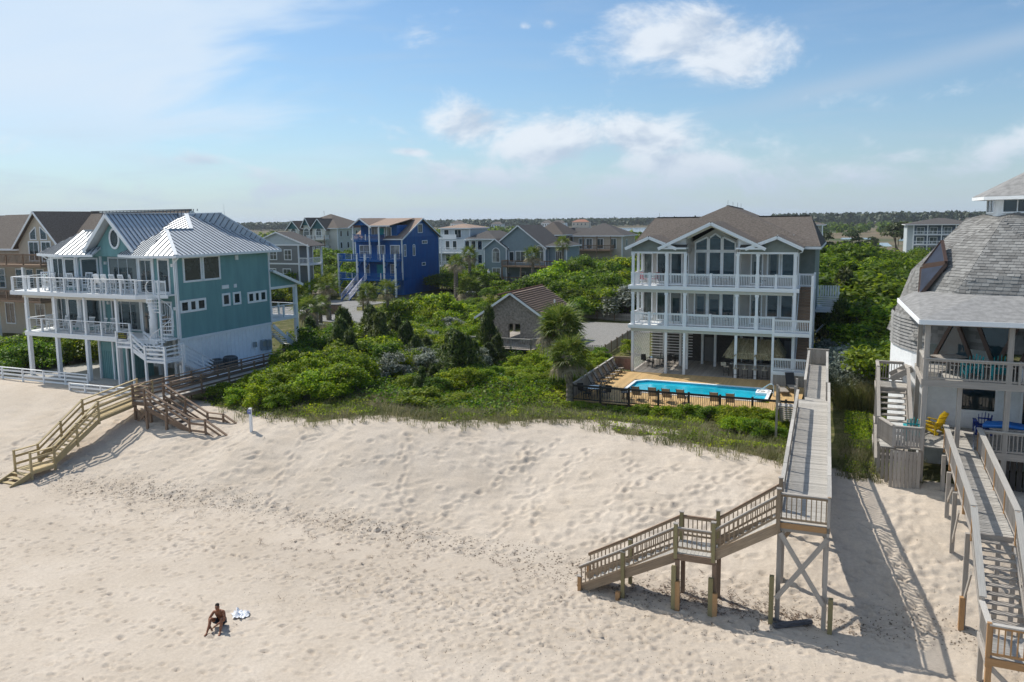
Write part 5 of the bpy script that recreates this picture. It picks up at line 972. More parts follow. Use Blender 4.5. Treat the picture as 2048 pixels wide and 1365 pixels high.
# little dark roofed house and the house whose roof shows behind
sd = thing('small_gabled_house', 'small dark gabled house glimpsed between two larger roofs', 'house')
body(sd, -68.3, -63.4, 170, 178, 1.2, 9.6, M_NAVY, 0); gable_y(sd, -68.3, -65, 170, 176, 9.6, 11.7, SHINGLE_D, M_NAVY, .3, 0); gable_x(sd, -67, -62.6, 171, 177, 9.9, 11.6, SHINGLE_D, M_NAVY, .3); rehome(sd)
pk = thing('pink_beige_house', 'beige house with brown hip roof half hidden behind the grey blue house', 'house')
body(pk, -58, -52.6, 125, 135, 1.5, 10.8, mat('pinkish_beige_siding', (.38, .33, .30), .7, .05), 0); hip(pk, -59, -52.6, 125, 135, 10.8, 13.5, SHINGLE, .4); rehome(pk)
# victorian house
vh = thing('victorian_house', 'ivory house with teal gables, arched windows and stacked balconies left of the blue house', 'house')
F = body(vh, -135, -119.5, 140, 156, 1.5, 12.4, M_OFFW, 0); hip(vh, -135, -119.5, 140, 156, 12.4, 16.1, SHINGLE, .5)
for x0, x1, za, tw in ((-134.6, -130.6, 14.4, 0), (-129.6, -127.2, 15.2, 1), (-126.8, -122.2, 14.9, 0)):
    gable_y(vh, x0, x1, 138.6, 146, 12.3 + .9 * tw, za, SHINGLE, M_LTEAL, .4, 0); plan_walls(vh, [(x0 + .2, 138.8), (x1 - .2, 138.8), (x1 - .2, 141), (x0 + .2, 141)], 1.5 if x0 > -127 else 6.4, 12.3 + .9 * tw, M_OFFW); f = Face(vh, (x0 + .2, 138.8), (x1 - .2, 138.8)); c = f.W / 2
    f.window(c - .8, c + .8, 10.0, 11.6, 2 if not tw else 1, 1, .14, GLASS_P, arch=True)
for z in (6.9, 9.6): deck(vh, -127, -121.2, 136.6, 138.8, z, M_OFFW, 1.0, WHITE2, bal=.3, posts=False, pm=W_BROWN)
deck(vh, -134.8, -130, 137, 138.8, 9.4, M_OFFW, 1.0, WHITE2, bal=.3, posts=False, pm=W_BROWN)
for x in (-126.9, -121.3): bar('post', vh, (x, 136.7, 1.4), (x, 136.7, 9.6), .22, .22, W_BROWN)
gable_y(vh, -130.4, -127.4, 136.8, 140, 9.0, 10.4, SHINGLE_D, M_LTEAL, .3, 0); Face(vh, (-126.6, 138.8), (-122.4, 138.8)).window(.8, 3.2, 7.2, 8.9, 2, 1, .12)
for u in (1, 4, 8, 12):
    for z in (7.2, 10.2): F['r'].window(u, u + .8, z, z + 1.5, 1, 1, .1)
MB().tube([(-128, 146, 15.8), (-128, 146, 17.0)], .04, 6).obj('weather_vane', DARKMET, vh); rehome(vh)
# grey house behind the teal one
g3 = thing('grey_gabled_house', 'mid grey house with white gable and side porch behind the teal house', 'house')
F = body(g3, -90, -80, 75, 78.6, 1.5, 10.3, M_GREYS, .25); gable_y(g3, -90.6, -77.9, 75, 79, 10.3, 12.5, SHINGLE_D, M_PALEB, .3, 0); Face(g3, (-90, 74.98), (-80, 74.98)).trim(0, 7.3, 10, 7.3, .25); bar('trim_board', g3, (-90.4, 74.95, 10.35), (-78, 74.95, 10.35), .06, .22, WHITE)
for u in (4.2, 7.2): F['f'].window(u, u + 1.3, 8.0, 9.5, 2, 2, .12, GLASS_P); F['f'].window(u - .4, u + 1, 5.0, 6.4, 2, 2, .12, GLASS_P)
deck(g3, -80, -78.1, 75, 78.6, 7.3, WHITE2, 1.0, WHITE2, bal=.25, posts=False, sides='fr')
for y in (75.1, 78.5): bar('post', g3, (-78.2, y, 1.5), (-78.2, y, 10.2), .25, .25, WHITE2)
rehome(g3)
# beige house at the left edge
lb = thing('beige_gabled_house', 'beige house with brown roof and dark timber decks at the left edge', 'house')
F = body(lb, -92, -63, 30, 42, 1.6, 11.6, M_CREAM, .25); fl = gable_y(lb, -81.0, -74.2, 29.4, 37, 12.0, 15.5, SHINGLE, M_CREAM, .45, .22); plan_walls(lb, [(-80.9, 29.4), (-74.3, 29.4), (-74.3, 31), (-80.9, 31)], 9.9, 12.05, M_CREAM)
roof_plane(lb, [(-92.5, 29.5, 11.5), (-62.5, 29.5, 11.5), (-62.5, 36, 15.45), (-92.5, 36, 15.3)], SHINGLE); roof_plane(lb, [(-92.5, 42.5, 11.5), (-62.5, 42.5, 11.5), (-62.5, 36, 15.45), (-92.5, 36, 15.3)], SHINGLE); bar('ridge_cap', lb, (-77.5, 36, 15.5), (-62.5, 36, 15.5), .3, .08, SHINGLE_D)
fascia(lb, [(-92.5, 29.5, 11.5), (-62.5, 29.5, 11.5)], WHITE, .2); MB().prism([(-62.95, 30, 11.6), (-62.95, 42, 11.6), (-62.95, 36, 15.3)], (-.2, 0, 0)).obj('gable_wall', M_CREAM, lb); fascia(lb, [(-62.5, 29.5, 11.45), (-62.5, 36, 15.4), (-62.5, 42.5, 11.45)], WHITE, .2)
fl.window(1.9, 3.3, 10.3, 12.2, 2, 1, .14, GLASS); fl.window(3.9, 5.2, 10.3, 12.2, 2, 1, .14, GLASS); fl.window(2.2, 3.05, 12.55, 13.0, 1, 1, .1, GLASS_B, peak=(.15, .75)); fl.window(3.85, 4.7, 12.55, 13.0, 1, 1, .1, GLASS_B, peak=(.75, .15))
deck(lb, -92, -73.5, 26.5, 29.4, 10.0, W_BROWN, 1.1, W_BROWN, bal=.2, posts=False); deck(lb, -92, -74, 26.5, 30, 6.3, W_BROWN, 1.0, W_BROWN, bal=.2, posts=False)
for x in (-91, -86.2, -81.2, -76.5): bar('post', lb, (x, 26.7, 1.5), (x, 26.7, 9.8), .3, .3, WHITE2)
for u in (6.5, 9.5, 11.2, 12.9, 15.4): F['f'].window(u, u + 1.0, 7.2, 9.2, 1, 3, .12, GLASS_B)
for u in (7.2, 12.2, 17.5): F['f'].window(u, u + 1.4, 3.2, 5.4, 2, 1, .12, GLASS)
for u in (10.5, 15.2): bar('wall_lamp', lb, F['f'].p(u, 5.2, .1), F['f'].p(u + .3, 5.2, .1), .2, .14, DARKMET)
rehome(lb)
l2 = thing('left_roof_house', 'house with wide charcoal roof cut by the left picture edge', 'house')
body(l2, -118, -90, 40, 56, 1.6, 11.5, M_TANS, 0); gable_x(l2, -118, -88, 40, 56, 11.5, 15.5, SHINGLE_D, M_TANS, .5); rehome(l2)
# apartment block, far right
ap = thing('apartment_block', 'slate blue four-storey apartment block with white balconies beyond the marsh trees', 'building')
F = body(ap, 19, 36, 231, 246, 1.2, 11.1, M_NAVY, 0); hip(ap, 17, 36, 229, 246, 11.2, 13.0, SHINGLE_D, .3); body(ap, 17.4, 19, 231, 246, 1.2, 11.1, M_PALEB, 0)
for z in (2.6, 5.4, 8.3):
    deck(ap, 19, 36, 229.2, 231, z, WHITE2, 1.0, WHITE2, bal=.4, posts=False, sides='f')
    for u in (1.0, 4.4, 8.0, 11.4): F['f'].window(u, u + 1.8, z + .2, z + 2.0, 2, 1, .14, GLASS_P, name='sliding_door')
for x in (19, 22.6, 26.2, 29.8, 33.4): bar('post', ap, (x, 229.3, 1), (x, 229.3, 11.1), .25, .25, WHITE2)
rehome(ap)
cb = thing('cream_balcony_building', 'cream building with white balconies peeping out right of the brown roof', 'building')
F = body(cb, -16, -4.6, 162, 174, 1.5, 12.0, M_CREAM, 0); hip(cb, -16, -3.6, 160.5, 174, 12.1, 13.6, SHINGLE, .3)
for z in (5.5, 9.0): deck(cb, -14, -3.7, 160.2, 162, z, WHITE2, 1.0, WHITE2, bal=.4, posts=False); F['f'].window(9, 10.4, z + .3, z + 2.1, 1, 1, .1)
bar('post', cb, (-3.8, 160.3, 1.4), (-3.8, 160.3, 12), .25, .25, WHITE2); rehome(cb)
fr_ = thing('far_gabled_house', 'white gabled house just right of the apartment block roof', 'house')
body(fr_, 40, 46, 300, 308, 1, 11, M_PALEB, 0); gable_y(fr_, 40, 43, 300, 308, 10.6, 12.8, SHINGLE_D, M_PALEB, .3, 0); gable_x(fr_, 42, 50, 301, 309, 10.8, 12.8, SHINGLE_D, M_PALEB, .3); rehome(fr_)
# shingled pavilion with its deck
pv = thing('cedar_pavilion', 'grey cedar-shingled pavilion with open front, tan gable roof and small deck', 'pavilion')
pvf = gable_y(pv, -31.6, -24.75, 42.2, 50.4, 4.75, 7.0, SHINGLE_T, CEDAR, .45, .16)
def shingle_wall(f, z0, z1, u0, u1):
    mb = MB(); h = .17; r = 0; z = z0
    while z < z1 - .02:
        u = u0 - (r % 2) * .1
        while u < u1:
            w = random.uniform(.14, .26); a, b = max(u, u0) + .004, min(u + w, u1) - .004; u += w
            if b - a > .02: t = random.uniform(.018, .034); mb.quad(f.p(a, z, t), f.p(b, z, t), f.p(b, min(z + h, z1), .006), f.p(a, min(z + h, z1), .006)); mb.quad(f.p(a, z, 0), f.p(b, z, 0), f.p(b, z, t), f.p(a, z, t))
        z += h; r += 1
    o = mb.obj('wall_shingle', CEDAR, pv); o['kind'] = 'stuff'
plan_walls(pv, [(-27.3, 42.2), (-24.75, 42.2), (-24.75, 50.4), (-27.3, 50.4)], 1.5, 4.8, CEDAR); wf_ = Face(pv, (-27.3, 42.2), (-24.75, 42.2)); shingle_wall(wf_, 1.6, 4.75, 0, 2.55); wr_ = Face(pv, (-24.75, 42.2), (-24.75, 50.4)); shingle_wall(wr_, 1.6, 4.75, 1.6, 8.2); wr_.window(6.6, 7.6, 3.2, 4.3, 2, 2, .12, GLASS_P); box('wall_panel', pv, (-24.77, 42.25, 1.6), (-24.71, 43.7, 4.6), mat('buff_panel', (.50, .44, .36), .7, .05))
plan_walls(pv, [(-31.6, 42.2), (-28.55, 42.2), (-28.55, 42.5), (-31.6, 42.5)], 1.5, 4.8, CEDAR); shingle_wall(Face(pv, (-31.6, 42.2), (-28.55, 42.2)), 1.6, 4.75, 0, 3.05); box('lintel', pv, (-28.6, 42.2, 3.9), (-27.25, 42.45, 4.8), CEDAR)
for x, y in ((-31.4, 50.2), (-29.4, 50.2), (-28.9, 42.3), (-31.3, 46)): bar('post', pv, (x, y, 1.5), (x, y, 4.8), .2, .2, W_GREY)
for a, b in ((.35, 1.0), (1.9, 2.6)): MB().lathe([(.09, 0), (.09, .35)], (-26.0 + a, 46.4 + b, 5.75 - a * .75), 8).obj('vent_pipe', WHITE2, pv)
planks(pv, -31.6, -24.9, 39.4, 50.2, 1.9, W_GREY, w=.2); railing(pv, (-31.4, 39.5, 1.9), (-25.1, 39.5, 1.9), W_GREY, 1.0, bal=.17, psp=2, capm=W_GREY2); railing(pv, (-25.1, 39.5, 1.9), (-24.4, 42.0, 1.9), W_GREY, 1.0, bal=.17, capm=W_GREY2); railing(pv, (-29.3, 49.9, 1.9), (-27.3, 49.9, 1.9), W_TAN, 1.0, bal=.2)
MB().tube([(-28.2, 39.0, 7.05), (-28.2, 50.6, 7.05)], .07, 6).obj('ridge_cap', mat('rust_ridge', (.22, .10, .06), .8, .2), pv)
for k in range(16):
    t = k / 16; x = -24.3 - 3.85 * t; z = 4.45 + 2.58 * t; bar('roof_course', pv, (x, 41.78, z + .065), (x, 50.4, z + .065), .24, .02, SHINGLE_T).rotation_mode
rehome(pv)
# ------------------------------------------------------------------ vegetation
def leaf_mat(name, cols, trans=.5, rough=.55, tint=.16, pos=None):
    M = bpy.data.materials.new(name); M.use_nodes = True; nt = M.node_tree; N, L = nt.nodes, nt.links; b = N['Principled BSDF']; out = N['Material Output']
    b.inputs['Roughness'].default_value = rough; b.inputs['Specular IOR Level'].default_value = .3
    g = N.new('ShaderNodeNewGeometry'); r = N.new('ShaderNodeValToRGB'); e = r.color_ramp.elements
    while len(e) < len(cols): e.new(.5)
    for i, c in enumerate(cols): e[i].position = i / (len(cols) - 1); e[i].color = (*c, 1)
    if pos is None: L.new(g.outputs['Random Per Island'], r.inputs[0])
    else:
        tc = N.new('ShaderNodeTexCoord'); nz_ = N.new('ShaderNodeTexNoise'); nz_.inputs['Scale'].default_value = pos; nz_.inputs['Detail'].default_value = 4; L.new(tc.outputs['Object'], nz_.inputs['Vector'])
        m1 = N.new('ShaderNodeMath'); m1.operation = 'MULTIPLY_ADD'; m1.inputs[1].default_value = 2.2; m1.inputs[2].default_value = -.85; L.new(nz_.outputs['Fac'], m1.inputs[0]); m2 = N.new('ShaderNodeMath'); m2.operation = 'MULTIPLY_ADD'; m2.inputs[1].default_value = .55; L.new(g.outputs['Random Per Island'], m2.inputs[0]); L.new(m1.outputs[0], m2.inputs[2]); L.new(m2.outputs[0], r.inputs[0])
    oi = N.new('ShaderNodeObjectInfo'); mr = N.new('ShaderNodeMapRange'); mr.inputs[3].default_value = 1 - tint * 1.6; mr.inputs[4].default_value = 1 + tint * 1.6; L.new(oi.outputs['Random'], mr.inputs[0])
    hs = N.new('ShaderNodeHueSaturation'); L.new(mr.outputs[0], hs.inputs['Value']); L.new(r.outputs[0], hs.inputs['Color'])
    mh = N.new('ShaderNodeMapRange'); mh.inputs[3].default_value = .485; mh.inputs[4].default_value = .515
    wn = N.new('ShaderNodeTexWhiteNoise'); wn.noise_dimensions = '1D'; L.new(oi.outputs['Random'], wn.inputs['W']); L.new(wn.outputs['Value'], mh.inputs[0]); L.new(mh.outputs[0], hs.inputs['Hue'])
    L.new(hs.outputs[0], b.inputs['Base Color']); t = N.new('ShaderNodeBsdfTranslucent'); L.new(hs.outputs[0], t.inputs[0]); mx = N.new('ShaderNodeMixShader'); mx.inputs[0].default_value = trans
    L.new(b.outputs[0], mx.inputs[1]); L.new(t.outputs[0], mx.inputs[2]); L.new(mx.outputs[0], out.inputs[0]); return M
LEAF = {'myrtle': leaf_mat('myrtle_leaves', [(.055, .12, .006), (.15, .25, .008), (.28, .38, .010), (.46, .50, .015)]),
        'holly': leaf_mat('holly_leaves', [(.03, .085, .008), (.085, .175, .010), (.16, .27, .013), (.30, .38, .02)]),
        'cedar': leaf_mat('cedar_leaves', [(.025, .05, .012), (.055, .095, .018), (.10, .145, .024), (.17, .20, .04)], .35),
        'silver': leaf_mat('silver_leaves', [(.07, .09, .05), (.17, .20, .12), (.34, .37, .28), (.62, .64, .56)], .35),
        'slate': leaf_mat('slate_leaves', [(.08, .11, .09), (.14, .18, .145), (.22, .26, .22), (.32, .36, .30)], .3),
        'oak': leaf_mat('oak_leaves', [(.035, .075, .008), (.085, .15, .010), (.15, .23, .014), (.25, .32, .02)]),
        'pine': leaf_mat('pine_needles', [(.03, .05, .016), (.065, .09, .025), (.11, .13, .04)], .3),
        'vine': leaf_mat('vine_leaves', [(.07, .14, .007), (.16, .26, .010), (.27, .37, .013), (.42, .47, .02)]),
        'cover': leaf_mat('cover_leaves', [(.05, .085, .010), (.13, .20, .012), (.24, .34, .014), (.42, .47, .02)], pos=.45),
        'grass': leaf_mat('grass_blades', [(.075, .095, .025), (.16, .175, .05), (.25, .225, .11), (.38, .32, .21)], .4, pos=.35),
        'palm': leaf_mat('palm_fronds', [(.07, .115, .016), (.13, .18, .026), (.21, .24, .045)], .45), 'dead': leaf_mat('dry_fronds', [(.26, .21, .13), (.40, .34, .23)], .3),
        'far': leaf_mat('far_tree_leaves', [(.03, .05, .02), (.045, .07, .026), (.065, .09, .034)], .2)}
BARK = mat('grey_bark', (.13, .11, .09), .95, .3, 8, .6, 30, spec=.1); PALMB = mat('palm_bark', (.21, .18, .15), .95, .35, 7, .7, 18, spec=.1)
def quads(P, Nrm, size, asp, r, T=None):
    """leaf quads at points P with normals Nrm"""
    n = len(P); t = r.normal(size=(n, 3)) if T is None else T + r.normal(size=(n, 3)) * .22; t -= (t * Nrm).sum(1, keepdims=True) * Nrm; t /= np.linalg.norm(t, axis=1, keepdims=True) + 1e-9; b = np.cross(Nrm, t); s = size[:, None]
    V = np.stack([P - t * s, P + b * s * asp, P + t * s, P - b * s * asp], 1).reshape(-1, 3); return V, np.arange(4 * n).reshape(-1, 4)
def crown_points(kind, n, r):
    if kind == 'cedar':
        K = 26; cz = r.uniform(.10, .95, K); rr = ((1.02 - cz) * .44 + .04) * r.uniform(.6, 1.25, K); a = r.uniform(0, 6.28, K); C = np.stack([np.cos(a) * rr * .6, np.sin(a) * rr * .6, cz], 1); Rd = np.stack([.05 + rr * .33, .05 + rr * .33, .12 + rr * .3], 1)
    elif kind == 'pine':
        K = 13; cz = r.uniform(.45, .97, K); a = r.uniform(0, 6.28, K); q = .42 * (1.15 - cz) + .04; C = np.stack([np.cos(a) * q, np.sin(a) * q, cz], 1); Rd = np.stack([np.full(K, .17), np.full(K, .17), np.full(K, .05)], 1)
    else:
        K = 24; a = r.uniform(0, 6.28, K); q = np.sqrt(r.uniform(0, 1, K)) * .46; lo = .42 if kind == 'oak' else .18; cz = lo + (.80 - lo) * (1 - (q / .50) ** 2) * r.uniform(.35, 1.1, K) + r.uniform(-.06, .08, K)
        C = np.stack([np.cos(a) * q, np.sin(a) * q, cz], 1); s = r.uniform(.085, .20, K); Rd = np.stack([s, s, s * r.uniform(.7, 1.2, K)], 1)
    i = r.integers(0, K, n * 2); d = r.normal(size=(n * 2, 3)); d /= np.linalg.norm(d, axis=1, keepdims=True); d[:, 2] = np.where(d[:, 2] < -.35, -d[:, 2], d[:, 2])
    f = np.where(r.uniform(0, 1, (n * 2, 1)) < .13, r.uniform(1.05, 1.6, (n * 2, 1)), r.uniform(.6, 1.14, (n * 2, 1))) if kind != 'cedar' else r.uniform(.55, 1.35, (n * 2, 1)); P = C[i] + d * Rd[i] * f
    ins = np.zeros(n * 2, bool)
    for k in range(K): ins |= ((((P - C[k]) / Rd[k]) ** 2).sum(1) < .5) & (i != k)
    P, d = P[~ins][:n], d[~ins][:n]; ok = P[:, 2] > .02; return P[ok], d[ok], C
PROTO = {}
def proto(kind, variant, lm, n=5200, size=.026, asp=.5):
    key = (kind, variant, lm)
    if key in PROTO: return PROTO[key]
    r = np.random.default_rng(abs(hash((kind, variant))) % 1000 + variant * 17 if False else sum(map(ord, kind)) + variant * 31)
    P, d, C = crown_points(kind, n, r); nn = d * .75 + r.normal(size=d.shape) * .55 + np.array([0, 0, .25]); nn /= np.linalg.norm(nn, axis=1, keepdims=True)
    V, Fq = quads(P, nn, r.uniform(.5, 1.6, len(P)) * size * (1.9 if kind == 'cedar' else 1), .2 if kind == 'cedar' else asp, r, d * .55 + np.array([0, 0, .8]) if kind == 'cedar' else None); cm = np_mesh('crown', V, Fq, LEAF[lm])
    mb = MB(); rr = random.Random(variant); stems = 1 if kind in ('oak', 'cedar', 'pine') else 3
    if kind == 'pine': mb.tube([(0, 0, -.05), (.01, 0, .5), (0, .01, .95)], [.018, .014, .004], 6)
    for s_ in range(stems):
        b = Vector((rr.uniform(-.06, .06), rr.uniform(-.06, .06), -.05)) if stems > 1 else Vector((0, 0, -.05)); fork = Vector((rr.uniform(-.06, .06), rr.uniform(-.06, .06), .28 if kind == 'oak' else .15)); mb.tube([b, fork], [.03 if stems == 1 else .016, .02 if stems == 1 else .012], 6)
        for k in range(4 if stems == 1 else 3): c = Vector(C[rr.randrange(len(C))]); mid = fork.lerp(c, .55) + Vector((rr.uniform(-.04, .04), rr.uniform(-.04, .04), 0)); mb.tube([fork, mid, c], [.014, .009, .004], 5)
    PROTO[key] = (cm, mb.mesh('trunk', BARK)); return PROTO[key]
SHAPE = {'myrtle': 'bush', 'holly': 'bush', 'silver': 'bush', 'slate': 'bush', 'vine': 'bush', 'cedar': 'cedar', 'oak': 'oak', 'pine': 'pine'}
PLANTS = []
def plant(name, label, cat, lm, x, y, w, h, group=None, z=None, variant=None, shape=None, n=5200, size=.026):
    v = random.randrange(3) if variant is None else variant; cm, tm = proto(shape or SHAPE[lm], v, lm, n, size)
    e = thing(name, label, cat, (x, y, (hz(x, y) if z is None else z) - .06), random.uniform(0, 6.28), group); e.scale = (w, w * random.uniform(.9, 1.1), h)
    _add('crown', cm, e); _add('trunk', tm, e); PLANTS.append(e); return e
RV = random.Random(11)
def poisson(poly, d, tries=4000, ok=None):
    xs = [p[0] for p in poly]; ys = [p[1] for p in poly]; out = []
    def inside(x, y):
        c = False; j = len(poly) - 1
        for i in range(len(poly)):
            (xi, yi), (xj, yj) = poly[i], poly[j]
            if (yi > y) != (yj > y) and x < (xj - xi) * (y - yi) / (yj - yi) + xi: c = not c
            j = i
        return c
    for _ in range(tries):
        x, y = RV.uniform(min(xs), max(xs)), RV.uniform(min(ys), max(ys))
        if inside(x, y) and (ok is None or ok(x, y)) and all((x - a) ** 2 + (y - b) ** 2 > d * d for a, b in out): out.append((x, y))
    return out
def thicket(poly, d, mix, group, where, hfun, ok=None, wf=1.25):
    names = {'myrtle': ('shrub', 'bright yellow-green rounded shrub'), 'holly': ('shrub', 'deep green leafy shrub'), 'cedar': ('cedar', 'dark feathery cedar'), 'silver': ('shrub', 'silvery grey-leaved shrub'), 'slate': ('shrub', 'dull blue-green shrub'), 'oak': ('tree', 'broad-crowned live oak'), 'vine': ('shrub', 'low leafy green mound')}
    tot = sum(w for _, w in mix)
    for x, y in poisson(poly, d, ok=ok):
        q = RV.uniform(0, tot); k = mix[0][0]
        for nm, w in mix:
            if q < w: k = nm; break
            q -= w
        h = hfun(x, y) * RV.uniform(.8, 1.15) * (1.12 if k == 'cedar' else 1); w_ = (h * wf if k != 'cedar' else h * .95) * RV.uniform(.85, 1.15); w_ = max(w_, d * 1.25)
        nm, ad = names[k]
        if h > 3.3 and nm == 'shrub': ad = {'myrtle': 'bright yellow-green leafy tree', 'holly': 'deep green leafy tree', 'silver': 'silvery grey-leaved tree', 'slate': 'dull blue-green bushy tree', 'vine': 'green mounded tree'}[k]; nm = 'tree'
        plant('leafy_tree' if nm == 'tree' and k != 'oak' else {'cedar': 'cedar_tree', 'oak': 'oak_tree'}.get(k, 'shrub'), f'{ad} {where}', nm, k, x, y, w_, h, f'{ad}s {where}')
# thicket between the teal house and the pavilion
thicket([(-36.5, 11.5), (-33, 10.2), (-30, 10.6), (-28.2, 13), (-29.5, 18.5), (-32, 22), (-36, 24)], 1.25, [('myrtle', 4), ('vine', 3), ('holly', 2)], '', 'beside the brown timber stairs', lambda x, y: 1.5 + .11 * (y - 10))
thicket([(-36.8, 18), (-31, 20), (-29, 24), (-32, 31), (-38, 36), (-43.5, 34), (-44, 30), (-40, 26)], 1.7, [('holly', 4), ('myrtle', 5), ('cedar', 2.2)], '', 'in the thicket right of the teal house', lambda x, y: 2.8 + .045 * (y - 18))
thicket([(-46, 31), (-43, 36), (-44, 41), (-47.5, 43.5), (-51, 38)], 1.9, [('holly', 3), ('vine', 3), ('silver', 1)], '', 'near the teal house rear porch', lambda x, y: 1.1)
thicket([(-32, 29), (-27, 30), (-26, 36), (-31, 38.5), (-36, 36)], 1.8, [('cedar', 2), ('holly', 3), ('myrtle', 3), ('silver', 2)], '', 'in front of the cedar pavilion', lambda x, y: 2.1)
thicket([(-38, 36.5), (-33, 39.5), (-33, 46), (-38, 50), (-45, 48), (-42, 40)], 1.8, [('myrtle', 5), ('holly', 3), ('silver', 1)], '', 'left of the cedar pavilion', lambda x, y: 2.3)
thicket([(-48.5, 50), (-40, 50), (-40.5, 57), (-46.5, 58)], 1.7, [('myrtle', 5), ('holly', 1)], '', 'in the clump at the road bend', lambda x, y: 4.3 - .05 * ((x + 44.5) ** 2 + (y - 54) ** 2) * .6)
thicket([(-45, 60), (-37, 52.5), (-33, 56), (-34, 68), (-40, 74), (-44, 72)], 2.0, [('myrtle', 3), ('holly', 3), ('oak', 1)], '', 'beyond the pavilion roof', lambda x, y: 2.6)
# named specimens
plant('cedar_tree', 'upright green cedar against the pavilion gable', 'cedar', 'cedar', -28.9, 38.3, 2.9, 4.3, variant=0); plant('cedar_tree', 'broad dark cedar in front of the silver-leaved shrubs', 'cedar', 'cedar', -24.6, 24.2, 4.4, 3.6, variant=1); plant('cedar_tree', 'dark cedar beside the pavilion deck rail', 'cedar', 'cedar', -27.0, 27.5, 3.8, 3.7, variant=2)
plant('cedar_tree', 'tallest dark cedar at the road edge of the thicket', 'cedar', 'cedar', -41.0, 32.4, 3.6, 4.0, variant=0); plant('cedar_tree', 'second dark cedar right of the tallest one at the road', 'cedar', 'cedar', -38.4, 34.2, 3.4, 3.6, variant=2)
for x, y, h, t in ((-29.6, 22.6, 2.7, 'lower'), (-28.6, 25.4, 2.7, 'middle'), (-30.9, 28.5, 2.8, 'upper')): plant('shrub', f'{t} silvery white-leaved shrub in the middle of the thicket', 'shrub', 'silver', x, y, 3.1, h)
plant('shrub', 'silvery shrub growing over the top of the cedars', 'shrub', 'silver', -27.6, 31.8, 3.2, 2.8)
plant('shrub', 'isolated round green shrub on the dune crest', 'shrub', 'myrtle', -22.6, 15.2, 3.2, 1.35, variant=1); plant('shrub', 'smaller green shrub right of the isolated round one', 'shrub', 'vine', -20.9, 16.6, 2.0, .95)
thicket([(-26, 18.5), (-23, 19), (-21, 22), (-22.5, 26), (-26, 25), (-27.5, 21)], 1.3, [('holly', 3), ('cedar', 2), ('myrtle', 2)], '', 'below the dark cedars behind the dune', lambda x, y: 1.5)
thicket([(-22.5, 24), (-17.3, 24), (-16.6, 30), (-17, 38), (-23.5, 38.5), (-23.5, 30)], 1.5, [('vine', 4), ('myrtle', 3), ('holly', 2)], '', 'on the green mound below the pavilion', lambda x, y: 1.0 + .05 * (y - 24))
thicket([(-15.4, 20.8), (-2.6, 21.2), (-2.2, 22.6), (-15, 22.4)], 1.0, [('vine', 4), ('myrtle', 3), ('holly', 2)], '', 'in front of the black pool fence', lambda x, y: .5 if x < -11.4 else .95 + .05 * (x + 11), wf=1.5)
thicket([(-4.5, 17.6), (-1.3, 16.8), (-1.0, 23), (-3.6, 23)], 1.0, [('myrtle', 4), ('holly', 2), ('vine', 2)], '', 'beside the boardwalk', lambda x, y: 1.15)
plant('shrub', 'clipped green bush beside the picket fence', 'shrub', 'myrtle', -16.6, 43.0, 1.9, 1.7); 
# right of the middle house
thicket([(.9, 40), (4.4, 37), (4.2, 30), (2.6, 28.5), (1.9, 33)], 1.4, [('slate', 5), ('silver', 1)], '', 'right of the boardwalk end', lambda x, y: 3.4)
thicket([(1.2, 41), (4.4, 38), (5.5, 27), (4.6, 25.5), (9, 44), (6, 58), (1.0, 58)], 2.4, [('oak', 3), ('cedar', 2), ('holly', 2)], '', 'between the porch house and the dome', lambda x, y: 5.6 + .03 * (y - 40))
thicket([(.8, 58), (9, 46), (22, 60), (26, 95), (4, 100), (-6, 80)], 4.0, [('oak', 4), ('holly', 3), ('myrtle', 2)], '', 'in the wood behind the dome', lambda x, y: 7.0)
thicket([(-12, 95), (26, 98), (34, 150), (-8, 155)], 5.6, [('oak', 4), ('holly', 2), ('cedar', 1)], '', 'towards the apartment block', lambda x, y: 6.0)
# hill right of the pavilion
thicket([(-35, 53), (-30, 64.5), (-22, 67), (-15.5, 64.5), (-14.5, 80), (-20, 96), (-35, 98), (-37.5, 90), (-37.5, 72)], 3.0, [('myrtle', 3), ('oak', 4), ('holly', 4), ('silver', .4)], '', 'on the hill behind the parking lot', lambda x, y: 4.6 + .012 * (y - 60), wf=1.3)
thicket([(-36, 97), (-14, 97), (-12, 126), (-36, 126)], 4.0, [('oak', 4), ('myrtle', 3), ('holly', 2)], '', 'below the sand coloured house', lambda x, y: 5.2)
thicket([(-62.5, 89), (-55, 86), (-57, 100), (-61, 107), (-66, 108), (-64.4, 97)], 2.8, [('myrtle', 3), ('holly', 4), ('oak', 2)], '', 'right of the blue house', lambda x, y: 4.4)
thicket([(-79, 66), (-75.5, 82), (-78, 95), (-92, 92), (-110, 80), (-100, 68)], 3.6, [('oak', 4), ('holly', 4), ('myrtle', 3)], '', 'left of the blue house', lambda x, y: 5.0)
thicket([(-78, 98), (-76, 125), (-112, 134), (-136, 132), (-130, 110)], 4.8, [('oak', 5), ('holly', 2), ('myrtle', 1)], '', 'below the ivory house', lambda x, y: 6.2)
thicket([(-75, 126), (-58, 126), (-64, 168), (-110, 170), (-112, 140)], 6.5, [('oak', 4), ('holly', 1)], '', 'behind the blue house', lambda x, y: 7.0)
thicket([(-66, 14.5), (-58.5, 14.5), (-58.6, 24), (-66, 26)], 1.5, [('myrtle', 3), ('holly', 2)], '', 'left of the teal house', lambda x, y: 3.0)
thicket([(-55, 43), (-49, 42), (-50, 46), (-55, 48)], 1.6, [('silver', 1), ('vine', 2)], '', 'in the roadside bed', lambda x, y: .9)
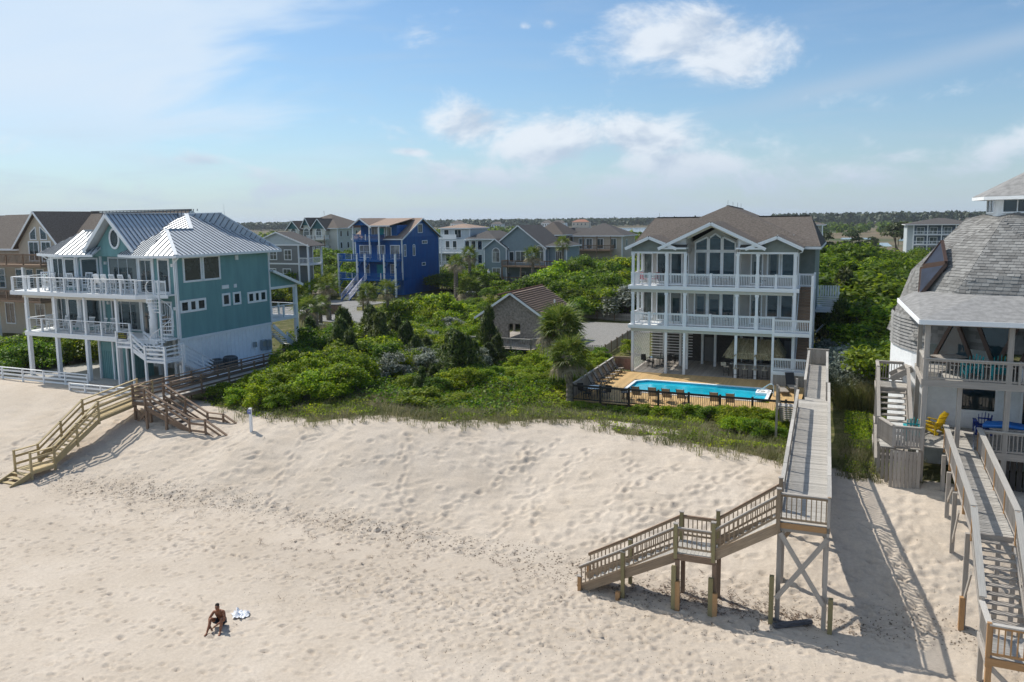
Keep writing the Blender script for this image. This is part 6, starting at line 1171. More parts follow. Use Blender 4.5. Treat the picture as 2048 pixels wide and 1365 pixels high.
for x, y, h in ((15.5, 252, 10.5), (2.5, 205, 8.6), (-4.5, 196, 8.2), (8.5, 240, 6.5)): plant('pine_tree', 'lone dark pine before the marsh creek' if x > 15 else 'dark pine in the clump left of the marsh creek', 'pine', 'pine', x, y, h * .95, h, None if x > 15 else 'pines left of the marsh creek', n=1500, size=.035)
# ---- palms
def frond_mesh(dead=False):
    V = []; F = []; arch = lambda t: (t, 0, -.25 * t * t)
    for k in range(5): pass
    def tri(a, b, c): i = len(V); V.extend([a, b, c]); F.append((i, i + 1, i + 2))
    p0, p1 = (0, -.02, 0), (0, .02, 0); q0, q1 = (.75, -.012, -.08), (.75, .012, -.08); tri(p0, p1, q1); tri(p0, q1, q0)
    rr = random.Random(2)
    for k in range(20):
        a = rad(-118 + 236 * k / 19); ln = (.78 - .16 * abs(k - 9.5) / 9.5) * rr.uniform(.9, 1.08); dr = -.10 - .30 * rr.random() - (.25 if dead else 0)
        b = Vector((.72 + .06 * math.cos(a), .06 * math.sin(a), -.08)); m_ = b + Vector((math.cos(a) * ln * .55, math.sin(a) * ln * .55, .02 + dr * .2)); t = b + Vector((math.cos(a) * ln, math.sin(a) * ln, dr)); s = Vector((-math.sin(a), math.cos(a), 0)) * .045
        tri(tuple(b), tuple(m_ - s), tuple(m_ + s)); tri(tuple(m_ - s), tuple(t), tuple(m_ + s))
    me = bpy.data.meshes.new('frond'); me.from_pydata(V, [], F); me.materials.append(LEAF['dead' if dead else 'palm']); return me
FROND, FROND_D = frond_mesh(), frond_mesh(True); PTR = {}
def palm(label, x, y, h, s=1.0, n=26, dead=5, r=.16, z=None, lean=(0, 0), group=None):
    z = hz(x, y) if z is None else z; e = thing('palm_tree', label, 'palm', (x, y, z - .1), 0, group); mb = MB(); k = max(4, int(h / .16)); top = Vector((lean[0], lean[1], h + .1))
    pts = [Vector((0, 0, 0)).lerp(top, (i / k)) + Vector((lean[0] * (i / k) * (i / k - 1) * .5, 0, 0)) for i in range(k + 1)]; mb.tube(pts, [r * (1.15 - .3 * i / k) * (1.0 + (.16 if i % 2 else 0) * (1 + i / k)) for i in range(k + 1)], 9); mb.obj('trunk', PALMB, e)
    rr = random.Random(int(abs(x * 10) + abs(y))); c = Vector((lean[0], lean[1], h + .05))
    for i in range(n):
        el = rad(82 - 118 * (i / (n - 1)) ** .8); az = i * 2.39996 + rr.uniform(-.2, .2); d = i >= n - dead
        fo = _add('frond', FROND_D if d else FROND, e); fo.location = c + Vector((0, 0, .12 * (1 - i / n))); fo.rotation_mode = 'XYZ'; q = s * rr.uniform(.85, 1.12); fo.scale = (q, q, q)
        fo.rotation_euler = (rr.uniform(-.25, .25), -el, az)
    return e
palm('tall palm leaning over the pool fence corner', -15.3, 22.3, 3.5, 1.2, 38, 8, .2); palm('stout palm left of the pool fence corner', -17.2, 25.8, 4.2, 1.4, 44, 12, .2); palm('palm behind the two pool corner palms', -17.9, 28.3, 4.3, 1.35, 36, 9, .18)
palm('palm trunk at the roadside behind the teal porch', -54.4, 45.7, 4.4, .35, 6, 5, .26); palm('shaggy palm right of the bare roadside trunk', -59.0, 54.3, 4.5, 1.2, 24, 6, .28); palm('short palm between the two roadside trunks', -57.4, 50.5, 2.4, 1.15, 22, 3, .2)
palm('small palm left on the grass island', -61.3, 65.3, 1.3, .8, 14, 0, .1); palm('bushy palm on the grass island tip', -60.1, 64.8, 2.5, 1.25, 26, 3, .14); palm('slim palm at the road edge above the thicket', -47.1, 49.6, 4.6, 1.05, 20, 3, .17)
palm('thick palm beside the silver car', -52.6, 77.3, 5.6, 1.25, 22, 10, .3); palm('slender palm behind the silver car', -57.2, 91.2, 6.0, 1.3, 20, 5, .25); palm('low spreading pale palm in front of the silver car', -49.8, 76.4, 1.6, 1.7, 30, 10, .3); palm('palm under the grey blue house deck', -47.6, 96, 4.6, 1.4, 22, 6, .22)
palm('palm at the corner of the teal rear porch', -51.6, 40.8, 3.2, 1.3, 24, 6, .26); palm('palm under the brown deck stairs', -42.5, 97, 5.8, 1.2, 18, 2, .22)
# yucca by the boardwalk
yu = thing('yucca', 'spiky yucca rosette beside the boardwalk', 'yucca', (-2.3, 17.2, hz(-2.3, 17.2)))
for i in range(34):
    a, el = i * 2.4, rad(75 - 60 * i / 34); d = Vector((math.cos(a) * math.cos(el), math.sin(a) * math.cos(el), math.sin(el))); s = Vector((-math.sin(a), math.cos(a), 0)) * .03
    MB().quad(Vector((0, 0, .35)) - s, d * .45 + Vector((0, 0, .35)) - s * 1.2, d * .85 + Vector((0, 0, .33)), d * .45 + Vector((0, 0, .35)) + s * 1.2).obj('blade', LEAF['palm'], yu)
MB().tube([(0, 0, -.1), (0, 0, .4)], .09, 7).obj('stem', BARK, yu)
# ---- dune grass, vines and scrub: uncountable
def scatter(n, x0, x1, y0, y1, dens, seed):
    r = np.random.default_rng(seed); x = r.uniform(x0, x1, n); y = r.uniform(y0, y1, n); k = r.uniform(0, 1, n) < dens(x, y); return x[k], y[k], r
def cy_(x): return np.interp(x, [-80, -42, -36, -30, -29, -23, -18, -12, -6, 0, 6, 30], [13.5, 12.5, 10.5, 9.0, 8.6, 9.6, 10.4, 13.4, 11.9, 10.2, 10.2, 11.2])
def grass_mesh(name, x, y, r, hmin, hmax, blades, lm, label, spread=.2, wid=.011):
    z = base_h(x, y); n = len(x); B = blades; X = np.repeat(x, B) + r.normal(0, spread, n * B) * .6; Y = np.repeat(y, B) + r.normal(0, spread, n * B) * .6; Zb = np.repeat(z, B) - .03
    h = r.uniform(hmin, hmax, n * B) * np.repeat(r.uniform(.6, 1.2, n), B); a = r.uniform(0, 6.28, n * B); ln = r.uniform(.2, 1.1, n * B) * h; dx, dy = np.cos(a), np.sin(a); px, py = -dy * wid, dx * wid
    v0 = np.stack([X - px, Y - py, Zb], 1); v1 = np.stack([X + px, Y + py, Zb], 1); v2 = np.stack([X + dx * ln * .4 + px * .8, Y + dy * ln * .4 + py * .8, Zb + h * .62], 1); v3 = np.stack([X + dx * ln * .4 - px * .8, Y + dy * ln * .4 - py * .8, Zb + h * .62], 1); v4 = np.stack([X + dx * ln, Y + dy * ln, Zb + h * .95], 1)
    N_ = len(X); V = np.stack([v0, v1, v2, v3, v4], 1).reshape(-1, 3); i = np.arange(N_)[:, None] * 5; T = np.concatenate([i + [0, 1, 2], i + [0, 2, 3], i + [3, 2, 4]], 1).reshape(-1, 3)
    _props(_add(name, np_mesh(name, V, T, LEAF[lm]), None), label, 'grass', kind='stuff')
nz = lambda x, y, s, k: vnoise(x / s, y / s, k)
def d_grass(x, y):
    e = y - cy_(x); q = np.where((e > -.5) & (e < 9), .25 + .75 * nz(x, y, 1.7, 41), 0) * np.clip(.25 + (e + .5) / 1.2, .1, 1); bare = np.exp(-(((x + 8.5) / 3.4) ** 2 + ((y - 15.3) / 1.8) ** 2)); q = q * (1 - .7 * bare); q = np.where((x > .3) & (x < 1.9), 0, q); return np.where(y > 23, q * .4, q)
x, y, r = scatter(11000, -35, 5.5, 8, 24, d_grass, 51); grass_mesh('dune_grass', x, y, r, .12, .50, 10, 'grass', 'thin tan and green dune grass along the dune crest')
x, y, r = scatter(1500, -34, 0, 8.2, 17, lambda x, y: np.clip(nz(x, y, 1.2, 49) * 1.6 - .75, 0, 1) * ((y - cy_(x)) > -1.0) * ((y - cy_(x)) < 4), 57); grass_mesh('sea_oats', x, y, r, .4, .95, 9, 'grass', 'tall sparse sea oats in clumps on the dune edge', .12, .009)
x, y, r = scatter(2600, 1.8, 5.2, 9.8, 27, lambda x, y: .25 + .75 * nz(x, y, 1.1, 45), 52); grass_mesh('yard_grass', x, y, r, .05, .2, 12, 'grass', 'patchy green grass between the boardwalk and the dome stairs', .2)
def d_lawn(x, y): return np.where((((x + 61) / 5) ** 2 + ((y - 69) / 6.5) ** 2 < 1) | (((x + 17.3) / 2.0) ** 2 + ((y - 37.5) / 5) ** 2 < 1), .9, 0)
x, y, r = scatter(9000, -67, -14, 31, 76, d_lawn, 53); grass_mesh('lawn_grass', x, y, r, .08, .2, 9, 'grass', 'short dry lawn on the road island and by the picket fence', .25, .02)
x, y, r = scatter(500, -54, -48, 42, 49, lambda x, y: 1 + 0 * x, 54); grass_mesh('ornamental_grass', x, y, r, .5, 1.0, 26, 'grass', 'tall straw coloured grass clumps in the roadside bed', .2)
x, y, r = scatter(260, 1.7, 4.0, 27.2, 30.5, lambda x, y: 1 + 0 * x, 55); grass_mesh('pampas_grass', x, y, r, 1.0, 2.2, 26, 'grass', 'tall arching grass clump right of the boardwalk end', .3)
def vines(name, n, box_, dens, seed, lm, label, h=(.03, .32), size=(.05, .10)):
    x, y, r = scatter(n, *box_, dens, seed); z = base_h(x, y); bump_ = vnoise(x / .9, y / .9, 61); zz = z + h[0] + (h[1] - h[0]) * bump_ * r.uniform(.3, 1, len(x)); P = np.stack([x, y, zz], 1); nn = r.normal(size=P.shape) * .6 + np.array([0, 0, .8]); nn /= np.linalg.norm(nn, axis=1, keepdims=True); V, Fq = quads(P, nn, r.uniform(*size, len(P)), .6, r)
    _props(_add(name, np_mesh(name, V, Fq, LEAF[lm]), None), label, 'ground cover', kind='stuff')
def d_vine(x, y):
    e = y - cy_(x); q = np.clip((nz(x, y, 2.3, 71) - .36) * 3.2, 0, 1) * np.clip(e / 2.5, 0, 1); bare = np.exp(-(((x + 8.5) / 3.6) ** 2 + ((y - 15.3) / 2.0) ** 2)); lush = np.exp(-(((x + 19) / 4.5) ** 2 + ((y - 23) / 5.0) ** 2)) + .9 * np.exp(-(((x + 32.5) / 3.5) ** 2 + ((y - 12.5) / 3.0) ** 2)); return np.clip(q * (1 - .8 * bare) * .8 + lush * (e > 0), 0, 1) * np.where((x > -.3) & (x < 1.9), 0, 1)
vines('ground_vines', 90000, (-37, -.2, 9, 28), d_vine, 62, 'cover', 'low green vines and herbs covering the back of the dune'); vines('ground_vines', 9000, (2.0, 4.6, 10.5, 27), lambda x, y: np.clip((nz(x, y, 1.5, 75) - .4) * 3, 0, 1), 63, 'vine', 'low green weeds beside the dome house stairs', (.02, .16))
vines('leaf_litter', 26000, (-36, -17, 14, 40), lambda x, y: .6 + 0 * x, 64, 'holly', 'dark undergrowth filling the floor of the thicket', (.05, .7), (.07, .14))
# ---- far woods: one mass each
def woods(name, label, spots, h0, h1, n_leaf, leaf, lm, seed):
    r = np.random.default_rng(seed); spots = np.array(spots); n = len(spots); h = r.uniform(h0, h1, n); w = h * r.uniform(.5, .8, n); d = r.normal(size=(n, n_leaf, 3)); d /= np.linalg.norm(d, axis=2, keepdims=True); d[..., 2] = np.abs(d[..., 2]) * 1.0 - .15; f = r.uniform(.75, 1.05, (n, n_leaf, 1))
    C = np.stack([spots[:, 0], spots[:, 1], .35 * h], 1)[:, None, :]; S = np.stack([w * .6, w * .6, h * .65], 1)[:, None, :]; P = (C + d * S * f).reshape(-1, 3); nn = (d.reshape(-1, 3) * .9 + r.normal(size=P.shape) * .4); nn /= np.linalg.norm(nn, axis=1, keepdims=True); V, Fq = quads(P, nn, np.repeat(leaf * h / h1, n_leaf) * r.uniform(.7, 1.3, len(P)), .8, r)
    _props(_add(name, np_mesh(name, V, Fq, LEAF[lm]), None), label, 'woods', kind='stuff')
CAMX, CAMY = 1.835, -26.79
def polar(n, a0, a1, d0, d1, seed, keep=None):
    r = np.random.default_rng(seed); a = np.radians(r.uniform(a0, a1, n)); d = r.uniform(d0, d1, n); p = np.stack([CAMX + np.sin(a) * d, CAMY + np.cos(a) * d], 1); return p if keep is None else p[keep(p[:, 0], p[:, 1])]
woods('far_woodland', 'dark tree line along the horizon beyond the lagoon', np.concatenate([polar(2600, -64, 17, 1350, 1560, 81), polar(1500, -64, 17, 1900, 2300, 82) ]), 11, 17, 34, 3.2, 'far', 83)
woods('far_hill_woods', 'low wooded rise on the horizon right of the middle house', polar(900, -5, 17, 1150, 1500, 84), 12, 21, 34, 3.2, 'far', 85)
woods('marsh_scrub', 'green scrub along the far edge of the brown marsh', polar(500, -4, 17, 620, 1050, 86), 4, 8, 26, 2.0, 'oak', 87)
woods('lagoon_shore_woods', 'low green woods on the near shore of the lagoon', np.concatenate([polar(700, -64, -33, 260, 640, 88), polar(500, -34, -22, 560, 760, 89), polar(260, -26, -13, 230, 420, 90), polar(120, -13, -7, 200, 330, 94)]), 5, 9, 40, 1.3, 'oak', 91)
woods('marsh_thickets', 'scattered green thickets at the marsh edge behind the wood', polar(150, -8, 1.5, 190, 300, 92), 3, 6.5, 40, 1.0, 'oak', 93)
# ------------------------------------------------------------------ pool, decks and fences of the middle house
GOLD, GREYD = W_DECK, W_GREY
pd = _props(thing('pool_deck', 'golden timber deck boards around the swimming pool', 'deck'), kind='structure'); del pd['category']
for (x0, x1, y0, y1) in ((-15.7, -13.15, 23.3, 34.75), (-13.15, -2.75, 31.75, 34.75), (-13.15, -2.75, 23.3, 27.1), (-2.75, -.75, 23.3, 33.0)): planks(pd, x0, x1, y0, y1, 1.5, GOLD, .145, .010, .04, 'y')
box('deck_base', pd, (-15.7, 23.3, 1.2), (-13.2, 34.7, 1.44), W_BROWN); rehome(pd)
ud = _props(thing('undercroft_deck', 'shaded grey deck boards under the three-storey house', 'deck'), kind='structure'); del ud['category']
planks(ud, -14.3, -.9, 34.78, 41.4, 1.49, GREYD, .145, .010, .04, 'y'); rehome(ud)
pl = thing('swimming_pool', 'long turquoise swimming pool with white coping', 'pool')
PP = [(-12.8, 27.9), (-12.1, 27.35), (-3.8, 27.35), (-3.1, 28.0), (-3.1, 30.8), (-3.7, 31.4), (-12.1, 31.5), (-12.8, 30.9)]; cen = (-7.95, 29.4)
ring = MB(); n_ = len(PP); OUT = [(cen[0] + (x - cen[0]) * 1.045, cen[1] + (y - cen[1]) * 1.11) for x, y in PP]
for i in range(n_): j = (i + 1) % n_; ring.prism([(*PP[i], 1.5), (*PP[j], 1.5), (*OUT[j], 1.5), (*OUT[i], 1.5)], (0, 0, .06))
ring.obj('coping', WHITE, pl)
wb = MB()
for i in range(n_): j = (i + 1) % n_; wb.quad((*PP[i], .1), (*PP[j], .1), (*PP[j], 1.52), (*PP[i], 1.52))
wb.quad(*[(x, y, .1) for x, y in PP]); wb.obj('basin', mat('aqua_liner', (.05, .52, .66), .5, .05), pl)
POOLW = mat('pool_water', (.015, .42, .58), .06, .22, .5, .35, 2.2, spec=.5); MB().prism([(x, y, 1.40) for x, y in PP], (0, 0, -.05)).obj('water_surface', POOLW, pl)
box('corner_step', pl, (-3.9, 29.7, 1.38), (-3.12, 30.9, 1.57), WHITE); MB().lathe([(.16, 1.57), (.16, 1.60)], (-3.45, 30.3, 0), 14).obj('skimmer_lid', M_CONC, pl)
MB().tube([(-3.9, 30.3, 1.45), (-3.6, 29.9, 1.75), (-2.9, 29.35, 2.35), (-2.72, 29.22, 2.38), (-2.62, 29.16, 2.25), (-2.6, 29.15, 1.5)], .035, 8).obj('grab_rail', ALU, pl); MB().tube([(-3.0, 29.9, 1.5), (-3.0, 29.9, 1.75), (-2.6, 29.2, 1.75)], .025, 6).obj('grab_rail', ALU, pl)
rehome(pl)
FBLK = mat('dark_bronze_fence', (.035, .03, .028), .5, .15)
fn = thing('pool_fence', 'low dark metal picket fence along the beach side of the pool', 'fence')
for k in range(8): railing(fn, (-15.4 + k * 2.0, 23.25, 1.5), (-15.4 + (k + 1) * 2.0 - (.5 if k == 7 else 0), 23.25, 1.5), FBLK, 1.12, bal=.115, bw=.025, low=.12, cap=(.06, .05), ends=(True, k == 7), pw=.13, pbot=.3, ptop=.08)
rehome(fn)
sfn = thing('deck_side_fence', 'grey-brown wooden fence with gate along the left side of the pool deck', 'fence')
for k in range(5): a = (-15.55 - .05 * k, 23.5 + 2.25 * k, 1.5); b = (-15.55 - .05 * (k + 1), 23.5 + 2.25 * (k + 1), 1.5); railing(sfn, a, b, W_GREY, 1.1, bal=.12, bw=.05, low=.1, cap=(.14, .04), ends=(True, k == 4), pw=.13, ptop=.06, capm=W_GREY2)
railing(sfn, (-15.8, 34.75, 1.5), (-14.35, 35.0, 1.5), W_TAN, 1.15, bal=.1, bw=.03, cap=(.1, .05), pw=.12); box('gate_panel', sfn, (-15.7, 34.9, 1.55), (-14.4, 34.93, 2.5), mat('red_brick_screen', (.28, .15, .11), .8, .2)); rehome(sfn)
def picket(name, label, pts, h=.95):
    e = thing(name, label, 'fence')
    for a, b in zip(pts[:-1], pts[1:]):
        a, b = Vector((*a, 1.5)), Vector((*b, 1.5)); Ln = (b - a).length; n = int(Ln / .16); up = Vector((0, 0, 1))
        for z in (.25, .72): bar('rail', e, a + up * z, b + up * z, .04, .08, W_GREY)
        for k in range(n + 1): p = a.lerp(b, k / n); bar('picket', e, p, p + up * h * random.uniform(.97, 1.03), .09, .02, W_GREY) if abs(b.y - a.y) > abs(b.x - a.x) else bar('picket', e, p, p + up * h * random.uniform(.97, 1.03), .02, .09, W_GREY)
        k2 = max(1, round(Ln / 2.4))
        for k in range(k2 + 1): p = a.lerp(b, k / k2) ; bar('post', e, p - up * .2, p + up * (h + .12), .11, .11, W_BROWN)
    rehome(e); return e
picket('picket_fence', 'weathered picket fence round the near corner of the gravel lot', [(-20.4, 40.9), (-18.35, 41.0), (-19.0, 57.0)]); picket('picket_fence', 'weathered picket fence at the far end of the gravel lot', [(-29.0, 65.9), (-15.2, 64.0)])
for k in range(2): 
    e = thing('white_rail_fence', ['long white three-rail fence on the sand before the teal house', 'short white rail fence next to the yellow pine stairs'][k], 'fence')
    if k == 0: railing(e, (-60.5, 11.75, 2.15), (-48.6, 11.7, 2.2), WHITE2, 1.0, boards=3, psp=2.35, pbot=.4, cap=(.14, .05), pw=.11); railing(e, (-60.5, 11.75, 2.15), (-60.0, 14.3, 2.2), WHITE2, 1.0, boards=3, ends=(False, True), pbot=.4, cap=(.14, .05))
    else: railing(e, (-48.8, 10.4, 2.05), (-42.4, 10.3, 2.15), WHITE2, .78, boards=2, psp=1.7, pbot=.4, cap=(.14, .05), pw=.11)
    rehome(e)
# tiki bar
tk = thing('tiki_bar', 'thatched tiki bar with wooden counter under the middle house', 'bar')
box('counter', tk, (-6.2, 35.45, 1.5), (-3.1, 35.85, 2.5), W_BROWN); box('counter_top', tk, (-6.45, 35.2, 2.5), (-2.9, 35.95, 2.58), mat('bar_stone', (.34, .33, .32), .35, .15, 10)); box('counter', tk, (-6.2, 35.85, 1.5), (-5.9, 37.6, 2.5), W_BROWN)
for k in range(14): x = -6.12 + k * .23; bar('counter_board', tk, (x, 35.43, 1.52), (x, 35.43, 2.48), .03, .21, W_GREY)
for x, y in ((-6.0, 35.9), (-4.5, 35.9), (-3.1, 35.9), (-6.0, 37.6), (-3.1, 37.6)): bar('bar_post', tk, (x, y, 1.5), (x, y, 4.2), .14, .14, W_TAN)
THA = leaf_mat('dry_thatch', [(.20, .155, .09), (.34, .27, .165), (.46, .38, .25)], .1)
MB().prism([(-6.75, 34.95, 3.45), (-2.6, 34.95, 3.45), (-3.1, 36.2, 4.45), (-6.2, 36.2, 4.45)], (0, 0, -.1)).obj('thatch_base', CEDAR, tk); MB().prism([(-6.75, 34.95, 3.45), (-6.2, 36.2, 4.45), (-6.2, 37.5, 4.45), (-6.75, 38.4, 3.45)], (0, 0, -.1)).obj('thatch_base', CEDAR, tk); MB().prism([(-2.6, 34.95, 3.45), (-3.1, 36.2, 4.45), (-3.1, 37.5, 4.45), (-2.6, 38.4, 3.45)], (0, 0, -.1)).obj('thatch_base', CEDAR, tk)
V, Fq = [], []
for k in range(2600):
    t = random.random(); u = random.random(); side = random.random()
    if side < .7: a = Vector((-6.75 + 4.15 * u, 34.92, 3.45)); b = Vector((-6.2 + 3.1 * u, 36.2, 4.47))
    elif side < .85: a = Vector((-6.77, 34.95 + 3.4 * u, 3.45)); b = Vector((-6.2, 36.2 + 1.3 * u, 4.47))
    else: a = Vector((-2.58, 34.95 + 3.4 * u, 3.45)); b = Vector((-3.1, 36.2 + 1.3 * u, 4.47))
    p = a.lerp(b, t); q = p + (a - b).normalized() * random.uniform(.25, .5); q.z = max(q.z, 3.0); q += Vector((random.gauss(0, .03), random.gauss(-.04, .03), random.uniform(-.08, .03))); s = Vector((.018, .012, 0)); i = len(V); V += [tuple(p - s), tuple(p + s), tuple(q + s), tuple(q - s)]; Fq.append((i, i + 1, i + 2, i + 3))
for k in range(700): x = random.uniform(-6.75, -2.6); i = len(V); l = random.uniform(.3, .5); V += [(x, 34.9, 3.5), (x + .04, 34.9, 3.5), (x + .04 + random.gauss(0, .02), 34.88, 3.5 - l), (x + random.gauss(0, .02), 34.88, 3.5 - l)]; Fq.append((i, i + 1, i + 2, i + 3))
o_ = _add('thatch', np_mesh('thatch', np.array(V), np.array(Fq), THA), tk); o_['kind'] = 'stuff'; rehome(tk)
# ------------------------------------------------------------------ furniture
IRON = mat('dark_wrought_iron', (.03, .028, .027), .5, .1); SLING = mat('taupe_sling', (.30, .26, .22), .8, .1); BEIGE = mat('beige_cushion', (.50, .45, .36), .85, .06)
def ch_patio(name, label, m=IRON, sm_=None):
    e = thing(name, label, 'chair'); sm_ = sm_ or m
    box('seat', e, (-.24, -.24, .42), (.24, .22, .46), sm_); bar('backrest', e, (0, .24, .46), (0, .32, .95), .44, .03, sm_).rotation_mode
    for x in (-.23, .23): bar('leg', e, (x, -.22, 0), (x, -.22, .62), .03, .03, m); bar('leg', e, (x, .26, 0), (x, .24, .5), .03, .03, m); bar('arm', e, (x, -.24, .63), (x, .28, .63), .04, .03, m)
    return e
def ch_bar(name, label):
    e = thing(name, label, 'chair'); m = WHITE2; z = .74
    for k in range(4): box('seat_slat', e, (-.25, -.24 + k * .12, z), (.25, -.14 + k * .12, z + .03), m)
    for k in range(4): x = -.2 + k * .133; bar('back_slat', e, (x, .24, z + .05), (x, .36, z + .62), .02, .085, m)
    bar('back_rail', e, (-.26, .36, z + .62), (.26, .36, z + .62), .04, .1, m)
    for x in (-.25, .25):
        bar('leg', e, (x, -.24, 0), (x, -.24, z + .28), .05, .05, m); bar('leg', e, (x, .28, 0), (x, .24, z), .05, .05, m); bar('back_post', e, (x, .24, z), (x, .37, z + .62), .05, .04, m); bar('arm', e, (x, -.28, z + .28), (x, .32, z + .28), .09, .03, m); bar('stretcher', e, (x, -.24, .3), (x, .28, .3), .03, .06, m)
    for y, h_ in ((-.24, .28), (.27, .35), (-.24, .5)): bar('stretcher', e, (-.25, y, h_), (.25, y, h_), .03, .06, m)
    return e
def ch_rock(name, label):
    e = thing(name, label, 'chair'); m = WHITE2
    for k in range(5): box('seat_slat', e, (-.26, -.26 + k * .11, .42 - k * .008), (.26, -.17 + k * .11, .445 - k * .008), m)
    for k in range(5): x = -.2 + k * .1; bar('back_slat', e, (x, .26, .42), (x, .46, 1.1), .02, .07, m)
    bar('back_rail', e, (-.27, .455, 1.1), (.27, .455, 1.1), .04, .09, m)
    for x in (-.27, .27): bar('leg', e, (x, -.24, .08), (x, -.24, .66), .05, .05, m); bar('leg', e, (x, .26, .08), (x, .26, .6), .05, .05, m); bar('arm', e, (x, -.3, .67), (x, .34, .64), .1, .03, m); MB().tube([(x, -.5, .09), (x, -.25, .045), (x, .1, .03), (x, .45, .06), (x, .62, .11)], .03, 6).obj('rocker', m, e)
    return e
def ch_adi(name, label, m):
    e = thing(name, label, 'chair')
    for k in range(5): box('seat_slat', e, (-.27, -.32 + k * .115, .36 - k * .028), (.27, -.22 + k * .115, .385 - k * .028), m)
    for k in range(5): x = -.21 + k * .105; bar('back_slat', e, (x * .85, .22, .22), (x * 1.25, .56, 1.0 + .06 * (2 - abs(k - 2))), .02, .095, m)
    bar('back_rail', e, (-.27, .34, .5), (.27, .34, .5), .03, .08, m); bar('back_rail', e, (-.28, .5, .82), (.28, .5, .82), .03, .06, m)
    for x in (-.3, .3): bar('leg', e, (x, -.34, 0), (x, -.34, .56), .04, .1, m); bar('leg', e, (x, .36, 0), (x, .36, .56), .04, .1, m); bar('arm', e, (x, -.42, .58), (x, .42, .58), .14, .03, m); bar('side_rail', e, (x, -.34, .33), (x, .5, .08), .03, .12, m)
    return e
def ch_sling(name, label):
    e = thing(name, label, 'chair'); bar('seat', e, (0, -.45, .40), (0, .1, .34), .5, .025, SLING); bar('backrest', e, (0, .1, .34), (0, .5, 1.02), .5, .025, SLING)
    for x in (-.27, .27): bar('side_frame', e, (x, -.5, .40), (x, .1, .34), .03, .04, IRON); bar('side_frame', e, (x, .1, .34), (x, .54, 1.06), .03, .04, IRON); bar('leg', e, (x, -.48, 0), (x, -.2, .6), .03, .03, IRON); bar('leg', e, (x, .36, 0), (x, -.05, .6), .03, .03, IRON); bar('arm', e, (x, -.3, .6), (x, .26, .62), .05, .03, IRON)
    return e
def stool(name, label):
    e = thing(name, label, 'stool'); box('seat', e, (-.2, -.2, .72), (.2, .2, .78), BEIGE); bar('backrest', e, (0, -.2, .80), (0, -.24, 1.08), .4, .04, BEIGE)
    for x in (-.18, .18):
        for y in (-.18, .18): bar('leg', e, (x * 1.1, y * 1.1, 0), (x, y, .72), .03, .03, IRON)
        bar('stretcher', e, (x, -.18, .28), (x, .18, .28), .025, .025, IRON)
    bar('stretcher', e, (-.18, -.18, .28), (.18, -.18, .28), .025, .025, IRON); return e
def place(o, x, y, z, rz, label=None, group=None, first=False):
    c = o if first else copy_tree(o); c.location = (x, y, z); c.rotation_euler = (0, 0, rz)
    if label: c['label'] = label
    if group: c['group'] = group
    return c
ORD = ['first', 'second', 'third', 'fourth', 'fifth', 'sixth', 'seventh', 'eighth', 'ninth', 'tenth', 'eleventh', 'twelfth']
def row(o, spots, z, phrase, group):
    for i, (x, y, rz) in enumerate(spots): place(o, x, y, z, rz, f'{phrase}, {ORD[i]} from the left', group, i == 0)
pi = math.pi
row(ch_bar('bar_chair', 'x'), [(-55.4, 14.05, 1.2), (-54.6, 13.7, -1.3), (-53.3, 13.5, 2.8), (-52.2, 13.9, -2.9), (-51.2, 14.3, .4), (-49.7, 13.6, -1.2), (-48.7, 13.45, pi), (-48.0, 13.5, pi), (-47.3, 13.6, pi), (-46.4, 13.6, pi), (-45.6, 13.8, 2.6)], 9.0, 'white bar-height chair on the teal house upper deck', 'white bar chairs on the upper deck')
row(ch_rock('rocking_chair', 'x'), [(-55.7, 14.4, 1.3), (-54.1, 14.0, -.3), (-52.6, 13.95, -.2), (-51.2, 14.1, .2), (-49.8, 14.0, -.3), (-48.8, 14.1, .3)], 5.85, 'white rocking chair on the teal house lower deck', 'rocking chairs on the lower deck')
def table(name, label, x, y, z, r, h, m, top=None, sq=False):
    e = thing(name, label, 'table', (x, y, z)); (box('table_top', e, (-r, -r * .7, h - .04), (r, r * .7, h), top or m) if sq else MB().lathe([(r, h - .035), (r, h)], (0, 0, 0), 20).obj('table_top', top or m, e))
    for a in range(4): t = a * pi / 2 + pi / 4; bar('leg', e, (math.cos(t) * r * .75, math.sin(t) * r * .5, 0), (math.cos(t) * r * .6, math.sin(t) * r * .45, h - .04), .05, .05, m)
    return e
table('bar_table', 'white high table among the bar chairs on the upper deck', -52.7, 14.3, 9.0, .9, 1.05, WHITE2, sq=True); table('bar_table', 'white high table at the left end of the upper deck', -55.0, 13.9, 9.0, .4, 1.0, WHITE2, sq=True)
row(stool('bar_stool', 'x'), [(-6.75, 35.5, -1.4), (-5.95, 34.95, 0), (-5.25, 34.95, .1), (-4.5, 34.95, 0), (-3.75, 34.95, -.1)], 1.5, 'iron bar stool with beige seat at the tiki bar', 'stools at the tiki bar')
row(ch_sling('sling_chair', 'x'), [(-14.9, 26.9, 1.45), (-14.95, 28.4, 1.6), (-15.0, 29.8, 1.55), (-15.05, 31.3, 1.5), (-15.1, 32.7, 1.6), (-15.15, 33.9, 1.5)], 1.5, 'taupe sling chair along the side fence of the pool deck', 'sling chairs along the side fence')
row(ch_sling('sling_chair', 'x'), [(-11.3, 25.0, pi), (-10.2, 25.1, pi + .1), (-9.2, 25.0, pi), (-8.2, 25.1, pi - .1), (-6.0, 25.0, pi), (-5.0, 25.0, pi + .1)], 1.5, 'taupe sling chair with its back to the pool fence', 'sling chairs facing the pool')
table('side_table', 'small round table between the pool fence chairs', -12.1, 24.9, 1.5, .3, .5, IRON)
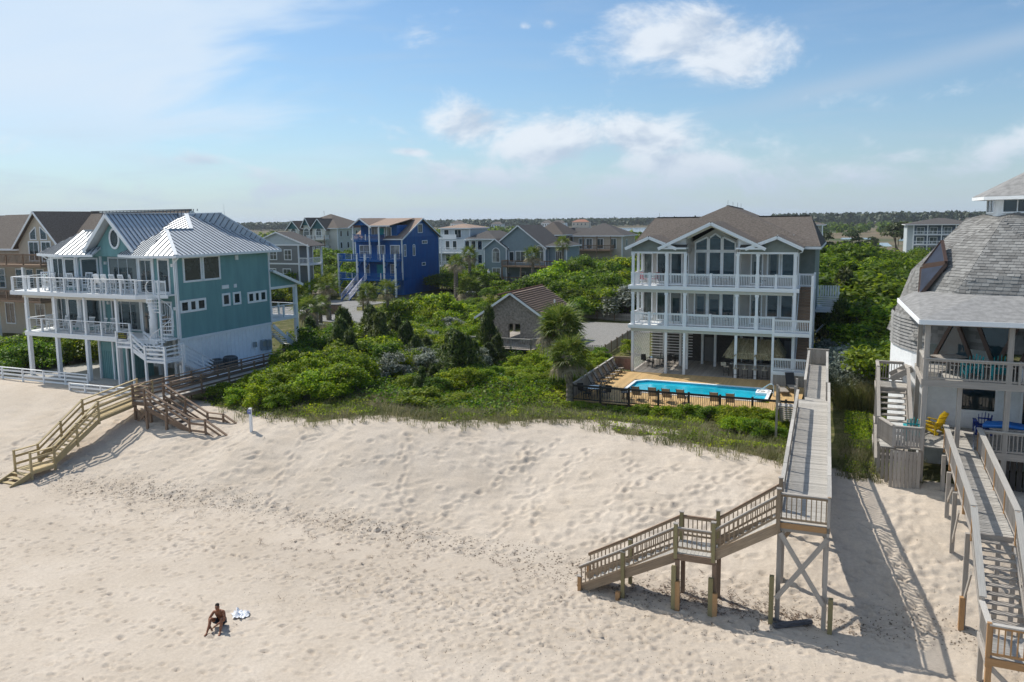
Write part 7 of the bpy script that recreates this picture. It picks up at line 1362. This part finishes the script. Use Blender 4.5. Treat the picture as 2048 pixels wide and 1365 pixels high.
table('patio_table', 'glass-topped iron table at the pool deck corner', -14.3, 24.7, 1.5, .65, .72, IRON, glass_mat('frosted_table_glass', (.25, .28, .28), .1)); row(ch_patio('patio_chair', 'x'), [(-15.0, 24.6, pi / 2), (-14.5, 23.9, pi), (-13.5, 24.6, -pi / 2), (-14.1, 25.5, 0)], 1.5, 'dark iron chair at the pool corner table', 'chairs at the pool corner table')
table('dining_table', 'round iron table in the shade under the house', -12.9, 38.0, 1.5, .65, .72, IRON, GLASS_P); row(ch_patio('patio_chair', 'x'), [(-13.7, 37.7, pi / 2), (-13.2, 37.1, pi), (-12.1, 38.0, -pi / 2), (-12.8, 38.9, 0)], 1.5, 'dark iron chair at the shaded table under the house', 'chairs at the shaded table'); table('dining_table', 'second iron table farther right under the house', -11.4, 39.6, 1.5, .5, .72, IRON, GLASS_P)
RED = mat('red_cushion', (.42, .03, .05), .7, .1); WICK = mat('grey_wicker', (.20, .19, .18), .8, .15)
row(ch_patio('porch_chair', 'x', IRON, RED), [(-13.6, 36.0, .8), (-12.7, 36.2, -.6)], 8.6, 'red porch chair on the top porch', 'red chairs on the top porch')
row(ch_patio('porch_chair', 'x', WICK), [(-9.5, 36.0, 0), (-8.7, 36.0, 0), (-7.6, 36.1, .1), (-6.8, 36.1, 0), (-4.2, 36.4, 0)], 8.6, 'grey wicker chair on the top porch', 'wicker chairs on the top porch'); row(ch_patio('porch_chair', 'x', WICK), [(-10.9, 36.4, 0), (-9.6, 36.0, 0), (-8.2, 36.0, 0), (-6.9, 36.1, 0)], 5.4, 'grey wicker chair on the middle porch', 'wicker chairs on the middle porch')
lg = thing('sun_lounger', 'dark sun lounger tipped up beside the boardwalk gate', 'lounger', (-1.6, 31.6, 1.5), .25)
bar('bed', lg, (0, -.9, .35), (0, .3, .35), .62, .05, SLING); bar('backrest', lg, (0, .3, .35), (0, .95, 1.15), .62, .05, IRON)
for x in (-.3, .3):
    for y in (-.8, .4): bar('leg', lg, (x, y, 0), (x, y, .35), .04, .04, IRON)
    bar('side_frame', lg, (x, -.95, .36), (x, .35, .36), .04, .05, IRON)
lg2 = thing('sun_lounger', 'low grey sun lounger lying flat before the tipped one', 'lounger', (-2.1, 30.3, 1.5), .25); bar('bed', lg2, (0, -.7, .3), (0, .9, .3), .6, .05, SLING)
for x in (-.28, .28):
    for y in (-.6, .8): bar('leg', lg2, (x, y, 0), (x, y, .3), .04, .04, IRON)
TQ = mat('turquoise_resin', (.012, .33, .37), .45, .08); YE = mat('yellow_resin', (.66, .44, .015), .45, .08); BL = mat('royal_blue_resin', (.01, .035, .24), .45, .08)
a_ = ch_adi('adirondack_chair', 'turquoise adirondack chair on the dome house upper deck, the left one', TQ); place(a_, 6.9, 11.3, 7.0, pi + .15, first=True); place(a_, 7.95, 11.35, 7.0, pi - .1, 'turquoise adirondack chair on the dome house upper deck, the right one')
place(ch_adi('adirondack_chair', 'white adirondack chair at the right edge of the upper deck', WHITE2), 9.0, 11.2, 7.0, pi, first=True); place(ch_adi('adirondack_chair', 'bright yellow adirondack chair on the dome lower deck', YE), 5.65, 12.7, 4.05, pi + .9, first=True); place(ch_adi('adirondack_chair', 'royal blue adirondack chair on the dome lower deck', BL), 7.75, 13.4, 4.05, pi, first=True); place(ch_adi('adirondack_chair', 'turquoise adirondack chair half hidden behind the lower deck fence', TQ), 4.75, 11.2, 4.05, pi, first=True)
tb = thing('picnic_table', 'weathered square table on the dome upper deck', 'table', (6.1, 12.2, 7.0), .5)
for k in range(5): box('top_board', tb, (-.6, -.4 + k * .165, .7), (.6, -.25 + k * .165, .74), W_GREY)
bar('leg', tb, (0, 0, 0), (0, 0, .7), .12, .12, W_GREY); bar('foot', tb, (-.4, 0, .04), (.4, 0, .04), .1, .08, W_GREY)
flo = thing('pool_float', 'blue inflatable mat laid on the lower deck rail', 'float', (8.3, 11.0, 4.95), 0)
for k in range(5): MB().tube([(-.95 + .05 * k, -.3 + k * .15, .1), (0, -.3 + k * .15, .16), (.95 - .05 * k, -.3 + k * .15, .08)], .085, 8).obj('air_chamber', mat('blue_vinyl', (.015, .14, .46), .35, .1), flo, True)
table('serving_table', 'low table carrying the blue mat on the lower deck', 8.3, 11.0, 4.05, .7, .95, W_GREY, sq=True)
tw_ = MB(); 
for i in range(6):
    for j in range(5): x0, y0 = -.3 + i * .1, -.2; z = lambda a, b: .9 - b * .2 + .02 * math.sin(a * 9 + b); tw_.quad((x0, .03 * math.sin(i * 2 + j), z(i, j)), (x0 + .1, .03 * math.sin(i * 2 + 2 + j), z(i + 1, j)), (x0 + .1, .03 * math.sin(i * 2 + 3 + j), z(i + 1, j + 1)), (x0, .03 * math.sin(i * 2 + 1 + j), z(i, j + 1)))
t1_ = tw_.obj('beach_towel', mat('striped_towel', (.55, .58, .62), .9, .5, 9, color2=(.03, .07, .2))); t1_.location = (7.05, 10.6, 4.1); t1_.rotation_euler = (0, 0, 1.4); _props(t1_, 'blue and white patterned towel hanging at the ramp entry', 'towel')
# side machinery of the teal house
sp_ = thing('service_platform', 'pale deck strip with air conditioners beside the teal house', 'deck'); planks(sp_, -42.1, -39.2, 14.8, 24.0, 3.0, WHITE2, .25)
for x in (-41.9, -39.4):
    for y in (15, 19.5, 23.8): bar('post', sp_, (x, y, 1.6), (x, y, 2.95), .14, .14, W_BROWN)
rehome(sp_)
ACM = mat('dark_grey_louvre', (.11, .12, .125), .5, .1, 20)
for i, y in enumerate((16.75, 18.2)):
    e = thing('air_conditioner', ['air conditioner unit beside the teal house, the nearer one', 'air conditioner unit beside the teal house, the farther one'][i], 'air conditioner', (-41.25, y, 3.0)); MB().lathe([(.5, 0), (.52, .05), (.52, .82), (.46, .9)], (0, 0, 0), 18).obj('casing', ACM, e)
    for k in range(24): t = k * 2 * pi / 24; bar('louvre', e, (.53 * math.cos(t), .53 * math.sin(t), .06), (.53 * math.cos(t), .53 * math.sin(t), .82), .02, .02, IRON)
    MB().lathe([(.40, .9), (.40, .93), (.06, .95)], (0, 0, 0), 18).obj('fan_grille', IRON, e)
for i, (y, z, s_) in enumerate(((21.8, 4.0, .3), (22.8, 3.6, .62), (23.4, 3.55, .6))): e = thing('meter_box', ['small grey meter box on the white skirt', 'left tall grey electric cabinet on the white skirt', 'right tall grey electric cabinet on the white skirt'][i], 'meter box', (-42.1, y, z)); box('cabinet', e, (-.03, -s_ * .4, 0), (.2, s_ * .4, s_ * 1.4), mat('meter_grey', (.30, .33, .34), .5, .08)); box('hatch', e, (.2, -s_ * .3, s_ * .5), (.23, s_ * .3, s_ * 1.2), ALU)
# ------------------------------------------------------------------ street things
gb_ = thing('wheelie_bin', 'lime green wheelie bin at the roadside behind the palms', 'bin', (-64.1, 57.6, 1.52)); LIME = mat('lime_plastic', (.16, .55, .03), .5, .06); MB().prism([(-.3, -.35, .1), (.3, -.35, .1), (.36, -.42, 1.0), (-.36, -.42, 1.0)], (0, .7, 0)).obj('body', LIME, gb_); box('lid', gb_, (-.38, -.45, 1.0), (.38, .38, 1.08), LIME)
for x in (-.25, .25): MB().tube([(x - .04, .35, .12), (x + .04, .35, .12)], .12, 10).obj('wheel', IRON, gb_)
for k, (x, y) in enumerate(((-63.3, 59.0), (-62.3, 60.3))): e = thing('trash_enclosure', ['dark slatted bin enclosure beside the lime bin, left panel', 'dark slatted bin enclosure beside the lime bin, right panel'][k], 'bin enclosure', (x, y, 1.52)); [bar('slat', e, (-.6 + q * .17, -.4, 0), (-.6 + q * .17, -.4, 1.25), .02, .15, W_BROWN) for q in range(8)]; box('body', e, (-.6, -.38, .05), (.6, .5, 1.2), W_BROWN); box('lid', e, (-.65, -.45, 1.2), (.65, .55, 1.27), IRON)
e = thing('utility_box', 'green utility cabinet beyond the road', 'utility box', (-70, 63.2, 1.5)); MB().prism([(-.6, -.4, 0), (.6, -.4, 0), (.6, -.4, .75), (-.6, -.4, .75)], (0, .8, 0)).obj('cabinet', GREEN_D, e); box('lid', e, (-.64, -.44, .75), (.64, .44, .82), GREEN_D)
lp = thing('street_lamp', 'black lamp post with a pale round lantern in front of the grey blue house', 'lamp', (-49.7, 82.9, 1.5)); MB().tube([(0, 0, 0), (0, 0, .6), (0, 0, 4.2)], [.09, .05, .04], 8).obj('pole', IRON, lp); MB().lathe([(.1, 4.2), (.2, 4.3), (.22, 4.6), (.05, 4.75)], (0, 0, 0), 12).obj('lantern', WHITE, lp, True); MB().lathe([(.26, 4.68), (.05, 4.85)], (0, 0, 0), 12).obj('lantern_cap', IRON, lp)
def car(name, label, cat, x, y, rz, m, h=1.7, L_=4.6):
    e = thing(name, label, cat, (x, y, 1.53), rz); w = .9; q = L_ / 2
    prof = [(-q, .35), (q, .35), (q, .75), (q - .15, .95), (q - 1.15, 1.05), (q - 1.75, h - .03), (-q + .55, h), (-q + .12, h - .55), (-q, .9)]
    MB().prism([(px_, -w, pz_) for px_, pz_ in prof], (0, 2 * w, 0)).obj('body', m, e); glass = [(q - 1.28, 1.06), (q - 1.80, h - .1), (-q + .62, h - .08), (-q + .3, 1.06)]
    for yy in (-w - .012, w - .003): MB().prism([(a, yy, b) for a, b in glass], (0, .015, 0)).obj('side_window', GLASS, e)
    MB().quad((-q + .55, -w + .1, h - .02), (-q + .55, w - .1, h - .02), (-q + .1, w - .1, h - .58), (-q + .1, -w + .1, h - .58)).obj('rear_window', GLASS, e).location = (-.02, 0, .01)
    MB().quad((q - 1.73, -w + .1, h - .05), (q - 1.73, w - .1, h - .05), (q - 1.15, w - .1, 1.08), (q - 1.15, -w + .1, 1.08)).obj('windscreen', GLASS, e).location = (.02, 0, .01)
    for px_ in (-q + .85, q - .9):
        for yy in (-w + .02, w - .02): t = MB().tube([(px_, yy - .11, .34), (px_, yy + .11, .34)], .34, 16).obj('wheel', IRON, e); MB().tube([(px_, yy - .12, .34), (px_, yy + .12, .34)], .2, 12).obj('rim', ALU, t)
    for yy in (-.7, .7): box('tail_light', e, (-q - .02, yy - .12, .85), (-q + .06, yy + .12, 1.05), mat('tail_lamp_red', (.35, .02, .02), .3, .1)); box('headlight', e, (q - .1, yy - .15, .7), (q + .02, yy + .15, .85), WHITE)
    for yy in (-.6, .6): bar('roof_rail', e, (-q + .8, yy, h + .04), (q - 1.9, yy, h + .04), .04, .04, ALU)
    box('bumper', e, (-q - .06, -.85, .38), (-q + .05, .85, .6), IRON); return e
car('parked_car', 'silver sport utility vehicle parked under the palms', 'car', -50.6, 78.6, 1.75, mat('silver_car_paint', (.52, .54, .55), .3, .04, spec=.6, coat=.6)); car('parked_car', 'dark saloon car half hidden behind the pavilion roof', 'car', -47.0, 84.5, .4, mat('dark_car_paint', (.03, .035, .045), .25, .05, spec=.6, coat=.8), 1.45)
# beach access marker
mk = thing('beach_marker', 'white marker post with small blue plates on the dune crest', 'marker post', (-29.5, 7.25, hz(-29.5, 7.25) - .1), .15); bar('post', mk, (0, 0, -.3), (0, 0, 1.42), .13, .13, WHITE); BPL = mat('blue_plate', (.16, .19, .42), .5, .1)
box('plate', mk, (-.085, -.085, 1.12), (.085, -.07, 1.38), BPL); box('plate', mk, (-.17, -.07, 1.14), (-.155, .1, 1.36), BPL); box('post_cap', mk, (-.08, -.08, 1.42), (.08, .08, 1.46), WHITE)
for k in range(3): box('number_mark', mk, (-.05 + k * .04, -.09, 1.26), (-.03 + k * .04, -.086, 1.33), WHITE)
# litter of the beach
lgp = thing('driftwood_timber', 'dark charred timber lying under the tower', 'timber', (.55, .05, hz(.55, .05) + .06), .55); bar('beam', lgp, (-.7, 0, .02), (.7, 0, .07), .16, .12, mat('charred_wood', (.10, .10, .11), .9, .4, 9, .6, 30)); bar('splinter', lgp, (-.2, .05, .05), (-.75, .55, .05), .07, .05, mat('charred_wood', (.03,) * 3))
r = np.random.default_rng(5); V = []; T = []
for k in range(900):
    if k < 320: cx, cyy = r.normal(-1.6, 2.2), r.normal(.75, .35)
    elif k < 640: cx, cyy = r.uniform(-34, 2), np.interp(r.uniform(0, 1), [0, 1], [-1.5, 2.6])
    else: cx, cyy = r.uniform(-40, 14), r.uniform(-12, 9)
    z0 = hz(cx, cyy)
    for j in range(int(r.integers(2, 9)) if k < 640 else 2):
        a = r.uniform(0, 6.28); l = r.uniform(.05, .22); p = np.array([cx + r.normal(0, .07), cyy + r.normal(0, .06), z0 + r.uniform(0.0, .04)]); d = np.array([math.cos(a), math.sin(a), r.uniform(-.1, .25)]) * l; s = np.array([-math.sin(a), math.cos(a), 0]) * r.uniform(.006, .018); i = len(V); V += [p - s, p + s, p + d]; T.append((i, i + 1, i + 2))
_props(_add('seaweed_wrack', np_mesh('seaweed_wrack', np.array(V), np.array(T), leaf_mat('dry_weed', [(.03, .02, .015), (.08, .05, .03), (.16, .11, .06)], .05)), None), 'scattered dry seaweed and twigs on the sand', 'seaweed', kind='stuff')
# far things
for i, (x, y, w, h, m_) in enumerate(((-446, 1151, 9, 8, WHITE2), (-408, 1100, 12, 8, WHITE2), (-385, 1140, 14, 9, M_TANS), (-560, 1060, 12, 9, WHITE2), (-520, 1120, 10, 7, M_PALEB))):
    e = thing('shore_house', ['tiny white house on the far lagoon shore, leftmost of the central three', 'tiny white house on the far lagoon shore, middle of the central three', 'tiny tan house with orange roof on the far lagoon shore', 'pale house on the far shore above the white deck house, left', 'pale house on the far shore above the white deck house, right'][i], 'house', (x, y, .3)); MB().box((-w, -4, 0), (w, 6, h)).obj('wall', m_, e); MB().prism([(-w - 1, -5, h), (w + 1, -5, h), (w * .4, 1, h + 4), (-w * .4, 1, h + 4)], (0, .1, 0)).obj('roof', mat('orange_tile', (.34, .13, .07), .8, .1) if i == 2 else SHINGLE, e)
    for k in range(4): box('window', e, (-w + 2 + k * w * .45, -4.1, h * .45), (-w + 4 + k * w * .45, -4.0, h * .75), GLASS)
ms = thing('radio_mast', 'thin radio mast on the horizon right of the metal roof', 'mast', (-500, 500, 0)); MB().tube([(0, 0, 0), (0, 0, 17), (0, 0, 31)], [.35, .22, .08], 6).obj('mast', ALU, ms); bar('antenna', ms, (-.6, 0, 20), (.6, 0, 20), .12, .12, ALU)
# ------------------------------------------------------------------ the sunbather
SKIN = mat('tanned_skin', (.25, .105, .055), .55, .12, 12, spec=.35); HAIR = mat('dark_brown_hair', (.02, .012, .008), .6, .2, 20); NAVY = mat('navy_shorts', (.018, .024, .04), .8, .15, 20)
def skin_obj(name, V, E, Rr, m, parent, root=0, sub=2):
    me = bpy.data.meshes.new(name); me.from_pydata(V, E, []); o = _add(name, me, parent); me.materials.append(m); md = o.modifiers.new('Skin', 'SKIN')
    for i, sv in enumerate(me.skin_vertices[0].data): q = Rr[i]; sv.radius = q if isinstance(q, tuple) else (q, q); sv.use_root = (i == root)
    md.use_smooth_shade = True; s = o.modifiers.new('Sub', 'SUBSURF'); s.levels = s.render_levels = sub; return o
pr = thing('person', 'shirtless person in dark shorts sitting on the sand with knees up', 'person', (-18.05, -7.2, hz(-18.05, -7.2) - .02), .42)
V = [(0, .02, .11), (0, -.02, .26), (0, -.10, .43), (0, -.17, .545), (0, -.215, .625), (0, -.245, .70), (0, -.275, .785), (0, -.275, .86)]; E = [(i, i + 1) for i in range(7)]; Rr = [(.15, .11), (.135, .09), (.155, .095), (.115, .08), .05, .062, (.078, .092), (.05, .06)]
def add(p, r_, par_): V.append(p); Rr.append(r_); E.append((par_, len(V) - 1)); return len(V) - 1
add((0, -.375, .765), .014, 6); add((-.08, -.27, .78), .014, 6); add((.08, -.27, .78), .014, 6)     # nose, ears
for s_ in (-1, 1):
    k = add((s_ * .17, -.145, .555), .062, 3); 
    if s_ < 0: k = add((-.29, -.30, .37), .042, k); k = add((-.22, -.50, .24), .034, k); wr = add((-.16, -.56, .20), .026, k); fd = (.5, -.5, -.55)
    else: k = add((.26, -.32, .36), .042, k); k = add((.10, -.52, .30), .034, k); wr = add((.02, -.58, .24), .026, k); fd = (-.75, -.4, -.45)
    fdv = Vector(fd).normalized(); pv_ = Vector(V[wr]); sdv = fdv.cross(Vector((0, 0, 1))).normalized(); pm_ = add(tuple(pv_ + fdv * .06), (.034, .018), wr)
    for j, ln in enumerate((.065, .078, .072, .055)): b = Vector(V[pm_]) + sdv * ((j - 1.5) * .019) + fdv * .025; f1 = add(tuple(b), .0095, pm_); f2 = add(tuple(b + fdv * ln * .55), .009, f1); add(tuple(b + fdv * ln * .8 + Vector((0, 0, -ln * .45))), .008, f2)
    t1 = add(tuple(pv_ + fdv * .03 + sdv * .035), .011, wr); add(tuple(pv_ + fdv * .07 + sdv * .055), .0095, t1)
    h = add((s_ * .10, -.03, .11), .092, 0); kn = add((s_ * .20, -.43, .43), .062, add((s_ * .16, -.24, .29), .082, h)); cf_ = add((s_ * .20, -.53, .27), .056, kn); an = add((s_ * .20 + (-.05 if s_ < 0 else 0), -.66, .07), .036, cf_); hl = add((s_ * .20 + (-.05 if s_ < 0 else 0), -.72, .045), .036, an); add((s_ * .22 + (-.05 if s_ < 0 else 0), -.86, .03), (.038, .022), hl)
skin_obj('body', V, E, Rr, SKIN, pr)
hv = [(0, -.24, .80), (0, -.262, .865), (0, -.30, .885)]; skin_obj('hair', hv, [(0, 1), (1, 2)], [(.085, .075), (.082, .088), (.06, .045)], HAIR, pr)
SV = [(0, .03, .12), (0, .0, .21)]; SE = [(0, 1)]; SR = [(.175, .135), (.155, .115)]
for s_ in (-1, 1): SV.append((s_ * .11, -.05, .13)); SR.append(.118); SE.append((0, len(SV) - 1)); SV.append((s_ * .165, -.27, .305)); SR.append(.104); SE.append((len(SV) - 2, len(SV) - 1))
skin_obj('shorts', SV, SE, SR, NAVY, pr)
for s_ in (-1, 1): MB().lathe([(.0, -.008), (.010, 0), (.0, .008)], (s_ * .033, -.362, .80), 8).obj('eye', HAIR, pr)
MB().bar((-.022, -.352, .735), (.022, -.352, .735), .012, .008).obj('mouth', mat('lip', (.20, .06, .045), .5, .1), pr)
n = 16; cl = MB()
def cz(i, j): return .03 + .09 * max(0, math.sin(i * .55 + .7) * math.cos(j * .5)) + .03 * math.sin(i * 1.7 + j * 1.3)
for i in range(n):
    for j in range(n):
        P4 = [((a - 8) * .045 + .04 * math.sin(b * .9), (b - 8) * .035 + .03 * math.sin(a * .8), cz(a, b)) for a, b in ((i, j), (i + 1, j), (i + 1, j + 1), (i, j + 1))]
        if ((i - 8) / 8) ** 2 + ((j - 8) / 8) ** 2 < 1 + .25 * math.sin(i * 1.1 + j): cl.quad(*P4)
t2_ = cl.obj('shirt', mat('white_cotton', (.74, .76, .80), .9, .05, 12), None, True); t2_.location = (-17.85, -6.5, hz(-17.85, -6.5)); _props(t2_, 'crumpled white shirt lying on the sand beside the person', 'shirt')
# ------------------------------------------------------------------ light sea haze in the air
HZ = bpy.data.materials.new('sea_haze'); HZ.use_nodes = True
def _haze():
    nt = HZ.node_tree; N, L = nt.nodes, nt.links; N.clear(); o = N.new('ShaderNodeOutputMaterial'); v = N.new('ShaderNodeVolumePrincipled'); v.inputs['Color'].default_value = (.82, .90, 1.0, 1); v.inputs['Density'].default_value = 0.00011; v.inputs['Anisotropy'].default_value = .2; L.new(v.outputs[0], o.inputs['Volume'])
_haze()
hb = MB().box((-7600, -8000, -3.5), (7600, 10500, 34)).obj('haze', HZ); hb['kind'] = 'stuff'; hb['label'] = 'thin bluish sea haze filling the air'; hb['category'] = 'haze'
